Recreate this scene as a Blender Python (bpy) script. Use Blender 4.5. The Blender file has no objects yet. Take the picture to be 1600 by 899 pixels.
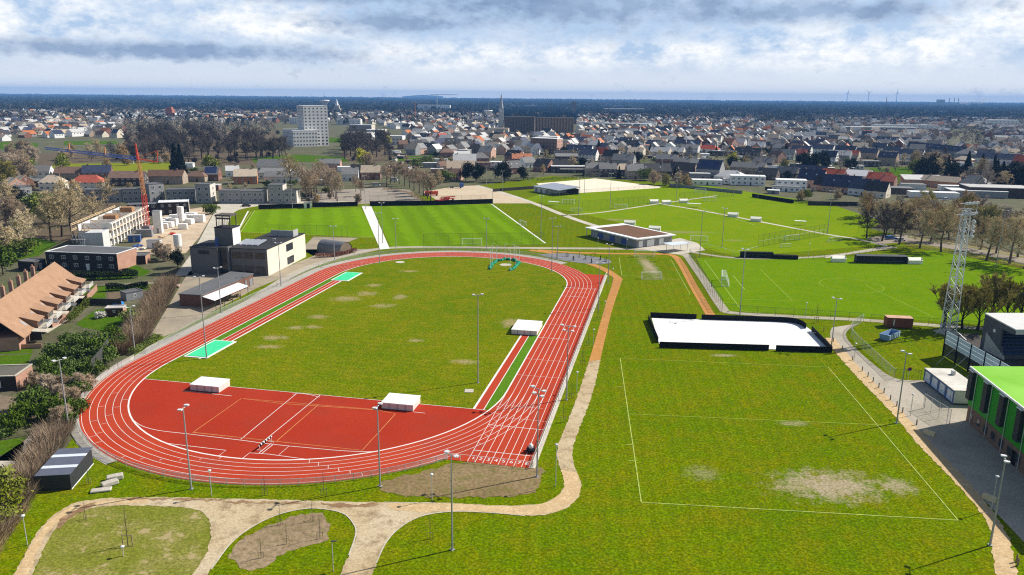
import bpy, bmesh, math, random
import numpy as np
from mathutils import Vector, Matrix
sc = bpy.context.scene
COL = sc.collection
PI = math.pi
rnd = random.Random(7)
# ---------------------------------------------------------------- camera solved from the track's known size
CF, CP, CR, CH = 1189.273, 0.245767, -0.00893739, 54.962
F = np.array([0, math.cos(CP), -math.sin(CP)]); R0 = np.array([1., 0, 0]); D0 = np.cross(F, R0)
Rv = math.cos(CR)*R0 + math.sin(CR)*D0; Dv = -math.sin(CR)*R0 + math.cos(CR)*D0
def G(px, py, z=0.0):
    """where the line of sight through a point of the survey photograph meets the level z, in metres"""
    d = F + Rv*(px-800)/CF + Dv*(py-449.5)/CF
    t = (z-CH)/d[2]
    return (t*d[0], t*d[1])
def proj(x, y, z=0.0):
    v = np.array([x, y, z-CH]); w = v@F
    return (800+CF*(v@Rv)/w, 449.5+CF*(v@Dv)/w) if w > 1 else (-9999, 9999)
cam = bpy.data.cameras.new('camera'); camo = bpy.data.objects.new('camera', cam); COL.objects.link(camo)
M4 = Matrix(((Rv[0], -Dv[0], -F[0], 0), (Rv[1], -Dv[1], -F[1], 0), (Rv[2], -Dv[2], -F[2], CH), (0, 0, 0, 1)))
camo.matrix_world = M4
cam.sensor_width = 36; cam.lens = 36*CF/1600; cam.clip_start = 1; cam.clip_end = 60000
sc.camera = camo
# ---------------------------------------------------------------- materials
MATS = {}
def _nt(name):
    m = bpy.data.materials.new(name); m.use_nodes = True
    nt = m.node_tree; b = nt.nodes['Principled BSDF']
    return m, nt, b
def N(nt, t, **kw):
    n = nt.nodes.new(t)
    for k, v in kw.items(): setattr(n, k, v)
    return n
def noise(nt, vec, scale, detail=3, rough=.55):
    n = N(nt, 'ShaderNodeTexNoise'); n.inputs['Scale'].default_value = scale
    n.inputs['Detail'].default_value = detail; n.inputs['Roughness'].default_value = rough
    nt.links.new(vec, n.inputs['Vector']); return n.outputs['Fac']
def mapr(nt, v, a, b, c=0., d=1.):
    n = N(nt, 'ShaderNodeMapRange'); n.inputs[1].default_value = a; n.inputs[2].default_value = b
    n.inputs[3].default_value = c; n.inputs[4].default_value = d; nt.links.new(v, n.inputs[0]); return n.outputs[0]
def mixc(nt, fac, a, b, mode='MIX'):
    n = N(nt, 'ShaderNodeMix', data_type='RGBA', blend_type=mode)
    for i, v in ((0, fac), (6, a), (7, b)):
        if isinstance(v, (int, float)): n.inputs[i].default_value = v
        elif isinstance(v, (tuple, list)): n.inputs[i].default_value = (*v[:3], 1)
        else: nt.links.new(v, n.inputs[i])
    return n.outputs[2]
def math_(nt, op, a, b=None):
    n = N(nt, 'ShaderNodeMath', operation=op)
    for i, v in ((0, a), (1, b)):
        if v is None: continue
        if isinstance(v, (int, float)): n.inputs[i].default_value = v
        else: nt.links.new(v, n.inputs[i])
    return n.outputs[0]
def mat(name, c, rough=.8, var=.18, scale=.6, fine=0, metal=0., alpha=None, rand=0., spec=.3, c2=None, emit=None):
    """plain procedural paint / brick / concrete: two noise scales shift the base colour"""
    if name in MATS: return MATS[name]
    m, nt, b = _nt(name)
    tc = N(nt, 'ShaderNodeTexCoord').outputs['Object']
    n1 = noise(nt, tc, scale, 4, .6)
    lo = tuple(x*(1-var) for x in c); hi = tuple(min(1, x*(1+var)) for x in (c2 or c))
    col = mixc(nt, mapr(nt, n1, .3, .7), lo, hi)
    if fine:
        n2 = noise(nt, tc, fine, 2, .7)
        col = mixc(nt, mapr(nt, n2, .35, .65, 0, .8), col, tuple(x*.62 for x in c))
    if rand:
        oi = N(nt, 'ShaderNodeObjectInfo')
        h = N(nt, 'ShaderNodeHueSaturation')
        nt.links.new(mapr(nt, oi.outputs['Random'], 0, 1, 1-rand, 1+rand), h.inputs['Value'])
        h.inputs['Hue'].default_value = .5
        nt.links.new(mapr(nt, oi.outputs['Random'], 0, 1, 1+rand*.5, 1-rand*.5), h.inputs['Saturation'])
        nt.links.new(col, h.inputs['Color']); col = h.outputs[0]
    nt.links.new(col, b.inputs['Base Color'])
    b.inputs['Roughness'].default_value = rough; b.inputs['Metallic'].default_value = metal
    b.inputs['Specular IOR Level'].default_value = spec
    if alpha is not None:
        tr = N(nt, 'ShaderNodeBsdfTransparent'); mx = N(nt, 'ShaderNodeMixShader'); mx.inputs[0].default_value = alpha
        nt.links.new(tr.outputs[0], mx.inputs[1]); nt.links.new(b.outputs[0], mx.inputs[2])
        nt.links.new(mx.outputs[0], nt.nodes['Material Output'].inputs[0])
    MATS[name] = m; return m
def grass(name, a, b_, dry, dirt=(.30, .23, .16), stripes=None, worn=0., patches=(), rows=None, fine=.5):
    """turf: broad, middle and fine noise, optional mowing stripes, worn spots and patches with ragged rims"""
    if name in MATS: return MATS[name]
    m, nt, bs = _nt(name)
    pos = N(nt, 'ShaderNodeNewGeometry').outputs['Position']
    n0 = noise(nt, pos, .035, 3); n1 = noise(nt, pos, .2, 5, .65); n2 = noise(nt, pos, .75, 5, .72); n3 = noise(nt, pos, 2.6, 4, .8)
    col = mixc(nt, mapr(nt, n0, .35, .65), a, b_)
    col = mixc(nt, mapr(nt, n1, .42, .68, 0, .9), col, dry)
    if stripes or rows:
        for ang, per, amt, sharp in ([stripes] if stripes else [])+([rows] if rows else []):
            dp = N(nt, 'ShaderNodeVectorMath', operation='DOT_PRODUCT'); nt.links.new(pos, dp.inputs[0])
            dp.inputs[1].default_value = (math.cos(ang), math.sin(ang), 0)
            wob = math_(nt, 'MULTIPLY', n1, per*.9)
            s = math_(nt, 'SINE', math_(nt, 'MULTIPLY', math_(nt, 'ADD', dp.outputs['Value'], wob), 2*PI/per))
            col = mixc(nt, mapr(nt, s, -sharp, sharp, 0, amt), col, tuple(x*.45 for x in a))
    col = mixc(nt, mapr(nt, n2, .40, .66, 0, fine*.95), col, tuple(x*.5 for x in b_))
    col = mixc(nt, mapr(nt, n2, .42, .3, 0, fine*.5), col, tuple(min(1, x*1.4) for x in dry))
    col = mixc(nt, mapr(nt, n3, .44, .60, 0, fine*1.5), col, tuple(x*.34 for x in b_))
    col = mixc(nt, mapr(nt, n3, .46, .34, 0, fine*.9), col, tuple(min(1, x*1.6) for x in a))
    if worn:
        w = mapr(nt, math_(nt, 'MULTIPLY', n1, mapr(nt, noise(nt, pos, .6, 5, .7), .3, .7)), .36-worn*.12, .46-worn*.12, 0, .75)
        col = mixc(nt, w, col, dirt)
    for (x, y, rx, ry, amt) in patches:
        sb = N(nt, 'ShaderNodeVectorMath', operation='SUBTRACT'); nt.links.new(pos, sb.inputs[0]); sb.inputs[1].default_value = (x, y, 0)
        sl = N(nt, 'ShaderNodeVectorMath', operation='MULTIPLY'); nt.links.new(sb.outputs[0], sl.inputs[0]); sl.inputs[1].default_value = (1/rx, 1/ry, 0)
        ln = N(nt, 'ShaderNodeVectorMath', operation='LENGTH'); nt.links.new(sl.outputs[0], ln.inputs[0])
        k = math_(nt, 'ADD', ln.outputs['Value'], mapr(nt, noise(nt, pos, .45, 8, .85), .3, .7, -.9, .9))
        col = mixc(nt, math_(nt, 'MULTIPLY', mapr(nt, k, .3, 1.15, amt, 0), mapr(nt, n3, .42, .62, 1, .35)), col, dirt)
    nt.links.new(col, bs.inputs['Base Color']); bs.inputs['Roughness'].default_value = 1.; bs.inputs['Specular IOR Level'].default_value = .0
    MATS[name] = m; return m
def soil(name, a, b_, c, s1=.5, s2=5., rough=.95, spec=.1, grit=.5):
    """gravel, wood chips, sand, asphalt: three colours by three noises in world metres"""
    if name in MATS: return MATS[name]
    m, nt, bs = _nt(name)
    pos = N(nt, 'ShaderNodeNewGeometry').outputs['Position']
    col = mixc(nt, mapr(nt, noise(nt, pos, .09, 3), .35, .65), a, b_)
    col = mixc(nt, mapr(nt, noise(nt, pos, s1, 6, .72), .48, .68, 0, .85), col, c)
    nf = noise(nt, pos, min(s2*.7, 2.8), 5, .85)
    col = mixc(nt, mapr(nt, nf, .47, .62, 0, grit), col, tuple(x*.42 for x in a))
    col = mixc(nt, mapr(nt, nf, .44, .34, 0, grit*.6), col, tuple(min(.9, x*1.4) for x in b_))
    nt.links.new(col, bs.inputs['Base Color']); bs.inputs['Roughness'].default_value = rough; bs.inputs['Specular IOR Level'].default_value = spec
    MATS[name] = m; return m
# ---------------------------------------------------------------- mesh builder
class MB:
    def __init__(s): s.v = []; s.f = []; s.mi = []; s.m = 0
    def add(s, vs, fs):
        k = len(s.v); s.v += [tuple(p) for p in vs]; s.f += [tuple(k+i for i in f) for f in fs]; s.mi += [s.m]*len(fs); return s
    def box(s, x0, y0, z0, x1, y1, z1, rz=0, c=None):
        p = [(x, y, z) for z in (z0, z1) for (x, y) in ((x0, y0), (x1, y0), (x1, y1), (x0, y1))]
        if rz:
            cx, cy = c or ((x0+x1)/2, (y0+y1)/2); a, b = math.cos(rz), math.sin(rz)
            p = [(cx+(x-cx)*a-(y-cy)*b, cy+(x-cx)*b+(y-cy)*a, z) for x, y, z in p]
        return s.add(p, [(3, 2, 1, 0), (4, 5, 6, 7), (0, 1, 5, 4), (1, 2, 6, 5), (2, 3, 7, 6), (3, 0, 4, 7)])
    def bar(s, p, q, r, n=4, r2=None):
        p, q = Vector(p), Vector(q); d = (q-p)
        if d.length < 1e-6: return s
        d.normalize(); a = d.cross(Vector((0, 0, 1)) if abs(d.z) < .9 else Vector((1, 0, 0))).normalized(); b = d.cross(a)
        r2 = r if r2 is None else r2
        vs = [p+(a*math.cos(t)+b*math.sin(t))*r for t in [2*PI*(i+.5)/n for i in range(n)]]+[q+(a*math.cos(t)+b*math.sin(t))*r2 for t in [2*PI*(i+.5)/n for i in range(n)]]
        return s.add(vs, [(i, (i+1) % n, n+(i+1) % n, n+i) for i in range(n)]+[tuple(range(n))[::-1], tuple(range(n, 2*n))])
    def poly(s, pts, z=None):
        return s.add([(p[0], p[1], p[2] if z is None else z) for p in pts], [tuple(range(len(pts)))])
    def prism(s, pts, z0, z1):
        n = len(pts); a = sum(pts[i][0]*pts[(i+1) % n][1]-pts[(i+1) % n][0]*pts[i][1] for i in range(n))
        if a < 0: pts = pts[::-1]
        return s.add([(x, y, z0) for x, y in pts]+[(x, y, z1) for x, y in pts],
                     [tuple(range(n))[::-1], tuple(range(n, 2*n))]+[(i, (i+1) % n, n+(i+1) % n, n+i) for i in range(n)])
    def slab(s, p4, t):
        """a slab of thickness t under four 3-D corners"""
        return s.add([Vector(p) for p in p4]+[Vector(p)-Vector((0, 0, t)) for p in p4], [(0, 1, 2, 3), (7, 6, 5, 4), (0, 4, 5, 1), (1, 5, 6, 2), (2, 6, 7, 3), (3, 7, 4, 0)])
    def ball(s, c, rx, ry=None, rz=None, n=8, k=5):
        ry = ry or rx; rz = rz or rx; vs = [(c[0], c[1], c[2]-rz)]
        for j in range(1, k):
            t = -PI/2+PI*j/k
            vs += [(c[0]+rx*math.cos(t)*math.cos(2*PI*i/n), c[1]+ry*math.cos(t)*math.sin(2*PI*i/n), c[2]+rz*math.sin(t)) for i in range(n)]
        vs.append((c[0], c[1], c[2]+rz)); f = []
        for i in range(n):
            f.append((0, 1+(i+1) % n, 1+i)); f.append((len(vs)-1, 1+(k-2)*n+i, 1+(k-2)*n+(i+1) % n))
            for j in range(k-2): f.append((1+j*n+i, 1+j*n+(i+1) % n, 1+(j+1)*n+(i+1) % n, 1+(j+1)*n+i))
        return s.add(vs, f)
    def mesh(s, name, mats):
        me = bpy.data.meshes.new(name); me.from_pydata(s.v, [], s.f)
        for m in (mats if isinstance(mats, (list, tuple)) else [mats]): me.materials.append(m)
        if max(s.mi, default=0): me.polygons.foreach_set('material_index', s.mi)
        me.update(); return me
    def build(s, name, mats, parent=None, loc=None, rz=None):
        return put(name, s.mesh(name, mats), parent, loc, rz)
def put(name, me, parent=None, loc=None, rz=None):
    o = bpy.data.objects.new(name, me); COL.objects.link(o)
    if parent is not None: o.parent = parent
    if loc is not None: o.location = loc
    if rz is not None: o.rotation_euler = (0, 0, rz)
    return o
THINGS = []
def tag(o, label, cat, group=None, kind=None):
    o['label'] = label; o['category'] = cat
    if group: o['group'] = group
    if kind: o['kind'] = kind
    THINGS.append(o); return o
def thing(name, label, cat, loc=(0, 0, 0), rz=0, group=None):
    o = bpy.data.objects.new(name, None); COL.objects.link(o)
    o.location = (*loc, 0) if len(loc) == 2 else loc; o.rotation_euler = (0, 0, rz)
    return tag(o, label, cat, group)
KIDS = {}
def dup(root, loc, rz=0, label=None, group=None, scale=None):
    """copy of a thing with copies of its parts and sub-parts (mesh data shared)"""
    def cp(o, par):
        c = o.copy(); COL.objects.link(c)
        if par is not None: c.parent = par
        for ch in list(o.children): cp(ch, c)
        return c
    r = cp(root, None); r.location = (*loc, 0) if len(loc) == 2 else loc; r.rotation_euler = (0, 0, rz)
    if scale: r.scale = scale if isinstance(scale, (tuple, list)) else (scale,)*3
    if label: r['label'] = label
    if group: r['group'] = group
    THINGS.append(r); return r
def frame(p0, p1, z=0):
    """a building's front line given by two survey points: origin, rotation, width"""
    a, b = G(*p0, z), G(*p1, z)
    return a, math.atan2(b[1]-a[1], b[0]-a[0]), math.hypot(b[0]-a[0], b[1]-a[1])
def sheet(name, pts, z, m, world=False, kind='structure', parent=None, cat=None, rag=0):
    """one flat polygon laid on the ground (survey points, or metres when world)"""
    P = pts if world else [G(*p) for p in pts]
    if rag:
        Q = []; rr = random.Random(len(P)); ph = rr.random()*9; acc = 0.
        for a, b in zip(P, P[1:]+P[:1]):
            l = math.hypot(b[0]-a[0], b[1]-a[1]); n_ = max(1, int(l/.45))
            for i in range(n_):
                acc += l/n_; o_ = rag*(.6*math.sin(acc*1.7+ph)+.5*math.sin(acc*4.1)+rr.uniform(-.6, .6))
                Q.append((a[0]+(b[0]-a[0])*i/n_-(b[1]-a[1])/max(l, .01)*o_, a[1]+(b[1]-a[1])*i/n_+(b[0]-a[0])/max(l, .01)*o_))
        P = Q
    bm = bmesh.new(); f = bm.faces.new([bm.verts.new((x, y, z)) for x, y in P])
    bmesh.ops.triangulate(bm, faces=[f]); bm.normal_update()
    for q in bm.faces:
        if q.normal.z < 0: q.normal_flip()
    me = bpy.data.meshes.new(name); bm.to_mesh(me); bm.free(); me.materials.append(m)
    o = put(name, me, parent)
    if kind and parent is None: o['kind'] = kind
    return o
def smooth(pts, k=4):
    """Catmull-Rom through survey points"""
    out = []
    for i in range(len(pts)-1):
        p0, p1, p2, p3 = pts[max(i-1, 0)], pts[i], pts[i+1], pts[min(i+2, len(pts)-1)]
        for j in range(k):
            t = j/k
            out.append(tuple(.5*(2*p1[c]+(p2[c]-p0[c])*t+(2*p0[c]-5*p1[c]+4*p2[c]-p3[c])*t*t+(3*p1[c]-p0[c]-3*p2[c]+p3[c])*t**3) for c in (0, 1)))
    return out+[pts[-1]]
def ribbon(mb, pts, w, z):
    """flat painted line along world points"""
    P = [Vector((p[0], p[1])) for p in pts]; L = []; Rr = []
    for i in range(len(P)):
        d = (P[min(i+1, len(P)-1)]-P[max(i-1, 0)]).normalized(); n = Vector((-d.y, d.x))*w/2
        L.append(P[i]+n); Rr.append(P[i]-n)
    n = len(P)
    mb.add([(p.x, p.y, z) for p in Rr]+[(p.x, p.y, z) for p in L], [(i, i+1, n+i+1, n+i) for i in range(n-1)])
def strip(name, pts, w, z, m, px=True):
    mb = MB(); ribbon(mb, [G(*p) for p in pts] if px else pts, w, z)
    o = mb.build(name, m); o['kind'] = 'structure'; return o
# ---------------------------------------------------------------- light and sky
SUN_AZ, SUN_EL = math.radians(67), math.radians(40)
sd = Vector((math.sin(SUN_AZ)*math.cos(SUN_EL), math.cos(SUN_AZ)*math.cos(SUN_EL), math.sin(SUN_EL)))
sun = bpy.data.lights.new('sun', 'SUN'); sun.energy = 5.0; sun.angle = math.radians(.55); sun.color = (1, .95, .86)
suno = bpy.data.objects.new('sun', sun); COL.objects.link(suno); suno.location = (300, 200, 400)
suno.rotation_euler = sd.to_track_quat('Z', 'Y').to_euler()
w = bpy.data.worlds.new('World'); sc.world = w; w.use_nodes = True
nt = w.node_tree; bg = nt.nodes['Background']
sky = N(nt, 'ShaderNodeTexSky'); sky.sky_type = 'NISHITA'; sky.sun_disc = False
sky.sun_elevation = SUN_EL; sky.sun_rotation = SUN_AZ; sky.air_density = 1.0; sky.dust_density = 1.2; sky.ozone_density = 1.5
tc = N(nt, 'ShaderNodeTexCoord').outputs['Generated']
sep = N(nt, 'ShaderNodeSeparateXYZ'); nt.links.new(tc, sep.inputs[0])
az = math_(nt, 'ARCTAN2', sep.outputs[0], sep.outputs[1])          # 0 straight ahead, + to the right (radians)
el = math_(nt, 'ARCSINE', sep.outputs[2])
def cvec(sx, sz, off=0.):
    c = N(nt, 'ShaderNodeCombineXYZ'); nt.links.new(math_(nt, 'MULTIPLY', az, sx), c.inputs[0]); nt.links.new(math_(nt, 'MULTIPLY', el, sz), c.inputs[1])
    c.inputs[2].default_value = off; return c.outputs[0]
def blob(a, e, ra, re):
    """soft cloud mass centred on a compass bearing and elevation (degrees)"""
    x = math_(nt, 'DIVIDE', math_(nt, 'SUBTRACT', az, math.radians(a)), math.radians(ra))
    y = math_(nt, 'DIVIDE', math_(nt, 'SUBTRACT', el, math.radians(e)), math.radians(re))
    q = math_(nt, 'ADD', math_(nt, 'MULTIPLY', x, x), math_(nt, 'MULTIPLY', y, y))
    return math_(nt, 'POWER', 2.718, math_(nt, 'MULTIPLY', q, -1.))
big = noise(nt, cvec(10, 21, 3.1), 1., 8, .6)
sml = noise(nt, cvec(34, 60, 1.7), 1., 8, .62)
SKYS = .065
skyc = mixc(nt, 1., sky.outputs[0], (SKYS, SKYS, SKYS), 'MULTIPLY')
# thin veil low down, broken white cumulus, grey-blue decks above
haze_el = mapr(nt, el, 0, math.radians(3.0), 1, 0)
veil = mixc(nt, haze_el, (.38, .51, .70), (.93, .91, .85))
white = mapr(nt, math_(nt, 'ADD', math_(nt, 'MULTIPLY', big, .6), math_(nt, 'MULTIPLY', sml, .5)), .45, .64)
white = math_(nt, 'MULTIPLY', white, mapr(nt, el, math.radians(.6), math.radians(2.2)))
wl = None
for b in ((-31, 4.4, 7, 1.9), (-17, 4.9, 6, 1.3), (-5, 2.6, 10, 1.1), (9, 3.0, 10, 1.0), (23, 3.4, 11, 1.5), (33, 4.6, 8, 1.6), (-24, 6.3, 5, .7)):
    q = blob(*b); wl = q if wl is None else math_(nt, 'MAXIMUM', wl, q)
white = math_(nt, 'MULTIPLY', white, mapr(nt, wl, 0, .8, .25, 1.1))
cl = mixc(nt, white, veil, (.90, .90, .89))
dk = None
for b in ((3, 6.4, 15, 1.7), (-18, 7.2, 20, .7), (-9, 5.0, 7, .8), (-24, 2.7, 14, .6), (19, 5.6, 13, .8), (34, 6.6, 8, .6), (-33, 6.8, 4, .7), (-12, 6.8, 9, .8)):
    q = blob(*b); dk = q if dk is None else math_(nt, 'MAXIMUM', dk, q)
dark = math_(nt, 'MULTIPLY', mapr(nt, math_(nt, 'ADD', dk, math_(nt, 'MULTIPLY', mapr(nt, sml, .3, .7, -.5, .5), .9)), .25, .95), .9)
cl = mixc(nt, dark, cl, mixc(nt, mapr(nt, big, .35, .65), (.13, .205, .36), (.26, .36, .53)))
up = mapr(nt, el, math.radians(7.5), math.radians(15))
tot = mixc(nt, math_(nt, 'MULTIPLY', up, .9), mixc(nt, .12, cl, skyc), skyc)
below = mapr(nt, el, math.radians(-1.), math.radians(-.2))
tot = mixc(nt, below, (.10, .11, .07), tot)
nt.links.new(tot, bg.inputs[0]); bg.inputs[1].default_value = 1.0
sc.view_settings.view_transform = 'Standard'; sc.view_settings.look = 'None'; sc.view_settings.gamma = 1
sc.view_settings.exposure = 0.40; sc.view_settings.use_curve_mapping = False
cy = sc.cycles; cy.max_bounces = 5; cy.diffuse_bounces = 2; cy.glossy_bounces = 2; cy.transparent_max_bounces = 24; cy.volume_bounces = 0
cy.use_denoising = False; cy.pixel_filter_type = 'BLACKMAN_HARRIS'; cy.filter_width = 1.15; cy.caustics_reflective = False; cy.caustics_refractive = False
# ================================================================ SETTING: ground, fields, paths, running track
GR1 = (.172, .24, .001); GR2 = (.12, .205, .001); DRY = (.19, .19, .015)
m_ground = soil('town_ground', (.11, .10, .06), (.10, .115, .045), (.19, .16, .115), .05, .6)
lawn_m = grass('lawn_grass', GR1, GR2, (.25, .215, .004), worn=.0, rows=(math.radians(-5), 2.4, .28, 1.3), fine=.5, dirt=(.44, .34, .25),
   patches=[(47, 101.5, 8.2, 4.6, .95), (57, 101.5, 2.6, 2.2, .7), (29, 105, 2.8, 2.2, .35), (50, 123.5, 3.0, 1.2, .5), (47, 159.5, 3, 1, .7), (46, 250, 2.4, 16, .95)])
infield_m = grass('infield_grass', (.19, .235, .003), (.125, .20, .002), (.28, .24, .01), worn=.0, dirt=(.38, .29, .16), fine=.5, rows=(math.radians(78), 2.4, .14, .9), patches=[(*G(*p), a, b, .85) for p, a, b in (((540, 467), 4, 3), ((572, 459), 3, 2.5), ((597, 478), 3.4, 2.2), ((625, 464), 2, 3), ((498, 495), 2.5, 2), ((430, 528), 3, 2), ((462, 512), 2, 1.6), ((490, 511), 2, 1.5), ((650, 532), 2, 1.2), ((725, 565), 3.2, 1.5), ((800, 505), 3, 4), ((585, 446), 2.5, 1.8), ((420, 542), 3, 1.3), ((640, 424), 3, 1.5))])
bright_m = grass('pitch_grass', (.15, .27, .002), (.125, .24, .002), (.18, .27, .003), rows=(math.radians(100), 1.9, .10, .9), fine=.3)
far_m = grass('far_pitch_grass', (.185, .29, .002), (.15, .26, .002), (.24, .28, .004), fine=.3,
   patches=[(47, 350, 12, 3.0, .75), (68, 318, 17, 3.2, .7), (89, 300, 5, 2, .55)])
strA = grass('striped_turf_left', (.165, .30, .003), (.14, .27, .003), (.19, .31, .004), stripes=(math.radians(15), 9.5, .30, .5), fine=.2)
strB = grass('striped_turf_right', (.165, .30, .003), (.14, .27, .003), (.19, .31, .004), stripes=(math.radians(13), 8.5, .36, .6), fine=.25, rows=(math.radians(13), 21., .18, .9))
weed_m = grass('rough_grass', (.235, .235, .035), (.19, .215, .025), (.33, .28, .10), worn=.12, dirt=(.40, .31, .17), fine=.4)
earth_m = soil('dug_earth', (.215, .15, .07), (.28, .20, .105), (.14, .145, .03), .5, 2.5, grit=.75)
soil_m = soil('planting_soil', (.27, .195, .115), (.34, .25, .155), (.16, .14, .05), .6, 2., grit=.7)
chip_m = soil('wood_chips', (.57, .405, .215), (.49, .35, .19), (.70, .54, .33), .8, 5., grit=.55)
grav_m = soil('rubble_gravel', (.48, .365, .21), (.56, .46, .31), (.22, .15, .08), .45, 4., grit=.55)
orange_m = soil('orange_path', (.50, .23, .055), (.42, .20, .06), (.56, .30, .12), .6, 5.)
conc_m = soil('pale_concrete', (.52, .47, .38), (.58, .53, .44), (.40, .36, .28), .2, 4.)
wconc_m = soil('white_concrete', (.70, .68, .64), (.76, .74, .70), (.55, .53, .50), .3, 4., grit=.15)
asph_m = soil('road_asphalt', (.40, .355, .28), (.46, .41, .33), (.30, .265, .21), .15, 5.)
yard_m = soil('yard_paving', (.38, .32, .23), (.33, .28, .21), (.24, .20, .15), .15, 3.)
park_m = soil('car_park', (.30, .26, .21), (.36, .31, .25), (.22, .19, .15), .2, 3.)
sand_m = soil('pale_sand', (.74, .65, .50), (.78, .70, .56), (.68, .58, .43), .3, 4., grit=.12)
dirt_m = soil('dirt_yard', (.55, .44, .30), (.60, .50, .36), (.46, .36, .24), .3, 4.)
build_m = soil('building_site_sand', (.52, .40, .27), (.60, .49, .36), (.36, .26, .17), .3, 3.)
RED = (.40, .035, .012)
red_m = soil('red_rubber', (.41, .042, .014), (.44, .052, .018), (.345, .052, .028), .12, 6., grit=.25)
redD_m = soil('red_rubber_area', (.35, .028, .009), (.385, .034, .012), (.315, .036, .015), .10, 6., grit=.3)
line_m = mat('white_line_paint', (.74, .71, .66), .7, .06, .3)
dim_m = mat('worn_line_paint', (.62, .50, .44), .8, .12, .5)
yel_m = mat('orange_line_paint', (.66, .32, .10), .7, .15)
ylw_m = mat('pitch_line_paint', (.34, .42, .08), .9, .35, .8)
fad_m = mat('faded_pitch_line', (.27, .36, .02), .9, .3, .5)
mint_m = mat('mint_green_cover', (.05, .62, .28), .6, .08, .5)
synth_m = grass('synthetic_turf', (.10, .24, .012), (.085, .20, .01), (.12, .23, .02), fine=.25)
rub_m = soil('grey_rubber', (.20, .20, .21), (.23, .23, .24), (.16, .16, .17), .5, 5.)
# base sheet to the horizon, subdivided so distances stay precise
sheet('ground', [(-15500, -600), (15500, -600), (15500, 15500), (-15500, 15500)], -.06, m_ground, True)
sheet('lawn', [(-400, 1250), (0, 830), (110, 690), (165, 590), (235, 530), (262, 480), (300, 428), (330, 346), (345, 319), (560, 318), (752, 296), (745, 290), (860, 275),
   (1095, 288), (1300, 320), (1370, 345), (1360, 358), (1480, 383), (1660, 430), (1760, 520), (1900, 900), (1900, 1250)], -.03, lawn_m)
# --- track geometry: u runs from the finish to the near bend, v to the right (metres)
TX, TY, TH = 16.1648671, 219.562975, -1.77263260
E_ = (math.cos(TH), math.sin(TH)); N_ = (-E_[1], E_[0])
def T(u, v): return (TX+E_[0]*u+N_[0]*v, TY+E_[1]*u+N_[1]*v)
RAD, LANE, STR = 36.5, 1.22, 84.39
def oval(off, n=48):
    r = RAD+off; P = [T(STR*i/12, off) for i in range(12)]
    P += [T(STR+r*math.sin(PI*i/n), -RAD+r*math.cos(PI*i/n)) for i in range(n)]
    P += [T(STR*(1-i/12), -2*RAD-off) for i in range(12)]
    P += [T(-r*math.sin(PI*i/n), -RAD-r*math.cos(PI*i/n)) for i in range(n)]
    return P
def ring(name, o0, o1, z, m, parent=None):
    a, b = oval(o0), oval(o1); n = len(a); mb = MB()
    mb.add([(*p, z) for p in a]+[(*p, z) for p in b], [(i, n+i, n+(i+1) % n, (i+1) % n)[::-1] for i in range(n)])
    o = mb.build(name, m, parent)
    if parent is None: o['kind'] = 'structure'
    return o
infield = [T(93.9, v) for v in (-2.3, -70.7)]
L = [p for p in oval(-.15)]
sheet('infield', [T(93.95, -2.2), T(84.39, .0)]+[T(84.39*(1-i/12), .0) for i in range(1, 12)]+[T(-36.4*math.sin(PI*i/40), -36.5+36.4*math.cos(PI*i/40)) for i in range(41)]+[T(84.39*i/12, -73) for i in range(1, 12)]+[T(84.39, -73), T(93.95, -71.9)], -.01, infield_m, True)
trk = ring('running_track', -.05, 6*LANE+.35, .03, red_m)
def tpoly(name, uv, z, m): return sheet(name, [T(*p) for p in uv], z, m, True, parent=trk)
tpoly('straight_surface', [(-19.2, 3.3), (-19.2, 9.85), (114, 9.85), (114, -3.6), (108, .8), (100, 4.7), (92, 7), (84.4, 7.4), (0, 7.4), (-10, 6.2)], .022, red_m)
tpoly('field_event_area', [(93.9, -1.0)]+[(STR+36.5*math.sin(a), -RAD+36.5*math.cos(a)) for a in [PI*i/60 for i in range(5, 56)]]+[(93.9, -72.)], .014, redD_m)
tpoly('runway', [(48, -4.05), (93.9, -4.05), (93.9, -2.35), (48, -2.35)], .006, red_m)
tpoly('runway', [(7.5, -70.6), (69, -70.6), (69, -68.1), (7.5, -68.1)], .006, red_m)
tpoly('turf_strip', [(47.9, -2.3), (93.2, -2.3), (92.5, -.9), (84, -.22), (47.9, -.22)], .008, synth_m)
tpoly('turf_strip', [(-3, -72.8), (80, -72.8), (80, -70.7), (-3, -70.7)], .008, synth_m)
mar_m = soil('grey_margin', (.40, .37, .32), (.44, .41, .36), (.34, .31, .26), .3, 4.)
P1 = [T(STR+(RAD+7.9)*math.sin(PI*.62+PI*.38*i/10), -RAD+(RAD+7.9)*math.cos(PI*.62+PI*.38*i/10)) for i in range(11)]+[T(STR*(1-i/10), -82.2) for i in range(1, 11)]+[T(-(RAD+9.2)*math.sin(PI*.74*i/24), -RAD-(RAD+9.2)*math.cos(PI*.74*i/24)) for i in range(1, 25)]
strip('concrete_margin', P1, 3.0, .012, mar_m, False)
mb = MB()
for k in range(0, 7): pass
ring('lane_line', -.22, .06, .042, line_m, trk)
for k in range(1, 7): ring('lane_line', k*LANE-.04, k*LANE+.04, .040, line_m, trk)
mb = MB(); sl = lambda a, b, w_=.09, z=.044: ribbon(mb, [T(*a), T(*b)], w_, z)
for k in range(0, 9):
    sl((-1 if k > 6 else 84 if k == 0 else 0, k*LANE), (114.0, k*LANE), .085)
sl((-19, 9.72), (114, 9.72), .12)
for u, va, vb in ((0, -.6, 9.8), (100, 0, 9.76), (110, 0, 9.76), (10.0, 0, 7.3), (49.6, 0, 7.3)):
    sl((u, va), (u, vb), .13, .046)
mb.build('straight_line', line_m, trk)
mb = MB()
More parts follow.
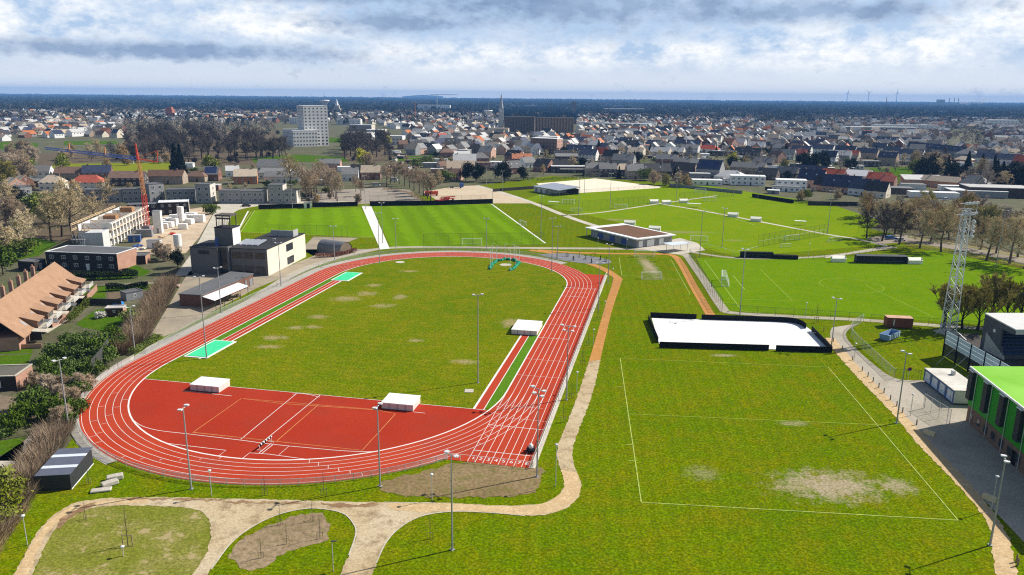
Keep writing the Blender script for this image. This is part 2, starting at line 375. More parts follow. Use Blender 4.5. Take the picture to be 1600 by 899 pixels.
for u, va, vb in ((5, 0, 7.4), (26, 0, 9.76), (38.5, 0, 9.76), (65, 0, 9.76), (75, 0, 9.76), (91, 0, 8.), (96.5, 1, 9.76)): sl((u, va), (u, vb), .09, .045)
def bend(a, k0, k1, c=STR, sgn=1):
    rr = lambda k: (c+sgn*(RAD+k*LANE)*math.sin(a), -RAD+(RAD+k*LANE)*math.cos(a))
    sl(rr(k0), rr(k1), .10, .045)
for i in range(6):
    bend(math.radians(172-9*i), i+.02, i+.98); bend(math.radians(148-5*i), i+.1, i+.9); bend(math.radians(112-4*i), 5-i+.1, 5-i+.6); bend(math.radians(70-2.2*i), i+.02, i+.98); bend(math.radians(12+4*i), i+.3, i+.9)
for a in range(15, 170, 22): bend(math.radians(a), 0, .98, 0, -1); bend(math.radians(a+6), 2.1, 3.6, 0, -1)
for i in range(6): sl((18+7*i, -73-LANE*i), (18+7*i, -73-LANE*(i+1)), .10, .045)
mb.build('stagger_mark', dim_m, trk)
mb = MB()   # field-event area: white run-up lines, arcs and edges
g = lambda pts, w_=.12: ribbon(mb, [G(*p) for p in pts], w_, .026)
ribbon(mb, [T(93.9, -72), T(93.9, -1.9)], .12, .026)
g([(376, 687), (465, 614)]); g([(409, 692), (501, 617)]); g([(457, 616.5), (468, 614.8), (484, 617), (500, 621)])
g(smooth([(207, 656), (222, 666), (248, 673), (290, 678), (375, 688), (420, 694), (470, 699), (540, 705), (590, 706), (640, 702)]))
g([(251, 692), (353, 704), (339, 715)]); g([(376, 719), (390, 708), (420, 710), (500, 721)]); g([(405, 708), (424, 693)]); g([(409, 709), (428, 694)])
g([(285, 611), (362, 619)]); g([(645, 644), (664, 646)]); g([(436, 711), (452, 697)], .08)
mb.build('field_line', line_m, trk)
mb = MB()
g([(303, 675), (377, 623), (440, 631), (590, 641), (618, 647), (566, 704), (440, 691), (303, 676)], .10)
g([(377, 623), (596, 641)], .08); g([(433, 689), (497, 633)], .10); g([(300, 676), (420, 689)], .08)
mb.build('court_line', yel_m, trk)
for a, b in (((47.9, -4.15), (93.9, -4.15)), ((47.9, -2.32), (93.9, -2.32)), ((8, -68.0), (81, -68.0)), ((8, -69.35), (69, -69.35)), ((8, -70.65), (69, -70.65))):
    mb = MB(); ribbon(mb, [T(*a), T(*b)], .42 if a[1] in (-4.15, -68.0) else .16, .022); mb.build('runway_line', line_m, trk)
for u0, u1, v0, v1 in ((68.6, 80.4, -72.2, -66.6), (-3.6, 7.9, -71.5, -65.8)):      # the two covered sand pits
    mb = MB(); mb.box(*T(0, 0), 0, *T(0, 0), 0); mb = MB()
    mb.prism([T(u0, v0), T(u1, v0), T(u1, v1), T(u0, v1)], .0, .10)
    pit = mb.build('sand_pit', line_m); tag(pit, 'pale kerbed jump pit under a mint green cover, %s' % ('nearer one by the tall lamp mast' if u0 > 50 else 'farther one at the bend'), 'sand pit', 'covered jump pits beside the back straight')
    mb = MB(); mb.prism([T(u0+.5, v0+.5), T(u1-.5, v0+.5), T(u1-.5, v1-.5), T(u0+.5, v1-.5)], .09, .17); mb.build('pit_cover', mint_m, pit)
mb = MB()
for k in range(8):
    cu = bpy.data.curves.new('lane_number', 'FONT'); cu.body = str(k+1); cu.size = 1.25; cu.align_x = 'CENTER'; cu.extrude = .002
    o = bpy.data.objects.new('lane_number', cu); COL.objects.link(o); x, y = T(113.1, (k+.5)*LANE); o.location = (x, y, .047)
    o.rotation_euler = (0, 0, math.atan2(N_[1], N_[0])); cu.materials.append(line_m); o.parent = trk
# --- pitches
far_pitch = sheet('far_pitches', [(800, 318), (850, 302), (870, 303), (1033, 293), (1090, 288), (1300, 320), (1380, 347), (1350, 362), (1384, 382), (1270, 392), (1150, 401), (1040, 372), (960, 346), (870, 326), (845, 316)], -.015, far_m)
pa = sheet('striped_pitch', [(398, 329), (563, 324), (592, 371), (376, 363)], .0, strA)
pb = sheet('striped_pitch', [(580, 322), (768, 319), (852, 381), (612, 389)], .0, strB)
sheet('football_pitch', [(1088, 403), (1160, 401), (1300, 404), (1420, 398), (1460, 390), (1560, 412), (1720, 450), (1720, 520), (1350, 495), (1135, 486)], -.005, bright_m)
sheet('yellow_field', [(48, 262), (110, 256), (200, 255), (266, 253), (272, 266), (235, 272), (130, 275), (50, 276)], .0, grass('mown_meadow', (.17, .22, .01), (.20, .23, .012), (.24, .23, .02), fine=.2))
pk = grass('park_grass', (.07, .155, .005), (.055, .13, .005), (.10, .15, .012), fine=.3)
for P in ([(395, 246), (470, 242), (538, 246), (545, 253), (395, 254)], [(650, 247), (736, 248), (736, 252), (640, 253), (600, 250)], [(1358, 263), (1424, 261), (1428, 270), (1425, 284), (1385, 292), (1374, 280)],
          [(0, 222), (60, 224), (60, 229), (0, 233)], [(100, 221), (180, 220), (185, 225), (100, 227)], [(512, 215), (537, 216), (537, 224), (512, 222)], [(0, 377), (55, 372), (90, 380), (60, 400), (0, 410)]):
    sheet('park_lawn', P, .0, pk)
sheet('sand_pitch', [(838, 287), (930, 279), (1033, 292), (1030, 294), (885, 303), (868, 303)], .004, sand_m)
# --- paths, roads, yards
up = [(-60, 1010), (20, 899), (58, 832), (100, 794), (150, 780), (250, 777), (330, 779), (400, 780), (500, 783), (600, 785), (700, 786), (780, 790), (840, 788), (866, 778), (881, 762), (880, 744), (871, 718), (872, 698), (882, 670), (900, 625), (920, 565)]
dn = [(938, 562), (930, 600), (917, 640), (903, 675), (895, 702), (897, 727), (907, 752), (906, 772), (890, 791), (860, 803), (820, 806), (760, 801), (700, 800), (655, 808), (622, 827), (602, 850), (588, 880), (560, 960)]
md = [(500, 960), (545, 868), (556, 835), (552, 818), (535, 802), (500, 795), (470, 796), (430, 806), (392, 825), (360, 850), (330, 890), (280, 960)]
lf = [(240, 960), (298, 899), (322, 865), (329, 832), (324, 808), (306, 796), (270, 792), (200, 790), (150, 793), (112, 806), (88, 826), (72, 850), (50, 899), (-10, 1010)]
path = sheet('wood_chip_path', smooth(up)+smooth(dn)+smooth(md)+smooth(lf), .004, grav_m, rag=.10)
sheet('fresh_wood_chips', smooth([(600, 786), (700, 787), (780, 791), (840, 789), (866, 779), (881, 763), (880, 745), (876, 735)])+smooth([(900, 738), (907, 754), (905, 772), (889, 790), (860, 802), (820, 805), (760, 800), (700, 799), (650, 800), (610, 796)]), .012, chip_m, rag=.12)
sheet('fresh_wood_chips', smooth([(22, 899), (60, 834), (100, 798), (150, 784), (230, 780)])+smooth([(230, 786), (150, 789), (108, 803), (80, 826), (64, 850), (44, 899)]), .012, chip_m, rag=.15)
mb = MB()   # pale timber edging of the path
for P in (md[1:-1], dn[10:-1]): ribbon(mb, [G(*p) for p in smooth(P)], .18, .03)
ribbon(mb, [G(*p) for p in smooth([(600, 785), (640, 786), (680, 786)])], .16, .03)
mb.build('path_edging', conc_m)['kind'] = 'structure'
sheet('orange_trail', smooth([(920, 565), (935, 515), (948, 470), (956, 446), (958, 437), (962, 434)])+smooth([(968, 433), (972, 437), (968, 450), (955, 490), (938, 562)]), .006, orange_m)
strip('orange_trail', smooth([(828, 391), (870, 397), (905, 407), (940, 419), (962, 432), (967, 438)]), 2.6, .0055, orange_m)
strip('orange_trail', smooth([(840, 391), (900, 395), (960, 396.5), (1020, 397), (1050, 399), (1064, 412), (1084, 448), (1111, 494)]), 2.5, .005, orange_m)
sheet('concrete_walk', [(565, 322), (580, 322), (609, 389), (594, 390)], .006, wconc_m)
strip('gravel_path', smooth([(322, 520), (420, 452), (470, 423), (530, 402), (600, 388), (700, 386.5), (850, 388), (985, 389), (1040, 391), (1075, 400)]), 3.4, .002, asph_m)
strip('gravel_path', smooth([(1070, 396), (1100, 438), (1128, 480), (1145, 489), (1240, 495), (1345, 500), (1480, 510), (1640, 521)]), 2.6, .003, asph_m)
strip('gravel_path', smooth([(1080, 394), (1140, 402.5), (1200, 404), (1290, 400.5), (1392, 387)]), 2.4, .0035, asph_m)
sheet('clubhouse_terrace', [(992, 388), (1036, 378), (1062, 372), (1090, 380), (1102, 391), (1060, 398), (1030, 394)], .01, conc_m)
mb = MB()
for P, w_ in (([(745, 290), (800, 306), (845, 322), (880, 336), (920, 350), (950, 358)], 3.5), ([(877, 337), (940, 332), (1033, 318), (1062, 314), (1120, 306)], 1.8), ([(1033, 319), (1100, 330), (1200, 349), (1290, 366), (1340, 374), (1400, 388)], 2.2), ([(1290, 403), (1330, 395), (1390, 385)], 1.5)):
    ribbon(mb, [G(*p) for p in smooth(P)], w_, .012)
mb.build('pitch_path', conc_m)['kind'] = 'structure'
sheet('road', smooth([(1300, 512), (1297, 522), (1303, 535), (1345, 582), (1402, 642), (1452, 692), (1505, 748), (1560, 805), (1640, 890)])+[(1800, 860), (1740, 700), (1600, 640), (1530, 610), (1450, 597)]+smooth([(1438, 594), (1395, 590), (1345, 552), (1323, 528), (1326, 515), (1345, 505)]), .003, asph_m)
sheet('wood_chip_trail', smooth([(1290, 528), (1303, 548), (1340, 590), (1400, 652), (1432, 692), (1500, 762), (1542, 815), (1549, 850), (1556, 899), (1566, 960)])+smooth([(1620, 960), (1588, 890), (1574, 835), (1530, 772), (1462, 700), (1420, 655), (1360, 592), (1318, 546), (1304, 528)]), .008, chip_m, rag=.15)
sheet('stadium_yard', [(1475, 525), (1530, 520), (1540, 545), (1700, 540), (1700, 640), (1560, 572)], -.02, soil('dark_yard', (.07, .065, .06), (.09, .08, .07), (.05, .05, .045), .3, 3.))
sheet('school_yard', smooth([(238, 520), (262, 480), (292, 430), (300, 424)])+[(420, 428), (490, 400), (560, 372), (490, 370), (470, 390), (600, 389), (560, 398), (505, 408), (440, 434), (398, 452), (330, 488), (288, 512), (255, 527)], .0, yard_m)
sheet('site_road', smooth([(272, 432), (300, 395), (325, 350), (338, 326), (345, 318), (400, 315), (560, 315)])+[(560, 319), (410, 321)]+smooth([(392, 324), (366, 332), (352, 360), (345, 380), (300, 430)]), .0, conc_m)
sheet('building_site', [(205, 398), (240, 350), (262, 332), (330, 322), (332, 335), (312, 370), (290, 396)], -.01, build_m)
sheet('car_park', [(470, 313), (505, 298), (600, 293), (640, 297), (662, 316), (560, 319)], -.005, park_m)
sheet('dirt_yard', [(660, 300), (715, 291), (745, 290), (790, 301), (840, 318), (770, 318), (690, 317)], .0, dirt_m)
sheet('tree_car_park', smooth([(1352, 372), (1400, 366), (1440, 372), (1620, 400)])+[(1640, 440)]+smooth([(1600, 412), (1500, 392), (1420, 380), (1375, 382)]), .0, soil('car_park_right', (.27, .22, .17), (.33, .28, .22), (.17, .16, .07), .12, 3.))
strip('parking_verge', [(1410, 379), (1480, 390), (1560, 407), (1640, 424)], 2.5, .012, weed_m); strip('parking_verge', [(1420, 371), (1500, 383), (1640, 410)], 2., .012, weed_m)
loop1 = [(300, 899), (322, 866), (329, 833), (324, 809), (306, 796), (270, 792), (200, 790), (150, 793), (112, 806), (88, 826), (72, 850), (52, 899), (20, 960), (255, 960)]
sheet('weedy_lawn', smooth(loop1), -.012, weed_m)
for P in ([(180, 778), (260, 778), (345, 781), (340, 783), (255, 781), (190, 781)], [(500, 786), (560, 788), (590, 786), (585, 791), (540, 793), (505, 790)], [(345, 783), (400, 784), (470, 785), (465, 788), (420, 787), (370, 787)], [(150, 784), (110, 800), (88, 822), (94, 826), (114, 806), (150, 790)]):
    sheet('dark_mulch', smooth(P), .018, soil('dark_mulch', (.23, .135, .07), (.30, .19, .10), (.42, .31, .18), .5, 4., grit=.6), rag=.25)
sheet('bare_bank', smooth([(592, 765), (600, 752), (660, 737), (730, 722), (840, 731), (846, 745), (835, 768), (790, 776), (700, 777), (640, 776), (592, 765)]), .0, earth_m, rag=.35)
sheet('planting_bed', smooth([(358, 868), (372, 846), (410, 826), (455, 808), (495, 802), (512, 812), (514, 838), (500, 848), (450, 862), (415, 885), (395, 892), (372, 884), (358, 868)]), -.004, soil_m, rag=.28)
sheet('fitness_area', smooth([(840, 398), (880, 396), (920, 400), (950, 406), (954, 411), (930, 413), (890, 409), (860, 403), (840, 398)]), .014, rub_m)
mb = MB()   # faint painted pitch lines
for P in ([(969, 560), (1002, 785)], [(1002, 785), (1497, 813)], [(1497, 813), (1294, 574)], [(967, 402), (972, 432)], [(1048, 405), (1078, 460)], [(972, 430), (1062, 438)]):
    ribbon(mb, [G(*p) for p in P], .16, .006)
for a in ((973, 605), (988, 695), (992, 720)): x, y = G(*a); ribbon(mb, [(x-1, y), (x+.3, y)], .15, .006)
for P in ([(1101, 407), (1155, 480)], [(1145, 430), (1164, 453)], [(1155, 480), (1162, 487), (1500, 512)]):
    ribbon(mb, [G(*p) for p in P], .16, .006)
mb.build('pitch_marking', ylw_m)['kind'] = 'structure'; mb = MB(); cx, cy_ = G(1330, 446); ribbon(mb, [(cx+9.1*math.cos(t), cy_+9.1*math.sin(t)) for t in [2*PI*i/40 for i in range(41)]], .14, .006)
for P in ([(1188, 421), (1238, 470)], [(1352, 446), (1460, 496)], [(1138, 467), (1238, 470)], [(1101, 407), (1400, 400)], [(981, 647), (1395, 665)], [(969, 560), (1293, 574)]): ribbon(mb, [G(*p) for p in P], .16, .006)
mb.build('pitch_marking', fad_m)['kind'] = 'structure'; mb = MB()
for P in ([(580, 322), (768, 319)], [(768, 319), (852, 381)], [(852, 381), (612, 389)], [(398, 329), (376, 363)], [(376, 363), (592, 371)], [(1070, 317), (1180, 352)], [(560, 372), (588, 371)], [(355, 366), (372, 350)], [(393, 331), (371, 363)]):
    ribbon(mb, [G(*p) for p in P], .3, .012)
mb.build('pitch_marking', ylw_m)['kind'] = 'structure'
for P in ([(388, 330), (370, 364)], [(768, 319), (852, 380)]): strip('touch_kerb', P, .7, .016, wconc_m)
# ================================================================ SPORTS GROUND: masts, lamps, fences, goals, mats, rink
steel = mat('galvanised_steel', (.50, .52, .53), .45, .1, 2., metal=.3)
wht = mat('white_paint', (.80, .80, .78), .5, .05, .5)
blk = mat('black_board', (.010, .010, .011), .75, .2, .5, spec=.08)
dgrey = mat('dark_grey_metal', (.06, .062, .066), .6, .15, .8)
mgrey = mat('mid_grey_metal', (.22, .23, .24), .6, .12, .8)
glass = mat('dark_window_glass', (.03, .035, .042), .12, .2, .4, spec=.6)
net_m = mat('goal_netting', (.75, .75, .70), .9, .1, 4., alpha=.16)
mesh_g = mat('green_wire_mesh', (.10, .19, .13), .8, .1, 3., alpha=.20)
mesh_d = mat('dark_wire_mesh', (.05, .065, .05), .8, .1, 3., alpha=.10)
mesh_s = mat('steel_wire_mesh', (.42, .43, .42), .7, .1, 3., alpha=.22)
mesh_w = mat('white_rail_mesh', (.74, .70, .67), .8, .1, 3., alpha=.34)
post_g = mat('green_post', (.05, .09, .06), .6, .1)
lampw = mat('lamp_head_white', (.62, .63, .63), .35, .05)
wood = mat('weathered_timber', (.32, .24, .15), .85, .3, 2., fine=9)
brick_r = mat('red_brick', (.30, .12, .08), .9, .2, .8, fine=14)
def floodlight(h, heads, r=.11):
    t = thing('floodlight_mast', '', 'floodlight')
    m = MB(); m.bar((0, 0, 0), (0, 0, h), r*1.25, 8, r*.7); m.box(-.25, -.25, 0, .25, .25, .06); m.build('pole', mat('mast_steel', (.36, .37, .38), .5, .1, 2., metal=.3), t)
    m = MB(); hw = .85 if heads == 2 else 1.2
    m.bar((-hw, 0, h-.12), (hw, 0, h-.12), .06, 6)
    if heads == 4: m.bar((-hw, 0, h-1.0), (hw, 0, h-1.0), .06, 6)
    m.build('crossarm', steel, t)
    for i in range(heads):
        x = (-hw, hw, -hw*.7, hw*.7)[i]; z = h-.05 if i < 2 else h-.95
        m = MB(); m.prism([(x-.22, -.36), (x+.22, -.36), (x+.27, .1), (x-.27, .1)], z, z+.17)
        m.box(x-.2, .12, z+.04, x+.2, .28, z+.16); m.build('lamp', lampw, t)
    return t
FM = {}
def add_flood(base, topy, heads, label, rz=None, h=None):
    x, y = G(*base)
    if h is None:
        lo, hi = 2., 45.
        for _ in range(40):
            md_ = (lo+hi)/2
            if proj(x, y, md_)[1] > topy: lo = md_
            else: hi = md_
        h = lo
    k = (heads, round(h*2)/2)
    rz = rz if rz is not None else math.atan2(100-y, 0-x)+PI/2+rnd.uniform(-.4, .4)
    if k not in FM:
        t = floodlight(k[1], heads); FM[k] = t; t.location = (x, y, 0); t.rotation_euler.z = rz
        t['label'] = label; t['group'] = 'floodlight masts round the sports fields'; return t
    return dup(FM[k], (x, y), rz, label, 'floodlight masts round the sports fields')
bx, by = G(705, 716, 12.5)
for base, ty, hd, lab in (
    ((299, 764), 635, 2, 'tall two-headed floodlight mast in the grass below the red field-event area'),
    ((594, 760), 634, 2, 'tall two-headed floodlight mast beside the bare bank at the near bend'),
    ((747, 598), 460, 2, 'tall two-headed floodlight mast standing alone on the infield grass'),
    (proj(bx, by), 712, 2, 'big two-headed floodlight mast rising in front of the bare earth bank'),
    ((839, 745), 607, 4, 'four-headed floodlight mast at the numbered start of the straight'),
    ((885, 625), 510, 4, 'four-headed floodlight mast halfway along the home straight'),
    ((108, 672), 563, 2, 'floodlight mast by the evergreen shrubs left of the near bend'),
    ((211, 552), 480, 2, 'floodlight mast by the brown hedge at the back straight'),
    ((323, 560), 432, 2, 'tall floodlight mast at the corner of the nearer mint green pit'),
    ((346, 489), 418, 2, 'floodlight mast in front of the white canopy'),
    ((439, 447), 380, 2, 'floodlight mast beside the cream wall of the two-storey brick school'),
    ((523, 408), 353, 2, 'floodlight mast in front of the barrel-roofed hut'),
    ((593, 411), 332, 2, 'floodlight mast on the inner edge of the far bend'),
    ((571, 326), 274, 2, 'floodlight mast at the far end of the white concrete walk'),
    ((598, 380), 318, 2, 'floodlight mast on the right edge of the white concrete walk'),
    ((619, 393), 342, 2, 'floodlight mast at the near left corner of the striped pitch'),
    ((760, 392), 342, 2, 'floodlight mast behind the hammer cage'),
    ((770, 324), 274, 2, 'floodlight mast at the end of the long black screen'),
    ((785, 299), 268, 2, 'floodlight mast on the small green by the dirt yard'),
    ((760, 294), 260, 2, 'floodlight mast at the top corner of the dirt yard'),
    ((862, 425), 342, 2, 'tall floodlight mast on the inside of the far right bend'),
    ((845, 372), 305, 2, 'floodlight mast beside the sloping white touchline kerb'),
    ((871, 402), 353, 2, 'thin mast next to the grey fitness area'),
    ((904, 338), 278, 2, 'floodlight mast where the gravel paths fork near the clubhouse'),
    ((913, 303), 260, 2, 'floodlight mast at the near edge of the sand pitch'),
    ((953, 327), 272, 2, 'floodlight mast in front of the ball-stop fence by the sand pitch'),
    ((937, 278), 242, 2, 'floodlight mast at the far corner of the sand pitch'),
    ((1033, 292), 249, 2, 'thick floodlight mast at the right corner of the sand pitch'),
    ((1056, 320), 277, 2, 'floodlight mast by the white dugouts at the path crossing'),
    ((1184, 310), 268, 2, 'floodlight mast beside the modern white house behind the far pitch'),
    ((1146, 307), 280, 2, 'floodlight mast behind the goal of the farthest pitch'),
    ((827, 284), 250, 2, 'floodlight mast left of the long grey shelter'),
    ((1093, 402), 330, 2, 'tall floodlight mast beside the clubhouse terrace'),
    ((1128, 387), 325, 2, 'tall mast at the near touchline of the worn pitch'),
    ((1156, 492), 390, 2, 'dark floodlight mast at the near left corner of the football pitch'),
    ((1293, 365), 298, 2, 'floodlight mast where the ball-stop fence meets the long path'),
    ((1299, 542), 466, 2, 'floodlight mast at the right corner of the white rink'),
    ((1401, 661), 550, 2, 'dark floodlight mast on the wood chip trail at the halfway line'),
    ((1547, 852), 716, 2, 'leaning-looking floodlight mast at the bottom of the wood chip trail'),
    ((1556, 418), 330, 2, 'dark floodlight mast among the car park trees'),
    ((935, 482), 412, 2, 'floodlight mast at the far end of the home straight'),
    ((950, 442), 382, 2, 'floodlight mast on the orange trail beyond the straight'),
    ((457, 326), 289, 2, 'thin mast in front of the grey flats'),
    ):
    add_flood(base, ty, hd, lab)
# --- park lamps
def park_lamp(h, flat=False):
    t = thing('park_lamp', '', 'lamp post')
    m = MB(); m.bar((0, 0, 0), (0, 0, h), .06, 6, .045); m.build('pole', steel, t)
    m = MB()
    if flat: m.box(-.08, -.1, h, .55, .1, h+.08)
    else: m.ball((0, 0, h+.1), .27, .27, .15, 8, 5)
    m.build('lamp_head', dgrey if flat else lampw, t)
    return t
PL = {}
for base, h, lab in (((331, 776), 3.9, 'white-headed park lamp at the rim of the near bend'), ((675, 782), 3.9, 'white-headed park lamp on the bare earth bank'), ((521, 893), 4.01, 'park lamp with flat dark head in the grass by the planting bed'),
    ((43, 852), 4.0, 'white-headed park lamp at the lower left corner hedge'), ((868, 760), 6.5, 'tall thin park lamp in the bend of the wood chip path'), ((901, 613), 4.0, 'park lamp halfway up the gravel path beside the straight'),
    ((927, 542), 4.0, 'park lamp at the start of the orange trail'), ((945, 495), 4.0, 'park lamp along the orange trail near the track railing'), ((957, 440), 4.0, 'park lamp at the corner of the orange trail'),
    ((1422, 650), 4.0, 'park lamp on the road edge by the cabin'), ((1334, 565), 4.0, 'park lamp on the curve of the asphalt road'), ((1258, 497), 4.0, 'park lamp on the path behind the rink'), ((1549, 797), 5.0, 'park lamp beside the tall mast on the right trail'),
    ((193, 869), 1.2, 'short white-topped lamp in the weedy lawn loop'), ((979, 391), 4.0, 'park lamp in front of the clubhouse corner'), ((934, 389), 4.0, 'park lamp in front of the clubhouse windows'), ((1263, 403), 5, 'park lamp behind the dark dugout fence')):
    k = (h, 'flat' in lab)
    if k not in PL:
        PL[k] = park_lamp(h, k[1]); PL[k].location = (*G(*base), 0); PL[k]['label'] = lab; PL[k]['group'] = 'park lamps along the paths'
    else: dup(PL[k], G(*base), rnd.uniform(0, 3), lab, 'park lamps along the paths')
# --- fences
def fence(pts, h, gap, label, post_m, mesh_m, cat='fence', name='wire_fence', rail=True, world=False, r=.04, z0=.05, sub=True, group=None):
    P = pts if world else [G(*p) for p in pts]
    t = thing(name, label, cat, P[0], 0, group); o = P[0]
    P = [(p[0]-o[0], p[1]-o[1]) for p in P]
    pm = MB(); pm.bar((0, 0, 0), (0, 0, h), r, 5); pme = pm.mesh('post', post_m)
    mm = MB(); rm = MB(); n = 0; carry = 0.; first = True
    for a, b in zip(P, P[1:]):
        Ln = math.hypot(b[0]-a[0], b[1]-a[1]); s = carry
        while s < Ln-1e-3:
            if n < 100: put('post', pme, t, (a[0]+(b[0]-a[0])*s/Ln, a[1]+(b[1]-a[1])*s/Ln, 0)); n += 1
            s += gap
        carry = s-Ln
        mm.add([(*a, z0), (*b, z0), (*b, h-.03), (*a, h-.03)], [(0, 1, 2, 3)])
        if rail: rm.bar((*a, h), (*b, h), r*.8, 4)
    if n < 100: put('post', pme, t, (*P[-1], 0))
    if mesh_m: mm.build('mesh_panel', mesh_m, t)
    if rail: rm.build('top_rail', post_m, t)
    return t
GP = math.hypot
fence(smooth([(1077, 404), (1092, 430), (1110, 460), (1128, 487)]), 3.6, 3., 'tall green mesh fence along the left goal line of the football pitch', post_g, mesh_g)
fence([(1128, 487), (1200, 493), (1280, 498), (1345, 502)], 2.2, 4.5, 'low dark wire fence behind the white rink', post_g, mesh_d)
fence([(1360, 503), (1480, 511), (1640, 524)], 2.0, 4.5, 'dark wire fence behind the rusty container', post_g, mesh_d)
fence([(1076, 402), (1120, 403), (1230, 406), (1300, 405)], 1.6, 4, 'low fence along the far touchline of the football pitch', post_g, mesh_d)
fence([(1300, 405), (1390, 390), (1470, 391), (1600, 420)], 1.3, 4, 'low fence beside the car park path', post_g, mesh_d)
fence(smooth([(1349, 503), (1332, 514), (1331, 528), (1352, 550), (1397, 592)]), 2.1, 2.3, 'silver mesh fence round the grass with the blue skip', steel, mesh_s)
fence([(1397, 592), (1438, 594)], 2.1, 2.3, 'short dark fence below the road sign', post_g, mesh_d)
fence([(1442, 639), (1462, 652), (1483, 665)], 3.0, 2.2, 'grey mesh gate fence in front of the cabin', steel, mesh_s)
fence([(1444, 638), (1482, 640)], 3.6, 3., 'dark pipe gate frame beside the cabin', dgrey, None)
fence([(662, 386), (850, 384)], 5.0, 4.6, 'tall ball-stop fence at the near end of the right striped pitch', dgrey, mesh_d)
fence([(418, 369), (543, 371)], 4.6, 5.0, 'tall ball-stop fence at the near end of the left striped pitch', dgrey, mesh_d)
fence([(846, 311), (870, 318), (905, 330), (950, 327), (1012, 321)], 5.0, 3.6, 'tall ball-stop fence round the corner of the small pitch by the sand', dgrey, mesh_d)
fence([(1061, 314), (1100, 311), (1145, 306)], 4.5, 3.6, 'tall ball-stop fence behind the farthest dugouts', dgrey, mesh_d)
fence([(1184, 387), (1292, 368)], 4.8, 3.4, 'tall ball-stop fence at the end of the worn pitch', dgrey, mesh_d)
fence([(1185, 381), (1290, 362)], 1.0, 4, 'low white barrier behind the worn pitch goal', wht, None)
fence([(1098, 384), (1152, 397), (1184, 389)], 1.0, 4, 'low white barrier round the near corner of the worn pitch', wht, None)
fence([(890, 302), (1032, 293)], 1.6, 4, 'low wire fence along the sand pitch', dgrey, mesh_d)
fence([(402, 329), (640, 326), (770, 319)], 1.2, 4, 'thin dark barrier behind the striped pitches', dgrey, None)
fence([(577, 315), (640, 317), (760, 315)], 3.5, 5, 'tall wire fence between the car parks and the black screen', dgrey, mesh_d)
fence([(1340, 365), (1400, 361), (1430, 356)], 3.5, 3.5, 'tall ball-stop fence under the car park trees', dgrey, mesh_d)
# screens and hedges that read as solid black bands
def wallrun(name, label, cat, pts, h, th, m, world=False, group=None, parts=None):
    P = pts if world else [G(*p) for p in pts]; mb = MB()
    o = P[0]
    for a, b in zip(P, P[1:]):
        d = Vector((b[0]-a[0], b[1]-a[1])); n = Vector((-d.y, d.x)).normalized()*th/2
        mb.prism([(a[0]-o[0]+n.x, a[1]-o[1]+n.y), (b[0]-o[0]+n.x, b[1]-o[1]+n.y), (b[0]-o[0]-n.x, b[1]-o[1]-n.y), (a[0]-o[0]-n.x, a[1]-o[1]-n.y)], 0, h)
    ob = mb.build(name, m, None, (*o, 0)); return tag(ob, label, cat, group)
wallrun('wind_screen', 'long black screen behind the right striped pitch', 'screen', [(578, 322), (680, 321), (770, 318)], 2.4, .3, blk)
wallrun('wind_screen', 'black screen right of the small white gate hut', 'screen', [(488, 324), (559, 322)], 2.2, .3, blk)
wallrun('wind_screen', 'black screen left of the small white gate hut', 'screen', [(404, 327), (475, 325)], 2.2, .3, blk)
t = thing('gate_hut', 'small white gate hut between the two black screens', 'hut', G(476, 326), frame((476, 326), (487, 325.5))[1])
m = MB(); m.box(0, 0, 0, 1.0, 1.6, 2.8); m.box(2.6, 0, 0, 3.4, 1.6, 2.8); m.build('wall', wht, t); m = MB(); m.box(1.0, .3, 0, 2.6, .4, 2.3); m.build('door', blk, t); m = MB(); m.box(-.1, -.1, 2.8, 3.5, 1.7, 2.95); m.build('roof', mgrey, t)
# --- track railing
R1 = 6*LANE+.75
rp = [T(113.9, -3.6)]
a0 = math.acos(min(1, (113.9-STR)/(RAD+R1)))
for i in range(40):
    a = (PI/2-a0)+(PI/2+a0)*i/39; rp.append(T(STR+(RAD+R1)*math.sin(a), -RAD+(RAD+R1)*math.cos(a)))
fence(rp, 1.1, 2.6, 'white mesh railing curving round the near bend of the red track', steel, mesh_w, 'railing', 'track_railing', world=True, r=.05, z0=.1)
rp = [T(STR-4, -2*RAD-R1-.3)]+[T(STR*(1-i/14), -2*RAD-R1-2.6*min(1, i/5)) for i in range(1, 15)]
for i in range(24):
    a = PI*.72*i/23; rp.append(T(-(RAD+R1+2.6)*math.sin(a), -RAD-(RAD+R1+2.6)*math.cos(a)))
fence(rp, 1.1, 2.6, 'grey railing along the back straight and far bend of the track', steel, mesh_s, 'railing', 'track_railing', world=True, r=.05, z0=.1)
fence([T(-19, 10.3), T(113.9, 10.3)], 1.1, 2.2, 'white railing beside the outer lane of the home straight', wht, mesh_w, 'railing', 'track_railing', world=True, r=.05, z0=.1)
fence([T(113.95, 9.9), T(113.95, -3.6)], 1.1, 2.2, 'short white railing behind the lane numbers', wht, None, 'railing', 'track_railing', world=True, r=.04, z0=.1)
o = strip('rail_footing', [T(-19, 10.3), T(113.9, 10.3)], .7, .02, conc_m, False)
fence([(146, 593), (160, 575), (172, 556)], 4.0, 3, 'grey ball net between the shrubs and the near bend', dgrey, mat('grey_net', (.10, .10, .10), .9, .1, alpha=.55), 'net fence', 'net_fence')
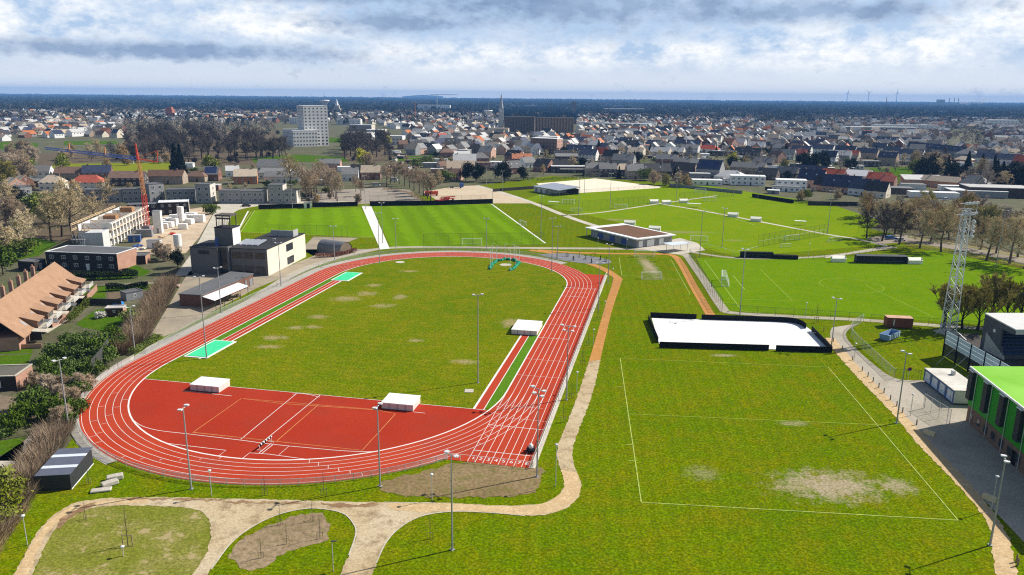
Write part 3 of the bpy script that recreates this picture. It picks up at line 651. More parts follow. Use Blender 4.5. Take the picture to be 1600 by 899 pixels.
# --- goals
def goal(w_=7.3, h=2.4, dp=1.8):
    t = thing('football_goal', '', 'goal')
    m = MB()
    for x in (-w_/2, w_/2): m.bar((x, 0, 0), (x, 0, h), .07, 6); m.bar((x, 0, h), (x, dp*.5, h), .05, 5); m.bar((x, dp*.5, h), (x, dp, 0), .04, 5); m.bar((x, 0, .04), (x, dp, .04), .04, 5)
    m.bar((-w_/2, 0, h), (w_/2, 0, h), .07, 6); m.bar((-w_/2, dp, .05), (w_/2, dp, .05), .04, 5); m.build('frame', wht, t)
    m = MB()
    m.add([(-w_/2, dp*.5, h), (w_/2, dp*.5, h), (w_/2, dp, 0), (-w_/2, dp, 0)], [(0, 1, 2, 3)]); m.add([(-w_/2, .05, h), (w_/2, .05, h), (w_/2, dp*.5, h), (-w_/2, dp*.5, h)], [(0, 1, 2, 3)])
    for x in (-w_/2, w_/2): m.add([(x, 0, 0), (x, dp, 0), (x, dp*.5, h), (x, 0, h)], [(0, 1, 2, 3)])
    m.build('net', net_m, t); return t
gl = None
for px, rz, s, lab in (((1127, 442), math.radians(-105), 1.25, 'full-size goal on the left goal line of the football pitch'), ((1017, 435), math.radians(185), .85, 'nearer goal on the worn sandy strip of grass'), ((1007, 402), 0, .95, 'small goal beyond the worn sandy strip'),
    ((888, 318), 2.9, .9, 'goal in the fenced corner by the sand pitch'), ((970, 326), 0., .9, 'goal on the white path in front of the ball-stop fence'), ((1110, 315), 0.1, .9, 'goal at the left end of the farthest pitch'), ((1094, 301), 3.1, .9, 'goal by the grey garden fence'),
    ((901, 331), .1, .75, 'training goal turned over by the fork of the paths'), ((1238, 376), .3, .9, 'goal at the end of the worn pitch'), ((1305, 378), .4, .8, 'small goal in the tree shadow by the right path'), ((1228, 387), .3, .6, 'low training goal behind the black bench row'),
    ((1092, 377), -.3, .9, 'goal at the near corner beside the terrace canopy'), ((202, 256), 0., .9, 'goal at the far side of the yellow field'), ((235, 271), 0, .9, 'goal near the crane mast on the yellow field'), ((737, 383), 0, 1., 'goal inside the right striped pitch fence'), ((818, 352), 2., .8, 'goal lying beside the sloping touchline kerb')):
    if gl is None:
        gl = goal(); gl.location = (*G(*px), 0); gl.rotation_euler.z = rz; gl.scale = (s,)*3; gl['label'] = lab; gl['group'] = 'goals on the pitches'
    else: dup(gl, G(*px), rz, lab, 'goals on the pitches', s)
# --- dugouts
def dugout():
    t = thing('team_dugout', '', 'dugout'); c = mat('dugout_shell', (.80, .78, .66), .5, .06)
    m = MB(); m.box(-2.4, .95, 0, 2.4, 1.05, 1.3); m.slab([(-2.5, -.6, 2.1), (2.5, -.6, 2.1), (2.5, 1.1, 1.3), (-2.5, 1.1, 1.3)], .08); m.box(-2.45, -.2, 0, -2.38, .8, 1.9); m.box(2.38, -.2, 0, 2.45, .8, 1.9); m.build('shell', c, t)
    m = MB(); m.box(-2.2, .3, .38, 2.2, .75, .45); m.build('bench', wood, t); return t
dg = None
for px, rz, lab in (((1022, 318), .1, 'white dugout left of the path crossing'), ((1041, 319), .1, 'white dugout nearest the path crossing'), ((1068, 317), .1, 'white dugout right of the path crossing'), ((1145, 339), -.35, 'cream dugout on the long path, left one'), ((1181, 346), -.35, 'cream dugout on the long path, right one'),
    ((984, 352), -.35, 'cream dugout behind the clubhouse roof, left one'), ((1023, 361), -.35, 'cream dugout behind the clubhouse roof, right one'), ((1309, 409), 0., 'cream dugout left of the long dark shelter'), ((1428, 412), 0., 'cream dugout right of the long dark shelter')):
    if dg is None: dg = dugout(); dg.location = (*G(*px), 0); dg.rotation_euler.z = rz+PI; dg['label'] = lab; dg['group'] = 'team dugouts'
    else: dup(dg, G(*px), rz+PI, lab, 'team dugouts')
def roofbench(px, rz, ln, lab):
    t = thing('covered_bench', lab, 'bench', G(*px), rz, 'long covered benches'); m = MB(); m.slab([(-ln/2, -.5, 1.9), (ln/2, -.5, 1.9), (ln/2, .5, 2.05), (-ln/2, .5, 2.05)], .08); m.build('roof', wht, t)
    for x in (-ln/2+.3, 0, ln/2-.3): m = MB(); m.bar((x, .3, 0), (x, .3, 1.95), .05, 4); m.build('post', steel, t)
    m = MB(); m.box(-ln/2+.3, .1, .4, ln/2-.3, .45, .46); m.build('seat', wood, t)
roofbench((1084, 324), -.35, 7, 'white roofed bench strip near the path crossing'); roofbench((1250, 352), -.4, 5, 'white roofed bench alone on the right far pitch'); roofbench((865, 321), -.5, 6, 'white bench strip beside the small fenced pitch')
f0, rz, wd = frame((1338, 411), (1417, 412.5))
t = thing('spectator_shelter', 'long dark open shelter on the football touchline', 'shelter', f0, rz)
m = MB(); m.box(0, 2.2, 0, wd, 2.3, 2.5); m.box(0, 0, 0, .08, 2.2, 2.5); m.box(wd-.08, 0, 0, wd, 2.2, 2.5); m.build('wall', mat('shelter_black', (.035, .032, .028), .8, .2, .5), t)
m = MB(); m.slab([(-.1, -.2, 2.55), (wd+.1, -.2, 2.55), (wd+.1, 2.4, 2.7), (-.1, 2.4, 2.7)], .1); m.build('roof', dgrey, t)
for i in range(8): m = MB(); m.box(i*wd/7-.05, .0, 0, i*wd/7+.05, .08, 2.5); m.build('post', dgrey, t)
m = MB(); m.box(.2, 1.4, .4, wd-.2, 1.9, .5); m.build('bench', mgrey, t)
for k, (a, b, h, lab) in enumerate((((1157, 402), (1207, 403), 2.0, 'taller black hedge block beside the curved path'), ((1207, 403.5), (1246, 405), 1.3, 'lower black hedge block beside the curved path'))):
    wallrun('screen_wall', lab, 'screen', [a, b], h, 2., blk)
# --- landing mats
def landing(nm, u0, u1, v0, v1, h, lab, split):
    x, y = T((u0+u1)/2, (v0+v1)/2); t = thing('landing_mat', lab, 'landing mat', (x, y), math.atan2(N_[1], N_[0]), 'covered landing mats')
    L2, W2 = (v1-v0)/2, (u1-u0)/2
    m = MB(); m.box(-L2+.08, -W2+.08, .06, L2-.08, W2-.08, h-.1); m.build('mat_body', mat('mat_side', (.70, .58, .53), .7, .1, 1.2), t)
    m = MB()
    for i in range(split):
        a = -L2+2*L2*i/split+.015; b = -L2+2*L2*(i+1)/split-.015
        m.slab([(a, -W2, h), (b, -W2, h), (b, W2, h+.16), (a, W2, h+.16)], .16)
    m.build('cover', mat('mat_cover', (.82, .81, .77), .55, .04, .8), t)
    for i in range(1, 4): m = MB(); x = -L2+2*L2*i/4; m.box(x-.04, -W2-.03, .15, x+.04, -W2-.0, h-.02); m.build('strap', mgrey, t)
    m = MB(); m.box(-L2+.2, -W2-.04, .0, L2-.2, W2-.2, .07); m.build('trolley', dgrey, t)
landing('a', 93.4, 97.3, -59.2, -53.0, 1.25, 'white covered high-jump mat at the left of the red area', 2)
landing('b', 93.2, 97.5, -20.5, -14.4, 1.25, 'white covered high-jump mat below the lone infield mast', 1)
landing('c', 40.5, 48.5, -6.7, -.4, 1.2, 'big white covered pole-vault mat beside the home straight', 1)
# --- white barrier frame (steeple hurdle) on the red area
f0, rz, wd = frame((405, 705), (425, 690))
t = thing('steeplechase_barrier', 'black and white striped barrier on the red area', 'hurdle', f0, rz)
m = MB(); m.bar((0, 0, .9), (wd, 0, .9), .13, 4); m.build('beam', wht, t)
for i in range(5): m = MB(); m.bar((wd*(i+.5)/5-.3, 0, .9), (wd*(i+.5)/5+.15, 0, .9), .14, 4); m.build('stripe', blk, t)
for x in (.2, wd-.2): m = MB(); m.bar((x, 0, 0), (x, 0, .9), .06, 5); m.bar((x, -.5, .03), (x, .5, .03), .05, 4); m.build('leg', wht, t)
# --- hammer cage
c = G(790, 414); t = thing('hammer_cage', 'tall white hammer cage with lowered green nets on the infield', 'throwing cage', c)
ring_ = [(766, 421), (769, 414), (776, 409), (789, 406), (803, 407), (811, 411), (806, 418), (797, 424)]
for i, p in enumerate(ring_):
    x, y = G(*p); h = 7. if i in (0, 1, 6, 7) else 5.5; m = MB(); m.bar((x-c[0], y-c[1], 0), (x-c[0], y-c[1], h), .09, 5); m.bar((x-c[0], y-c[1], h), (x-c[0]+.8*(1 if i < 4 else -1), y-c[1], h+.3), .07, 4); m.build('post', wht, t)
cage_net = mat('green_cage_net', (.02, .36, .20), .8, .35, 1.5, fine=4); m = MB(); r2 = random.Random(3)
for a, b in zip(ring_[:-1], ring_[1:]):
    if (a, b) == (ring_[5], ring_[6]): pass
    A, B = G(*a), G(*b); n = 8
    for i in range(n):
        q = i/n; m.ball((A[0]+(B[0]-A[0])*q-c[0]+r2.uniform(-.3, .3), A[1]+(B[1]-A[1])*q-c[1]+r2.uniform(-.3, .3), .25), .6, .5, r2.uniform(.25, .7), 6, 4)
m.build('net', cage_net, t)
m = MB(); m.bar((0, 0, .0), (0, 0, .05), 2.0, 16); m.build('throwing_circle', conc_m, t)
for p, rx, lab in (((625, 410), 1.6, 'pale round shot-put circle on the infield grass'), ((733, 611), 1.2, 'small pale inspection slab by the left runway edge')):
    x, y = G(*p); m = MB(); m.bar((0, 0, 0), (0, 0, .06), rx, 14 if rx > 1.3 else 4); o = m.build('concrete_slab', conc_m, None, (x, y, 0)); tag(o, lab, 'slab')
# --- white rink
rk = thing('inline_rink', 'white floored rink inside black boards', 'sports rink', G(1160, 525)); o = rk.location
Q = [G(*p) for p in smooth([(1018, 497), (1140, 501), (1230, 504), (1250, 507), (1261, 512)])+[(1268, 517), (1299, 549), (1031, 541)]]
sheetm = bmesh.new(); f_ = sheetm.faces.new([sheetm.verts.new((x-o.x, y-o.y, .05)) for x, y in Q]); bmesh.ops.triangulate(sheetm, faces=[f_]); sheetm.normal_update()
for q in sheetm.faces:
    if q.normal.z < 0: q.normal_flip()
me = bpy.data.meshes.new('floor'); sheetm.to_mesh(me); sheetm.free(); me.materials.append(soil('rink_floor', (.80, .80, .80), (.78, .77, .75), (.78, .72, .62), .09, .8, .6, grit=.10)); put('floor', me, rk)
m = MB()
for i in range(1, 7):
    a, b = G(1018+38*i, 499+1.2*i), G(1033+40*i, 541+1.3*i); ribbon(m, [(a[0]-o.x, a[1]-o.y), (b[0]-o.x, b[1]-o.y)], .07, .056)
m.build('floor_joint', mat('joint_grey', (.55, .55, .55)), rk)
ri = mat('rink_lining', (.78, .77, .75), .6, .05)
for P in ([(1016, 496), (1088, 499)], [(1096, 499.5), (1180, 502)], smooth([(1180, 502), (1230, 504), (1250, 508), (1259, 514)]), [(1268, 518), (1299, 550)], [(1300, 551), (1212, 548.5)], [(1201, 548), (1030, 543)], [(1028, 536), (1013, 500)]):
    W_ = [G(*p) for p in P]; m = MB(); m2 = MB()
    for a, b in zip(W_, W_[1:]):
        d = Vector((b[0]-a[0], b[1]-a[1])); n = Vector((-d.y, d.x)).normalized()*.06
        m.prism([(a[0]+n.x-o.x, a[1]+n.y-o.y), (b[0]+n.x-o.x, b[1]+n.y-o.y), (b[0]-n.x-o.x, b[1]-n.y-o.y), (a[0]-n.x-o.x, a[1]-n.y-o.y)], 0, 1.35)
    m.build('board', blk, rk)
gx, gy = G(1270, 524)
t = dup(gl, (gx, gy), math.radians(-50), 'low dark-shadowed goal at the right end of the white rink', 'goals on the pitches', .3)
# --- fitness trail devices
r3 = random.Random(11)
for i, (px, k) in enumerate((((870, 404), 0), ((886, 401), 1), ((896, 407), 2), ((905, 402), 0), ((915, 405), 3), ((924, 411), 2), ((927, 402), 1), ((938, 406), 2), ((946, 409), 3))):
    nm = ('pull-up bars', 'parallel bars', 'black stepper', 'bench press frame')[k]
    t = thing('fitness_device', '%s on the grey rubber fitness area' % ('dark '+nm), 'fitness device', G(*px), r3.uniform(0, 3), 'fitness devices')
    m = MB(); m.box(-.5, -.4, 0, .5, .4, .05); m.build('base', dgrey, t); m = MB()
    if k == 0: m.bar((-1, 0, 0), (-1, 0, 2.6), .07, 5); m.bar((1, 0, 0), (1, 0, 2.4), .07, 5); m.bar((-1, 0, 2.4), (1, 0, 2.4), .05, 5)
    elif k == 1:
        for y in (-.3, .3): m.bar((-.9, y, 1.2), (.9, y, 1.2), .05, 5); m.bar((-.9, y, 0), (-.9, y, 1.2), .05, 5); m.bar((.9, y, 0), (.9, y, 1.2), .05, 5)
    elif k == 2: m.bar((0, 0, 0), (.1, 0, 1.5), .14, 5); m.bar((-.5, -.2, .5), (.6, -.2, .4), .1, 4); m.ball((0, 0, 1.2), .25, .2, .3)
    else: m.bar((-.6, 0, 0), (-.6, 0, 2.), .08, 5); m.box(-.5, -.2, .5, .9, .2, .6); m.bar((-.6, -.7, 1.4), (-.6, .7, 1.4), .06, 5)
    m.build('frame', blk if k else wood, t)
# --- small things
t = thing('line_marking_machine', 'small white and black machine on the outer starting lane', 'track machine', T(108.5, 9.0)); m = MB(); m.box(-.55, -.8, .25, .55, .8, .6); m.build('body', blk, t); m = MB(); m.ball((0, 0, .95), .4, .4, .5); m.build('tank', wht, t)
for x in (-.6, .6): m = MB(); m.bar((x-.1, .4, .28), (x+.1, .4, .28), .28, 10); m.build('wheel', dgrey, t)
for i, (px, lab) in enumerate((((160, 767), 'flat white stone slab heap beside the dark shed'), ((172, 758), 'rough pale stone block, middle one of the heap'), ((180, 749), 'longest pale concrete block of the heap'))):
    m = MB(); m.box(-1.1 if i else -1.5, -.55, 0, 1.1 if i else 1.2, .55, (.3, .65, .7)[i]); bmv = m.mesh('stone_block', mat('pale_stone', (.55, .50, .42), .9, .25, 1.2, fine=5)); ob = put('stone_block', bmv, None, (*G(*px), 0), (.3, .75, .5)[i])
    bv = ob.modifiers.new('edge', 'BEVEL'); bv.width = .12; bv.segments = 2; tag(ob, lab, 'stone block', 'stone blocks by the dark shed')
# bollards along the right trail
bo = None
for i, px in enumerate([(1287, 518), (1302, 534), (1316, 547), (1332, 563), (1347, 580), (1356, 589), (1364, 597), (1373, 606), (1381, 614), (1391, 625), (1401, 635), (1410, 645), (1432, 664), (1590, 884), (1588, 878)]):
    if bo is None:
        m = MB(); m.bar((0, 0, 0), (0, 0, 1.0), .11, 8, .10); m.bar((0, 0, 1.0), (0, 0, 1.06), .10, 8, .04); bo = m.build('wooden_bollard', wood, None, (*G(*px), 0)); tag(bo, 'round timber bollard between the wood chip trail and the road', 'bollard', 'timber bollards along the trail')
    else:
        c_ = bo.copy(); COL.objects.link(c_); c_.location = (*G(*px), 0); THINGS.append(c_)
for px, lab in (((1452, 680), 'yellow concrete block at the kerb nearest the cabin'), ((1546, 782), 'yellow concrete block at the kerb by the tall mast')):
    m = MB(); m.box(-.9, -.3, 0, .9, .3, .75); ob = m.build('concrete_block', mat('yellow_block', (.62, .52, .30), .85, .1, 1.), None, (*G(*px), 0), -.95); tag(ob, lab, 'barrier block')
t = thing('road_sign', 'round red and blue no-stopping sign by the fence', 'road sign', G(1419, 593)); m = MB(); m.bar((0, 0, 0), (0, 0, 2.2), .035, 5); m.build('pole', steel, t)
m = MB(); m.bar((0, -.05, 2.2), (0, -.09, 2.2), .42, 16); m.build('plate', mat('sign_red', (.45, .03, .03), .5), t); m = MB(); m.bar((0, -.09, 2.2), (0, -.10, 2.2), .30, 16); m.build('plate_centre', mat('sign_blue', (.03, .06, .25), .5), t)
# saplings with stakes
def sapling(h):
    t = thing('staked_sapling', '', 'young tree'); bk = mat('sapling_bark', (.12, .09, .06), .9); m = MB(); m.bar((0, 0, 0), (.05, 0, h*.55), .05, 5, .03); m.bar((.05, 0, h*.55), (0, .05, h), .03, 4, .008); m.build('trunk', bk, t)
    m = MB(); q = random.Random(int(h*10))
    for i in range(26):
        z = h*(.35+.6*i/26); a = 2.4*i; l = h*.22*(1.1-i/26); m.bar((0, 0, z), (l*math.cos(a), l*math.sin(a), z+l*1.1), .012, 3, .004)
    m.build('crown', bk, t)
    m = MB()
    for x in (-.45, .45): m.bar((x, 0, 0), (x, 0, 1.2), .05, 4)
    m.bar((-.45, 0, 1.1), (.45, 0, 1.1), .04, 4); m.build('stake', wood, t); return t
sp = None
for px, s, lab in (((200, 853), 1.3, 'bare staked sapling in the middle of the weedy lawn loop'), ((134, 812), .7, 'sapling with wide timber frame on the left path edge'), ((438, 820), .7, 'sapling at the far end of the planting bed'), ((488, 814), .7, 'sapling at the right tip of the planting bed'), ((448, 850), .7, 'sapling at the lower rim of the planting bed'), ((500, 842), .8, 'sapling at the right rim of the planting bed'), ((408, 872), .7, 'sapling at the near end of the planting bed'),
    ((506, 774), .9, 'sapling under the near bend railing by the bank'), ((139, 757), .8, 'sapling right of the dark shed'), ((414, 774), .8, 'sapling at the middle of the near bend railing'), ((672, 842), .8, 'sapling alone in the grass below the path bend'), ((880, 660), .9, 'sapling low along the home straight railing'), ((893, 623), .9, 'sapling by the second straight mast'), ((910, 570), .9, 'sapling where the orange trail begins'), ((919, 540), .9, 'sapling beside the upper orange trail'), ((934, 500), .8, 'sapling near the far end of the railing'), ((1275, 505), 1.3, 'brown-twigged sapling behind the rink corner'), ((933, 488), .8, 'sapling beside the top of the orange trail')):
    if sp is None: sp = sapling(4.2); sp.location = (*G(*px), 0); sp.scale = (s,)*3; sp['label'] = lab; sp['group'] = 'staked saplings'
    else: dup(sp, G(*px), rnd.uniform(-.6, .6), lab, 'staked saplings', s)
# ================================================================ BUILDINGS ROUND THE FIELDS
brick_g = mat('grey_brick', (.17, .165, .16), .9, .15, .8, fine=9)
brick_y = mat('cream_brick', (.55, .50, .40), .9, .12, .6, fine=10)
brick_b = mat('brown_brick', (.24, .15, .10), .9, .2, .8, fine=10)
brick_p = mat('pink_brick', (.48, .27, .19), .9, .18, .8, fine=10)
brick_k = mat('black_brick', (.040, .032, .028), .9, .2, .8, fine=10)
felt = mat('roofing_felt', (.030, .030, .033), .8, .25, .15, fine=3)
felt_g = mat('grey_roofing', (.14, .14, .145), .8, .2, .2, fine=4)
render_w = mat('white_render', (.74, .73, .70), .8, .06, .4)
render_g = mat('grey_render', (.36, .36, .36), .8, .1, .5)
tile_o = mat('orange_clay_tiles', (.38, .225, .135), .9, .16, .5, fine=5)
frame_w = mat('white_window_frame', (.76, .76, .74), .5, .04)
def window(par, face, a, z, w_, h, fr=frame_w, at=0., nm='window', bars=1, gl=None, d=.06):
    """window part + pane sub-part on a wall: face 'f' front (y=at), 'r' right (x=at), 'l' left (x=at), 'b' back (y=at); a = position along the wall"""
    m = MB(); q = .09; S_ = -1 if face in 'fl' else 1
    def bx(u0, u1, z0, z1, dd):
        lo, hi = sorted((at, at+S_*dd))
        if face in 'fb': m.box(u0, lo, z0, u1, hi, z1)
        else: m.box(lo, u0, z0, hi, u1, z1)
    bx(a-w_/2, a+w_/2, z, z+q, d); bx(a-w_/2, a+w_/2, z+h-q, z+h, d)
    for i in range(bars+2):
        x = a-w_/2+q/2+(w_-q)*i/(bars+1); bx(x-q/2, x+q/2, z+q, z+h-q, d)
    o = m.build(nm, fr, par); m = MB(); S0 = m
    lo, hi = sorted((at+S_*.004, at+S_*(d*.5)))
    if face in 'fb': m.box(a-w_/2+q*.8, lo, z+q*.8, a+w_/2-q*.8, hi, z+h-q*.8)
    else: m.box(lo, a-w_/2+q*.8, z+q*.8, hi, a+w_/2-q*.8, z+h-q*.8)
    m.build('pane', gl or glass, o); return o
def flat_roof(par, x0, y0, x1, y1, z, m_, edge=.25, lip=.2, trim=None):
    m = MB(); m.box(x0, y0, z, x1, y1, z+.12); r = m.build('roof', m_, par)
    m = MB()
    for a in ((x0-.05, y0-.05, x1+.05, y0+edge), (x0-.05, y1-edge, x1+.05, y1+.05), (x0-.05, y0+edge, x0+edge, y1-edge), (x1-edge, y0+edge, x1+.05, y1-edge)): m.box(a[0], a[1], z+.121, a[2], a[3], z+.12+lip)
    m.build('parapet', trim or m_, r); return r
# ---- two-storey brick school with stair tower
o, rz, wd = frame((300, 427), (418, 432)); H_ = 8.3
t = thing('school_building', 'two-storey grey brick school with flat black roof and stair tower', 'school', o, rz); W2 = 25.2; D2 = 30.
m = MB(); m.box(0, .8, 0, 9.2, 12., H_); m.box(0, 0, 0, 9.2, .8, H_); m.box(9.2, 1.2, 0, 13.2, 12, H_); m.box(13.2, .6, 0, W2, D2, H_); m.build('wall', brick_g, t)
m = MB(); m.box(W2, .6, .0, W2+.06, D2, H_-.15); m.build('side_wall', mat('sunlit_cream_wall', (.68, .62, .50), .85, .06, .4), t)  # cream right wall, sunlight on it put into the colour
m = MB(); m.prism([(-.1, -.1), (9.3, -.1), (9.3, .5), (W2+.15, .5), (W2+.15, D2+.1), (13, D2+.1), (13, 12.1), (-.1, 12.1)], H_, H_+.18); m.build('roof', felt, t)
m = MB(); m.box(12.4, -.3, 0, 13.0, 2.2, H_+.5); m.build('fin', brick_g, t)
m = MB(); m.box(9.3, 1.14, .2, 12.3, 1.19, H_-.6); m.build('entrance_glazing', glass, t)
window(t, 'f', 4.6, 6.3, 3.8, 1.2, dgrey, 0., bars=0)
for x in (15.3, 19., 22.8):
    window(t, 'f', x, 5.3, 3.1, 1.9, dgrey, .6, bars=4, gl=mat('amber_blinds', (.10, .075, .045), .3, .5, 2.)); window(t, 'f', x, .4, 3.1, 2.5, dgrey, .6, bars=4)
for y, n in ((17., 5),):
    window(t, 'r', y, 4.9, 5.2, 2.4, dgrey, W2+.06, bars=5); window(t, 'r', y+.3, .5, 5.2, 2.4, dgrey, W2+.06, bars=5)
m = MB(); m.box(6.2, 4.6, H_+.18, 12.2, 9.6, H_+5.6); tw = m.build('stair_tower', brick_g, t)
m = MB(); m.box(12.2, 4.6, H_+.18, 12.26, 9.6, H_+5.5); m.build('side_wall', mat('white_tower_wall', (.74, .72, .68), .8, .05), tw)
m = MB(); m.box(6.1, 4.5, H_+5.6, 12.4, 9.7, H_+5.8); m.build('tower_roof', felt, tw)
m = MB()
for x in (6.8, 11.4):
    for y in (5.2, 9.): m.box(x-.12, y-.12, H_+5.8, x+.12, y+.12, H_+9.2)
m.box(6.5, 4.9, H_+9.2, 11.7, 9.3, H_+9.7); m.box(6.8, 5.1, H_+8.3, 11.4, 5.2, H_+8.9)
for i in range(9): m.box(6.9+i*.53, 5.15, H_+6.0, 6.98+i*.53, 5.2, H_+8.3)
m.build('belfry_frame', mat('brown_steel', (.10, .085, .07), .6, .15), tw)
for i in range(4): m = MB(); m.slab([(12.9+i*1.9, 5.2, H_+.5), (14.3+i*1.9, 5.2, H_+.5), (14.9+i*1.9, 10.5, H_+1.3), (13.5+i*1.9, 10.5, H_+1.3)], .3); m.build('skylight', mat('skylight_glass', (.34, .36, .40), .25, .1), t)
m = MB(); m.box(W2-8.5, 22., H_+.18, W2-.6, 22.4, H_+2.3); m.box(W2-1, 22.4, H_+.18, W2-.6, 26, H_+2.3); m.build('roof_screen', render_g, t)
m = MB(); m.bar((7.6, 2.8, H_+.18), (7.6, 2.8, H_+2.6), .5, 10); m.build('blue_vent', mat('blue_paint', (.04, .10, .30), .5), t)
m = MB(); m.bar((21, 14, H_+.2), (21, 14, H_+.8), .2, 6); m.bar((21, 14, H_+.8), (21.9, 14, H_+.9), .2, 6); m.build('roof_vent', steel, t)
# ---- low building with white canopy
P = [G(*p, 3.2) for p in [(280, 460), (317, 462), (395, 429), (360, 426)]]; o = P[0]
t = thing('changing_rooms', 'low flat-roofed brick changing rooms with a white canopy', 'pavilion', o); Q = [(x-o[0], y-o[1]) for x, y in P]
m = MB(); m.prism(Q, 0, 3.2); m.build('wall', mat('dark_red_brick', (.20, .10, .07), .9, .2, .8, fine=10), t); c0 = (sum(q[0] for q in Q)/4, sum(q[1] for q in Q)/4)
m = MB(); m.prism([(c0[0]+(x-c0[0])*1.03, c0[1]+(y-c0[1])*1.03) for x, y in Q], 3.2, 3.45); m.build('roof', felt_g, t)
P = [G(*p, 2.9) for p in [(316, 464), (335, 470), (388, 447), (372, 442)]]; m = MB(); m.slab([(x-o[0], y-o[1], 2.95) for x, y in P], .12); cn = m.build('canopy', mat('white_canopy_sheet', (.84, .84, .83), .5, .03), t)
for i in range(5):
    x = P[1][0]+(P[2][0]-P[1][0])*(i+.1)/4.2-o[0]; y = P[1][1]+(P[2][1]-P[1][1])*(i+.1)/4.2-o[1]; m = MB(); m.bar((x, y, 0), (x, y, 2.85), .07, 5); m.build('post', dgrey, cn)
dx, dy = Q[2][0]-Q[1][0], Q[2][1]-Q[1][1]; L_ = math.hypot(dx, dy); ux, uy = dx/L_, dy/L_; nx, ny = uy, -ux
for s_, w_ in ((L_-2.2, 1.6), (L_-4.6, .9)):
    m = MB(); a = (Q[1][0]+ux*s_+nx*.04, Q[1][1]+uy*s_+ny*.04); m.prism([a, (a[0]+ux*w_, a[1]+uy*w_), (a[0]+ux*w_+nx*.05, a[1]+uy*w_+ny*.05), (a[0]+nx*.05, a[1]+ny*.05)], .1, 2.3); m.build('door', mgrey, t)
for i in range(3):
    q = (P[0][0]*(1-(i+1)/4)+P[3][0]*(i+1)/4, P[0][1]*(1-(i+1)/4)+P[3][1]*(i+1)/4); b = thing('picnic_bench', 'timber picnic bench under the white canopy', 'bench', (q[0]+2.2, q[1]-.6), 1.3, 'picnic benches under the canopy')
    m = MB(); m.box(-.9, -.35, .7, .9, .35, .76); m.build('table_top', wood, b)
    for y in (-.65, .65): m = MB(); m.box(-.9, y-.14, .42, .9, y+.14, .47); m.build('seat', wood, b)
    m = MB(); m.box(-.6, -.7, 0, -.5, .7, .42); m.box(.5, -.7, 0, .6, .7, .42); m.box(-.6, -.1, .42, -.5, .1, .7); m.box(.5, -.1, .42, .6, .1, .7); m.build('leg', wood, b)
# ---- barrel-roofed hut
a, b = G(531, 399), G(550, 394); rz = math.atan2(b[1]-a[1], b[0]-a[0]); wd = math.hypot(b[0]-a[0], b[1]-a[1])
t = thing('barrel_hut', 'barrel-roofed metal hut with a weathered timber end', 'hut', ((a[0]+b[0])/2, (a[1]+b[1])/2), rz); R_ = max(2.6, wd/2); n = 12; m = MB(); Lh = 10.5
vs = [(R_*math.cos(PI*i/n), y, 1.1+R_*.95*math.sin(PI*i/n)) for y in (-.15, Lh) for i in range(n+1)]; m.add(vs, [(i, i+1, n+2+i, n+1+i) for i in range(n)]); m.box(-R_, -.15, 0, -R_+.06, Lh, 1.1); m.box(R_-.06, -.15, 0, R_, Lh, 1.1); m.build('roof', mat('corrugated_metal', (.20, .20, .21), .5, .2, .8, metal=.3), t)
for y in (0, Lh-.1): m = MB(); q = [(R_*.97*math.cos(PI*i/n), 1.1+R_*.92*math.sin(PI*i/n)) for i in range(n+1)]+[(-R_*.97, 0), (R_*.97, 0)]; m.add([(x, y, z) for x, z in q], [tuple(range(len(q)))]); m.build('end_wall', mat('timber_boards', (.20, .155, .11), .9, .3, 1.5, fine=6), t)
# ---- clubhouse
P = [G(*p, 3.4) for p in [(914, 356), (995, 375), (1035, 364), (950, 346)]]; o = P[0]; rz = math.atan2(P[1][1]-o[1], P[1][0]-o[0]); wd = math.dist(P[0], P[1]); dp = math.dist(P[1], P[2])
t = thing('clubhouse', 'low grey clubhouse with white-edged flat roof and brown sedum top', 'clubhouse', o, rz)
m = MB(); m.box(2.8, 1., 0, wd-1., dp-1., 3.2); m.build('wall', mat('grey_cladding', (.30, .30, .30), .85, .12, .8, fine=5), t)
m = MB(); m.box(0, 0, 3.2, wd, dp, 3.6); m.build('roof', wht, t); m = MB(); m.box(4.2, 2.2, 3.602, wd-2.0, dp-1.6, 3.68); m.build('sedum', soil('brown_sedum', (.20, .095, .065), (.16, .09, .05), (.12, .10, .05), .6, 3.), t)
for x in (.4,):
    for y in (.5, dp-.5): m = MB(); m.box(x-.1, y-.1, 0, x+.1, y+.1, 3.2); m.build('post', wht, t)
for x in (9., 16., 23.): m = MB(); m.box(x-1.5, .93, .3, x+1.5, .99, 2.5); m.build('blue_shutter', mat('royal_blue_paint', (.04, .08, .30), .5, .1), t)
for x in (4.5, 6.0): m = MB(); m.box(x-.5, .93, .1, x+.5, .99, 2.3); m.build('door', render_g, t)
for y, w_ in ((3., 2.), (8., 3.6), (13.5, 2.2)):
    m = MB(); m.box(wd-1., y-w_/2, .1, wd-.94, y+w_/2, 2.6); m.build('garage_door', wht, t)
P = [G(*p, 2.7) for p in [(1035, 380), (1050, 384.5), (1081, 380), (1066, 377.5)]]; o = P[0]; t = thing('terrace_canopy', 'thin pale free-standing canopy on the clubhouse terrace', 'canopy', o); m = MB(); m.slab([(x-o[0], y-o[1], 2.8) for x, y in P], .15); m.build('roof', mat('pale_blue_sheet', (.60, .66, .70), .5, .05), t)
for i in range(4): q = P[i]; cx = sum(p[0] for p in P)/4; cy_ = sum(p[1] for p in P)/4; m = MB(); x, y = q[0]*.7+cx*.3-o[0], q[1]*.7+cy_*.3-o[1]; m.bar((x, y, 0), (x, y, 2.7), .08, 5); m.build('post', steel, t)
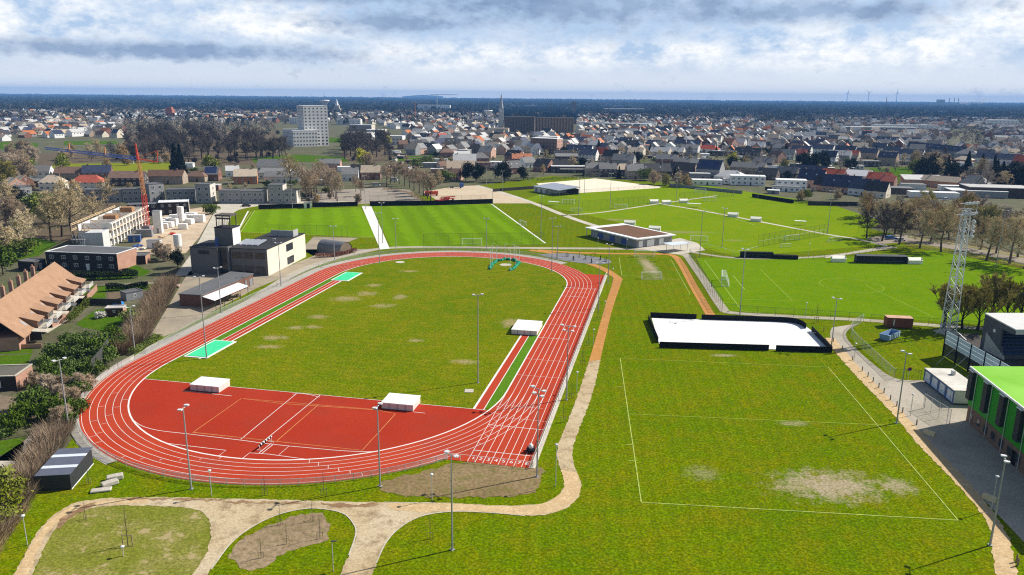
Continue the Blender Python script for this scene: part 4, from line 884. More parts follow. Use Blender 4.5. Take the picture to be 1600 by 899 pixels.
# ---- long grey shelter by the sand pitch
P = [G(*p, 3.6) for p in [(832, 290), (873, 297), (890, 291), (857, 284)]]; o = P[0]; rz = math.atan2(P[1][1]-o[1], P[1][0]-o[0]); wd = math.dist(P[0], P[1]); dp = 16
t = thing('long_shelter', 'long low shelter with grey mono-pitch roof beside the sand pitch', 'shelter', o, rz)
m = MB(); m.slab([(0, 0, 3.3), (wd, 0, 3.3), (wd, dp, 4.4), (0, dp, 4.4)], .25); m.build('roof', mat('grey_metal_roof', (.30, .33, .38), .5, .06), t)
m = MB(); m.box(.6, .8, 0, wd*.55, dp-.8, 3.1); m.build('wall', render_w, t); m = MB(); m.box(wd*.55, dp-1.2, 0, wd-.6, dp-.8, 3.3); m.build('back_wall', dgrey, t)
for i in range(4): m = MB(); x = wd*.55+(wd*.43)*i/3; m.box(x-.1, .6, 0, x+.1, .8, 3.0); m.build('post', mgrey, t)
for x in (3, 8, 13): m = MB(); m.box(x-1, .74, .1, x+1, .79, 2.4); m.build('door', mgrey, t)
# ---- near dark shed with light roof strips
P = [G(58, 768), G(112, 765)]; o = P[0]; a, b = G(112, 765), G(137, 727); wd = math.dist(P[0], P[1]); rz = math.atan2(P[1][1]-o[1], P[1][0]-o[0])
t = thing('dark_shed', 'black metal shed with two pale roof strips at the hedge', 'shed', o, rz); dp = math.dist(a, b)+.3; zf, zb = 2.4, 2.7
m = MB(); m.box(0, 0, 0, wd, dp, 2.35); m.build('wall', mat('black_sheet_wall', (.03, .032, .036), .6, .15, .8), t)
for i, (y0, y1, q) in enumerate(((0, .26, 0), (.26, .36, 1), (.36, .68, 0), (.68, .78, 1), (.78, 1.02, 0))):
    m = MB(); z = lambda f: 2.4+.3*f
    m.slab([(-.1, y0*dp-.05*(i == 0), z(y0)), (wd+.1, y0*dp-.05*(i == 0), z(y0)), (wd+.1, y1*dp, z(y1)), (-.1, y1*dp, z(y1))], .06); m.build('roof_light' if q else 'roof', mat('pale_roof_light', (.62, .66, .70), .4, .05) if q else mat('blue_grey_sheet', (.13, .14, .18), .45, .1, .8, metal=.2), t)
m = MB(); m.box(wd, 0, 0, wd+.06, dp, .12); m.build('base_rail', wht, t)
# ---- green sports hall at the right
H_ = 10.; A = G(1509, 657); P0 = G(1525, 570, H_); B = G(1602, 745); rz = math.atan2(A[1]-B[1], A[0]-B[0])   # wall runs back to front
ln = math.dist(A, B)*1.0+16; t = thing('sports_hall', 'big sports hall with green cladding, dark fins and brick base', 'sports hall', (A[0], A[1]), rz-PI/2)
# local: y runs along the wall towards its far corner (0 = far corner, negative = nearer), x to the right (inside)
m = MB(); m.box(.0, -ln, 0, 44, 0, 3.1); m.build('base_wall', brick_b, t)
m = MB(); m.box(-.12, -ln, 3.1, 44, 0.1, H_-.3); m.build('green_cladding', mat('green_sheet', (.018, .30, .006), .7, .06, .3), t)
m = MB(); m.slab([(-.5, -ln, H_), (22, -ln, H_+1.2), (22, .4, H_+1.2), (-.5, .4, H_)], .3); m.slab([(22, -ln, H_+1.2), (44, -ln, H_), (44, .4, H_), (22, .4, H_+1.2)], .3); m.build('roof', mat('bright_green_roof', (.19, .50, .025), .85, .12, .08, spec=.1, c2=(.26, .54, .08)), t)
m = MB(); m.box(-.62, -ln, H_-.3, -.42, .4, H_+.02); m.build('gutter', wht, t)
for i in range(7):
    y = -.7-5.6*i; m = MB(); m.box(-.75, y-.7, 4.3, -.12, y+.7, H_-.55); f_ = m.build('fin', mat('dark_louvre', (.035, .035, .037), .7, .2, 1.), t); m = MB(); m.box(-.85, y-.75, H_-.55, -.12, y+.75, H_-.4); m.build('fin_cap', wht, f_)
    m = MB(); m.bar((-.25, y-1.3, .2), (-.25, y-1.3, H_-.4), .07, 6); m.build('downpipe', steel, t)
for i in range(14): window(t, 'l', -1.6-2.75*i, .9, 1.3, 1.3, dgrey, 0., bars=0)
m = MB(); m.box(-.05, -17.6, 0, .0, -16.2, 2.3); m.build('door', blk, t)
# ---- site cabins
o, rz, _ = frame((1442.5, 596), (1486, 631)); a, b = G(1442.5, 596), G(1486, 631); ln = 12.2; dp = 5.2
t = thing('site_cabin', 'blue and white stacked site cabin with four windows', 'cabin', a, math.atan2(b[1]-a[1], b[0]-a[0]))
m = MB(); m.box(0, 0, .35, ln, dp, 2.75); m.build('wall', mat('cabin_grey', (.50, .51, .52), .6, .06), t); m = MB(); m.box(-.05, -.07, 2.45, ln+.05, .0, 2.8); m.box(-.05, -.05, .3, ln+.05, -.0, .45)
for i in range(5): m.box(ln*i/4-.35 if i else -.02, -.06, .45, ln*i/4+.35 if i < 4 else ln+.02, -.0, 2.45)
m.build('blue_frame', mat('cabin_blue', (.05, .11, .26), .5, .1), t); m = MB()
for i in range(4): m.box(ln*i/4+.38, -.04, .45, ln*(i+1)/4-.38, -.0, 1.2)
m.build('panel', mat('cabin_panel', (.50, .60, .70), .6, .06), t)
for i in range(4): window(t, 'f', ln*(i+.5)/4, 1.2, 1.7, 1.2, frame_w, 0., bars=0, gl=mat('pale_blind', (.62, .66, .68), .4, .05))
m = MB()
for i in range(4): m.box(ln*i/4+.02, -.15, 2.8, ln*(i+1)/4-.02, dp+.1, 2.9)
m.build('roof', mat('cabin_roof', (.58, .54, .48), .7, .22, .35), t); m = MB(); m.box(3.2, dp-1.8, 2.9, 3.9, dp-1.2, 3.7); m.build('roof_vent', steel, t); m = MB(); m.box(.2, .2, 0, ln-.2, dp-.2, .35); m.build('support', dgrey, t)
# ---- blue-white stadium boards
a = G(1473, 556); b = (95.25, 136.); ln = math.dist(a, b); t = thing('stadium_boarding', 'tall pale blue stadium boarding on dark posts', 'boarding', a, math.atan2(b[1]-a[1], b[0]-a[0]))
for i in range(int(ln/5.)+1): m = MB(); m.box(i*5.-.15, -.15, 0, i*5.+.15, .15, 5.9); m.build('post', blk, t)
for k in range(3): m = MB(); m.box(.0, -.08, 3.15+k*.92, ln, -.0, 4.0+k*.92); m.build('board', mat('pale_blue_board', (.52, .62, .70), .6, .06, .4), t)
m = MB(); m.box(0, .02, .1, ln, .06, 3.0); m.build('dark_mesh', mat('dark_shade_net', (.05, .055, .04), .9, .2, alpha=.78), t); m = MB(); m.box(0, -.12, 2.98, ln, -.02, 3.12); m.build('rail', wht, t)
for i in (1, 2, 3): m = MB(); m.bar((i*5., .0, 4.), (i*5.+1., -4.5, .0), .05, 4); m.build('stay', steel, t)
# ---- grandstand
a = G(1537, 545); t = thing('grandstand', 'small dark grandstand with sloping light roof and blue seats', 'grandstand', (107.8, 156.4), 0.03)
m = MB(); m.add([(0, 0, 2.2), (0, 3.2, 0), (0, 10, 0), (0, 10, 7.7), (0, -.6, 8.4), (0, .0, 6.8), (.35, 0, 2.2), (.35, 3.2, 0), (.35, 10, 0), (.35, 10, 7.7), (.35, -.6, 8.4), (.35, 0, 6.8)][:0] or [(0, 10, 0), (0, 1.5, 0), (0, 3.6, 3.), (0, 3.8, 6.4), (0, 0, 6.3), (0, -.6, 7.6), (0, 10, 8.2), (.35, 10, 0), (.35, 1.5, 0), (.35, 3.6, 3.), (.35, 3.8, 6.4), (.35, 0, 6.3), (.35, -.6, 7.6), (.35, 10, 8.2)], [(0, 1, 2, 3, 4, 5, 6)[::-1], (7, 8, 9, 10, 11, 12, 13)]+[(i, (i+1) % 7, 7+(i+1) % 7, 7+i) for i in range(7)])
m.build('side_wall', mat('slate_cladding', (.085, .085, .105), .6, .15, .8), t); m = MB(); m.box(.35, 9.6, 0, 40, 10, 8.1); m.build('back_wall', dgrey, t)
m = MB(); m.slab([(-.1, -.7, 7.65), (40, -.7, 7.65), (40, 10.1, 8.25), (-.1, 10.1, 8.25)], .25); m.box(0, -.7, 6.5, 40, -.6, 7.4); m.build('roof', mat('pale_metal_roof', (.62, .61, .58), .5, .06), t)
for k in range(7): m = MB(); m.box(.36, 2.2+k*1.05, .0, 40, 3.25+k*1.05, .8+k*.45); m.build('step', mat('terrace_concrete', (.09, .09, .09), .9, .15), t); m = MB(); m.box(.8, 2.8+k*1.05, .8+k*.45, 40, 3.1+k*1.05, 1.25+k*.45); m.build('seat_row', mat('blue_seats', (.02, .05, .16), .5, .15, 2.), t)
m = MB(); m.add([(-.12, 8.5, 0), (-.12, 1.4, 0), (-.12, 1.4, .6), (-.12, 8.5, 4.2), (-.02, 8.5, 0), (-.02, 1.4, 0), (-.02, 1.4, .6), (-.02, 8.5, 4.2)], [(3, 2, 1, 0), (4, 5, 6, 7), (0, 1, 5, 4), (1, 2, 6, 5), (2, 3, 7, 6), (3, 0, 4, 7)]); m.build('concrete_cheek', mat('bare_concrete', (.40, .40, .38), .9, .12), t)
m = MB(); m.bar((-.02, 6., 5.3), (-.06, 6., 5.3), .4, 12); m.build('round_sign', wht, t)
wallrun('pitch_boards', 'low white advertising boards in front of the grandstand', 'boarding', [(103, 149.5), (145, 148.5)], .9, .1, mat('white_board', (.62, .66, .70), .6, .1, .4), world=True)
# ---- lattice mast
o = G(1481, 521); t = thing('lattice_mast', 'tall white lattice floodlight mast beside the stadium', 'floodlight mast', o, .35); Hm = 30.; m = MB(); g0, g1 = 1.25, .62
cr = lambda z: g0+(g1-g0)*z/Hm
K = [(1, 1), (-1, 1), (-1, -1), (1, -1)]
for sx, sy in K: m.bar((sx*g0, sy*g0, 0), (sx*g1, sy*g1, Hm), .13, 5)
z = 0.; nb = 15
for i in range(nb):
    z0, z1 = Hm*i/nb, Hm*(i+1)/nb
    for j in range(4):
        a, b = K[j], K[(j+1) % 4]; s_ = i % 2; p, q = (a, b) if s_ else (b, a)
        m.bar((p[0]*cr(z0), p[1]*cr(z0), z0), (q[0]*cr(z1), q[1]*cr(z1), z1), .06, 4); m.bar((a[0]*cr(z1), a[1]*cr(z1), z1), (b[0]*cr(z1), b[1]*cr(z1), z1), .055, 4)
m.build('lattice', mat('white_steel', (.72, .73, .73), .4, .08), t)
m = MB()
for k, z in enumerate((29.2, 30.4, 31.6)): m.bar((-2., -.9, z), (2., -.9, z), .08, 5); m.bar((-2., .5, z), (2., .5, z), .06, 5)
for x in (-2., 2.): m.bar((x, -.9, 29.2), (x, -.9, 31.6), .07, 5)
m.box(-1.9, -1., 29.0, 1.9, 1., 29.08); m.build('lamp_gantry', steel, t)
for x in (-1.7, -.6, .6, 1.7):
    for z in (29.3, 31.7): m = MB(); m.prism([(x-.32, -1.4), (x+.32, -1.4), (x+.28, -.9), (x-.28, -.9)], z, z+.5); m.build('lamp', lampw, t)
for sx in (-1, 1):
    m = MB(); m.box(sx*1.5-.35, -1.0, 23.4, sx*1.5+.35, -.9, 28.); p_ = m.build('panel', steel, t)
    for k in range(4): m = MB(); m.ball((sx*1.5, -1.25, 24.+1.15*k), .36, .3, .36, 8, 5); m.build('lamp', lampw, p_)
m = MB(); m.box(-2.2, -2.2, 0, 2.2, 2.2, .4); m.build('footing', conc_m, t); m = MB()
for a in (0.2, 1.4): m.bar((-1, 0, 3.0), (-6*math.cos(a), -6*math.sin(a), .2), .05, 4); m.box(1.0, -.1, 2.6, 3.6, .1, 2.9)
m.build('stay', steel, t)
# ---- container and skip
o, rz, _ = frame((1385, 512), (1428, 514)); t = thing('shipping_container', 'rusty red-brown shipping container beside the path', 'container', o, rz); ln, dp = 6.1, 2.44
m = MB(); cm = mat('rusty_red_steel', (.28, .085, .04), .7, .25, .6, fine=4)
m.box(0, 0, .12, ln, dp, 2.5)
for i in range(15): m.box(.2+i*.39, -.05, .3, .4+i*.39, -.0, 2.35)
m.build('body', cm, t); m = MB(); m.box(-.04, -.06, 2.5, ln+.04, dp+.04, 2.6); m.build('roof', mat('faded_pink_roof', (.55, .33, .22), .8, .2, .5), t); m = MB(); m.box(ln, .1, .3, ln+.05, 1.2, 2.4); m.box(ln, 1.24, .3, ln+.05, 2.34, 2.4); m.build('door', cm, t)
m = MB(); m.box(.05, .05, 0, .4, dp-.05, .12); m.box(ln-.4, .05, 0, ln-.05, dp-.05, .12); m.build('skid', dgrey, t); m = MB(); m.box(1.5, -.065, .6, 1.75, -.051, 2.2); m.build('marking', wht, t)
a, b = G(1374, 533), G(1390, 535); o = a; c_ = G(1409, 527); t = thing('blue_skip', 'open pale blue waste skip on the grass', 'skip', G(1388, 534.5), math.atan2(c_[1]-b[1], c_[0]-b[0])); m = MB(); ln, dp, h = 6.2, 2.3, 1.5
q0 = [(.3, .1), (ln-.3, .1), (ln-.3, dp-.1), (.3, dp-.1)]; q1 = [(0, 0), (ln, 0), (ln, dp), (0, dp)]; q2 = [(.1, .1), (ln-.1, .1), (ln-.1, dp-.1), (.1, dp-.1)]
m.add([(*p, .1) for p in q0]+[(*p, h) for p in q1]+[(*p, h) for p in q2]+[(*p, .25) for p in [(.38, .18), (ln-.38, .18), (ln-.38, dp-.18), (.38, dp-.18)]], [(3, 2, 1, 0)]+[(i, (i+1) % 4, 4+(i+1) % 4, 4+i) for i in range(4)]+[(4+i, 4+(i+1) % 4, 8+(i+1) % 4, 8+i) for i in range(4)]+[(8+i, 8+(i+1) % 4, 12+(i+1) % 4, 12+i) for i in range(4)]+[(12, 13, 14, 15)])
m.build('tub', mat('skip_blue', (.20, .32, .50), .6, .2, 1.), t)
for i in range(6): m = MB(); m.box(.5+i*.95, -.06, .3, .85+i*.95, .04, 1.4); m.build('rib', mat('skip_rib', (.50, .62, .74), .6, .1), t)
# ================================================================ LEFT: terrace, gardens, building site, crane
a, b = G(85, 409, 9.3), G(-62, 511, 9.3); d = Vector((b[0]-a[0], b[1]-a[1])); ln = 52.; d.normalize(); ang = math.atan2(d.y, d.x)
# local x runs along the ridge from the far end towards the camera, y>0 is the street side (left), y<0 the garden side
t = thing('terraced_houses', 'terrace of brick houses under one long orange tiled roof', 'terrace', (a[0], a[1]), ang); dp = 7.0; sl_ = 6.6/7.; s_ = 1 if (math.cos(ang)*0-math.sin(ang)*1) < 0 else -1
gs = 1 if (-math.sin(ang)) > 0 else -1            # garden side = +x world
m = MB(); m.box(.3, min(0, gs*(dp-1.2)), 0, ln, max(0, gs*(dp-1.2)), 3.0); m.box(.3, min(0, -gs*2.5), 0, ln, max(0, -gs*2.5), 6.6); m.build('wall', brick_p, t)
m = MB(); q = [(.3, gs*(dp-1.2), 3.), (.3, 0, 9.0), (.3, -gs*2.5, 6.6)]; m.add(q+[(.5, *p[1:]) for p in q], [(0, 1, 2), (3, 5, 4)]); m.build('gable_wall', brick_p, t)
m = MB(); m.slab([(0, 0, 9.3), (ln, 0, 9.3), (ln, gs*dp, 9.3-sl_*dp), (0, gs*dp, 9.3-sl_*dp)][::gs], .2); m.slab([(0, -gs*3.2, 6.3), (ln, -gs*3.2, 6.3), (ln, 0, 9.3), (0, 0, 9.3)][::gs], .2); rf = m.build('roof', tile_o, t)
m = MB(); m.box(-.06, min(0, gs*dp), 0, 0, max(0, gs*dp), .01)
for i in range(5): m = MB(); x = 13.+i*5.5; m.box(x-.4, -gs*1.6-.4, 8., x+.4, -gs*1.6+.4, 10.8); c = m.build('chimney', brick_p, rf); m = MB(); m.bar((x, -gs*1.6, 10.8), (x, -gs*1.6, 11.3), .2, 6); m.build('pot', tile_o, c)
for i in range(6):
    x0 = 2.2+i*7.6; y0 = gs*4.2; zt = 9.3-sl_*4.2; m = MB()     # projecting brick dormer with dark window band, balcony and canopy
    y1 = gs*7.6
    m.add([(x0, y0, zt-2.6), (x0+4.2, y0, zt-2.6), (x0+4.2, y0, zt+.1), (x0, y0, zt+.1), (x0, y1, 1.), (x0+4.2, y1, 1.), (x0+4.2, y1, zt+.1-1.2), (x0, y1, zt+.1-1.2)], [(0, 1, 2, 3), (7, 6, 5, 4), (0, 3, 7, 4), (1, 5, 6, 2)]); dm = m.build('dormer', brick_b, t); m = MB(); m.slab([(x0-.2, y0, zt+.3), (x0+4.4, y0, zt+.3), (x0+4.4, y1+gs*.3, zt-1.0), (x0-.2, y1+gs*.3, zt-1.0)][::gs], .15); m.build('dormer_roof', tile_o, dm)
    lo, hi = sorted((y1, y1+gs*.06)); m = MB(); m.box(x0+.5, lo, 2.9, x0+3.7, hi, zt-1.5); m.build('window', glass, dm)
    m = MB(); m.box(x0-.2, min(y1, y1+gs*1.9), 2.6, x0+4.4, max(y1, y1+gs*1.9), 2.78); bal = m.build('balcony', conc_m, t)
    m = MB(); yy = y1+gs*1.85
    for k in range(3): m.bar((x0-.2, yy, 3.05+k*.3), (x0+4.4, yy, 3.05+k*.3), .04, 4)
    for k in range(4): m.bar((x0-.2+k*1.53, yy, 2.78), (x0-.2+k*1.53, yy, 3.7), .04, 4)
    m.build('railing', wht, bal)
    m = MB(); m.slab([(x0+4.8, y1-gs*.6, 2.9), (x0+7.2, y1-gs*.6, 2.9), (x0+7.2, y1+gs*2.6, 2.5), (x0+4.8, y1+gs*2.6, 2.5)][::gs], .12); m.build('porch_roof', (felt_g, conc_m)[i % 2], t)
    m = MB(); zs = 9.3-sl_*5.; m.slab([(x0+5.1, gs*4.6, 9.3-sl_*4.6+.05), (x0+5.9, gs*4.6, 9.3-sl_*4.6+.05), (x0+5.9, gs*5.8, 9.3-sl_*5.8+.05), (x0+5.1, gs*5.8, 9.3-sl_*5.8+.05)][::gs], .08); m.build('skylight', mat('skylight_glass', (.34, .36, .40)), rf)
# black row houses with flat roof
def flat_house(lab, p0, p1, dp, h, wallm, roofm, cols, rows, winw=1.3, winh=1.3, side=None, trim=None, name='flat_roofed_house', cat='house', group=None, width=None, z0=1.0, dz=2.8, gl=None, right=0, left=0, door=None):
    o, rz, wd = frame(p0, p1); wd = width or wd; t = thing(name, lab, cat, o, rz, group)
    m = MB(); m.box(0, 0, 0, wd, dp, h); m.build('wall', wallm, t)
    if side: m = MB(); m.box(wd, .02, 0, wd+.05, dp-.02, h); m.build('side_wall', side, t)  # side wall in a lighter colour that holds the sun falling on it
    flat_roof(t, -.05, -.05, wd+.08, dp+.05, h, roofm, .3, .15, trim)
    for r in range(rows):
        for c in range(cols):
            window(t, 'f', wd*(c+.5)/cols, z0+dz*r, winw, winh, frame_w, 0., bars=1, gl=gl)
        for c in range(right): window(t, 'r', dp*(c+.5)/right, z0+dz*r, winw, winh, frame_w, wd+.05, bars=1, gl=gl)
        for c in range(left): window(t, 'l', dp*(c+.5)/left, z0+dz*r, winw, winh, frame_w, 0., bars=1, gl=gl)
    if door is not None: m = MB(); m.box(wd*door-.5, -.06, 0, wd*door+.5, 0, 2.1); m.build('door', frame_w, t)
    return t, wd
flat_house('black brick terrace with white windows behind the long hedge', (74, 420), (185, 424), 10.5, 5.4, brick_k, felt_g, 6, 2, 1.4, 1.2, brick_p, wht, z0=.9, dz=2.5, door=.58)  # near-black front and pink gable: shade and sun set by brick colour
flat_house('low dark brick annex right of the black terrace', (194, 414), (228, 413), 6, 2.7, brick_k, felt_g, 1, 1, .9, 1.9, brick_p, z0=.3)
flat_house('low dark brick garage left of the black terrace', (55, 424), (73, 419), 6, 2.8, brick_k, felt_g, 1, 1, .9, 1.7, z0=.4)
flat_house('flat-roofed black brick garage at the left edge', (-30, 612), (27, 610), 6.5, 2.7, brick_k, soil('mossy_felt', (.14, .13, .11), (.10, .11, .06), (.18, .16, .13), .4, 3.), 1, 1, 1., 1.4, brick_p, conc_m, z0=.6)
flat_house('small brown garden shed with pale roof on the lawn', (165, 495), (193, 494), 2.6, 2.0, mat('dark_brown_boards', (.07, .035, .025), .9, .2, 1.5), mat('pale_felt', (.50, .46, .44), .8, .1), 1, 1, .6, .6, brick_p, name='garden_shed', cat='shed', z0=1.)
flat_house('low grey garden shed beside the brown hedge', (198, 471), (224, 466), 3.5, 2.1, mgrey, felt_g, 1, 1, .8, .8, name='garden_shed', cat='shed', z0=.9)
# blue trampoline, gazebo, pools in the gardens
cloth = mat('blue_tarpaulin', (.03, .22, .60), .6, .15, 1.)
t = thing('garden_gazebo', 'blue-topped garden gazebo behind the terrace', 'gazebo', G(84, 502)); m = MB(); m.slab([(-2, -1.4, 2.3), (2, -1.4, 2.3), (2, 1.4, 2.3), (-2, 1.4, 2.3)], .5); m.build('roof', cloth, t); m = MB(); m.box(-1.95, 1.3, 0, 1.95, 1.38, 1.8); m.build('side_sheet', mat('navy_sheet', (.02, .05, .18), .6), t)
for x, y in ((-1.9, -1.3), (1.9, -1.3), (1.9, 1.3), (-1.9, 1.3)): m = MB(); m.bar((x, y, 0), (x, y, 1.9), .06, 5); m.build('post', wht, t)
for px, r, lab in (((63, 518), 1.1, 'small blue paddling pool on the terrace patio'), ((184, 476), 1.5, 'blue covered trampoline beside the grey shed')):
    m = MB(); m.bar((0, 0, 0), (0, 0, .5), r, 12); m.ball((0, 0, .5), r*.95, r*.95, .25, 12, 5); tag(m.build('garden_pool', cloth, None, (*G(*px), 0)), lab, 'pool')
ft = mat('pinkish_fence_boards', (.42, .24, .17), .9, .2, 1., fine=6); dk = mat('dark_fence_boards', (.05, .045, .042), .9, .2, 1.)
for pts, h, m_, lab in (([(82, 512), (108, 497)], 1.9, ft, 'pinkish timber garden fence behind the gazebo'), ([(30, 533), (66, 531)], 1.9, dk, 'dark garden fence below the patio'), ([(120, 476), (190, 478)], 1.8, dk, 'dark garden fence in front of the blue trampoline'), ([(137, 470), (152, 454)], 1.7, ft, 'short timber fence beside the terrace garden'),
    ([(122, 470), (137, 471)], 1.6, ft, 'short pinkish fence at the terrace corner'), ([(30, 545), (66, 544)], 1.0, brick_p, 'low brick wall below the dark garden fence'), ([(880, 292), (770, 300)], 1.8, dk, 'dark garden fence behind the sand pitch'), ([(1045, 291), (1120, 299), (1160, 303)], 1.8, mgrey, 'grey garden fence behind the farthest goal'),
    ([(1175, 308), (1240, 318)], 2.0, blk, 'black garden fence behind the far right pitch'), ([(1262, 321), (1340, 322)], 2.2, dk, 'dark garden fence left of the car park trees'), ([(-40, 590), (42, 587)], .5, conc_m, 'pale concrete garden edge by the garage'), ([(1195, 297), (1235, 300)], 2.0, dk, 'dark fence below the white modern house')):
    wallrun('garden_fence', lab, 'fence', pts, h, .15, m_)
for P, m_ in (([(-10, 545), (52, 543), (50, 552), (-10, 553)], pk), ([(-10, 556), (50, 553), (42, 570), (-10, 572)], pk), ([(118, 506), (150, 484), (205, 478), (196, 500), (170, 518), (130, 512)], pk), ([(140, 457), (240, 452), (238, 443), (130, 447)], pk), ([(190, 425), (222, 418), (205, 412), (186, 430)], pk), ([(112, 428), (215, 430), (200, 436), (120, 438)], pk), ([(-10, 690), (40, 683), (34, 707), (-10, 712)], pk),
    ([(20, 520), (75, 520), (110, 498), (60, 505)], conc_m), ([(0, 617), (60, 626), (80, 650), (0, 660)], soil('leaf_litter', (.20, .15, .10), (.26, .20, .14), (.12, .10, .07), .6, 3.)), ([(150, 446), (245, 441), (245, 443), (150, 448)], conc_m), ([(120, 424), (190, 427), (220, 418), (236, 424), (225, 431), (118, 434)], pk), ([(60, 492), (96, 492), (88, 500), (62, 506)], conc_m), ([(100, 458), (165, 456), (165, 466), (118, 468)], pk), ([(168, 458), (232, 454), (226, 463), (170, 470)], soil('garden_soil', (.17, .12, .08), (.2, .15, .1), (.1, .09, .05), .5, 2.)), ([(42, 700), (70, 672), (62, 668), (36, 690), (30, 720), (-10, 720), (-10, 735), (40, 735)], conc_m)):
    sheet('garden_ground', P, -.035, m_)
# ---- building site: shell of flats
A, B = G(141, 391), G(163, 391); C_ = G(236, 350); o = G(163, 391); ax = Vector((C_[0]-o[0], C_[1]-o[1])); ang = math.atan2(ax.y, ax.x); ln = 55.; wd = 10.5
t = thing('unfinished_flats', 'unfinished white block of flats under construction beside the red crane', 'building site', (o[0], o[1]), ang)
# local x runs along the block away from the camera, y>0 to its left
bw = mat('white_block_wall', (.76, .74, .69), .85, .08, .6); bb = mat('beige_concrete', (.60, .50, .38), .9, .12, .6)
m = MB(); m.box(0, 0, 0, 7, wd*.55, 6.4); m.build('end_wall', mat('pale_grey_panel', (.55, .55, .53), .8, .08, .4), t); m = MB(); m.box(-.05, .3, 2.2, .0, wd*.5, 2.3); m.build('joint', mgrey, t)
m = MB(); m.box(7, .4, 0, ln, wd, 5.8); m.build('wall', bw, t); m = MB(); m.box(7, -1.0, 5.8, ln, wd, 6.1); m.box(7., -1.0, 2.8, ln, .4, 3.); m.build('floor_slab', bb, t)
for i in range(12):
    x = 8.4+i*3.9; m = MB(); m.box(x-.35, -.95, 0, x+.35, -.3, 8.4); m.build('pier', bw, t)
    for z in (.3, 3.3): window(t, 'f', x+1.9, z, 1.9, 2.1, bb, .4, bars=0, gl=mat('raw_opening', (.10, .08, .06), .9, .3))
m = MB(); m.box(7, -1., 8.2, ln, -.2, 8.6); m.box(7, wd-.3, 6.1, ln, wd, 8.2)
for i in range(6): x = 10+i*8.5; m.box(x, -.2, 6.1, x+.25, wd-.3, 8.3)
m.build('upper_wall', bw, t)
fw = mat('formwork_timber', (.33, .18, .09), .9, .25, 1.); fo = mat('fresh_planks', (.62, .46, .28), .8, .15, 1.)
m = MB(); m.box(20, 1.5, 6.1, 24, 6, 9.6); m.build('formwork', fw, t); m = MB(); m.box(40, 1.5, 6.1, 44, 6, 9.8); m.build('formwork', fw, t)
m = MB(); r4 = random.Random(5)
for i in range(26): x = 3+i*2.; m.bar((x, wd*.5+r4.uniform(-3, 4), 6.1), (x, wd*.5+r4.uniform(-3, 4), 6.1+r4.uniform(1.6, 3.)), .11, 4)
m.build('props', fw, t); m = MB()
for z in (6.8, 7.3, 8.8, 9.3): m.box(2, wd+.3, z, ln-5, wd+.4, z+.18)
for i in range(14): m.box(2+i*3.6, wd+.3, 0, 2.15+i*3.6, wd+.45, 9.4)
m.box(7, -1.4, 8.9, ln-4, -1.3, 9.05); m.build('guard_rail', fo, t)
m = MB()
for i in range(5): m.box(-2.2, 5.5+i*.9, 0, -1.9, 5.7+i*.9, 6.)
m.box(-2.4, 5.4, 2., -.2, 10, 2.1); m.box(-2.4, 5.4, 4.2, -.2, 10, 4.3); m.build('scaffold', mgrey, t)
# ---- tower crane
o = G(231, 362); t = thing('tower_crane', 'red lattice tower crane with long blue jib over the building site', 'crane', o); Hc = 31.; m = MB()
redp = mat('crane_red', (.60, .07, .035), .5, .12, .5); bluep = mat('crane_blue', (.06, .12, .36), .5, .12, .5); yelp = mat('crane_orange', (.62, .27, .10), .5, .12)
def lattice(m, p, q, w0, w1, n, rr=.12, rd=.06):
    p, q = Vector(p), Vector(q); d = (q-p).normalized(); a = d.cross(Vector((0, 0, 1)) if abs(d.z) < .9 else Vector((1, 0, 0))).normalized(); b = d.cross(a); ks = [(1, 1), (-1, 1), (-1, -1), (1, -1)]
    pt = lambda f, k: p+(q-p)*f+(a*k[0]+b*k[1])*(w0+(w1-w0)*f)
    for k in ks: m.bar(pt(0, k), pt(1, k), rr, 4)
    for i in range(n):
        for j in range(4):
            u, v = ks[j], ks[(j+1) % 4]
            m.bar(pt(i/n, u), pt((i+1)/n, v), rd, 3)
            m.bar(pt((i+1)/n, u), pt((i+1)/n, v), rd, 3)
lattice(m, (0, 0, 0), (0, 0, 15), .75, .7, 9, .12, .06); m.build('mast', redp, t); m = MB(); lattice(m, (0, 0, 15), (-.7, 0, 29), .55, .5, 9, .10, .05); m.build('inner_mast', yelp, t)
m = MB(); lattice(m, (-.7, 0, 29), (-1.2, 0, 35.5), .35, .12, 4, .12, .07); m.bar((-.7, 0, 29.5), (5.2, 3.5, 28.), .3, 4); m.bar((5.2, 3.5, 28.), (5.5, 3.6, 32.5), .16, 4); m.bar((5.5, 3.6, 32.5), (-.9, 0, 30), .1, 4); m.build('cat_head', redp, t)
tip = Vector(G(38, 233, 31.5)); tip = Vector((tip.x-o[0], tip.y-o[1], 31.8)); dj = Vector((tip.x, tip.y, 0)).normalized(); tip = Vector((-.9, 0, 29.6))+dj*49+Vector((0, 0, 2.6))
m = MB(); lattice(m, (-.9, 0, 29.6), tip, .55, .4, 26, .11, .06); m.build('jib', bluep, t)
for f in (.34, .73): b_ = Vector((-.9, 0, 29.6)).lerp(tip, f); m = MB(); m.bar(b_, b_+Vector((0, 0, 3.2)), .28, 4); m.build('jib_strut', yelp, t)
m = MB(); m.bar((-1, 0, 35), tuple(Vector((-.9, 0, 29.6)).lerp(tip, .7)+Vector((0, 0, 3))), .05, 3); m.bar(tuple(Vector((-.9, 0, 29.6)).lerp(tip, .34)+Vector((0, 0, 3.1))), (-1, 0, 35), .05, 3); m.build('stay_cable', mgrey, t)
m = MB(); m.box(-2.2, -2.2, 0, 2.2, 2.2, 1.); m.box(1.4, -1, .6, 5.5, 1, 1.2); m.build('undercarriage', redp, t); m = MB(); m.box(-1.4, -1.4, .9, 1.4, 1.4, 2.4); m.build('ballast', mgrey, t)
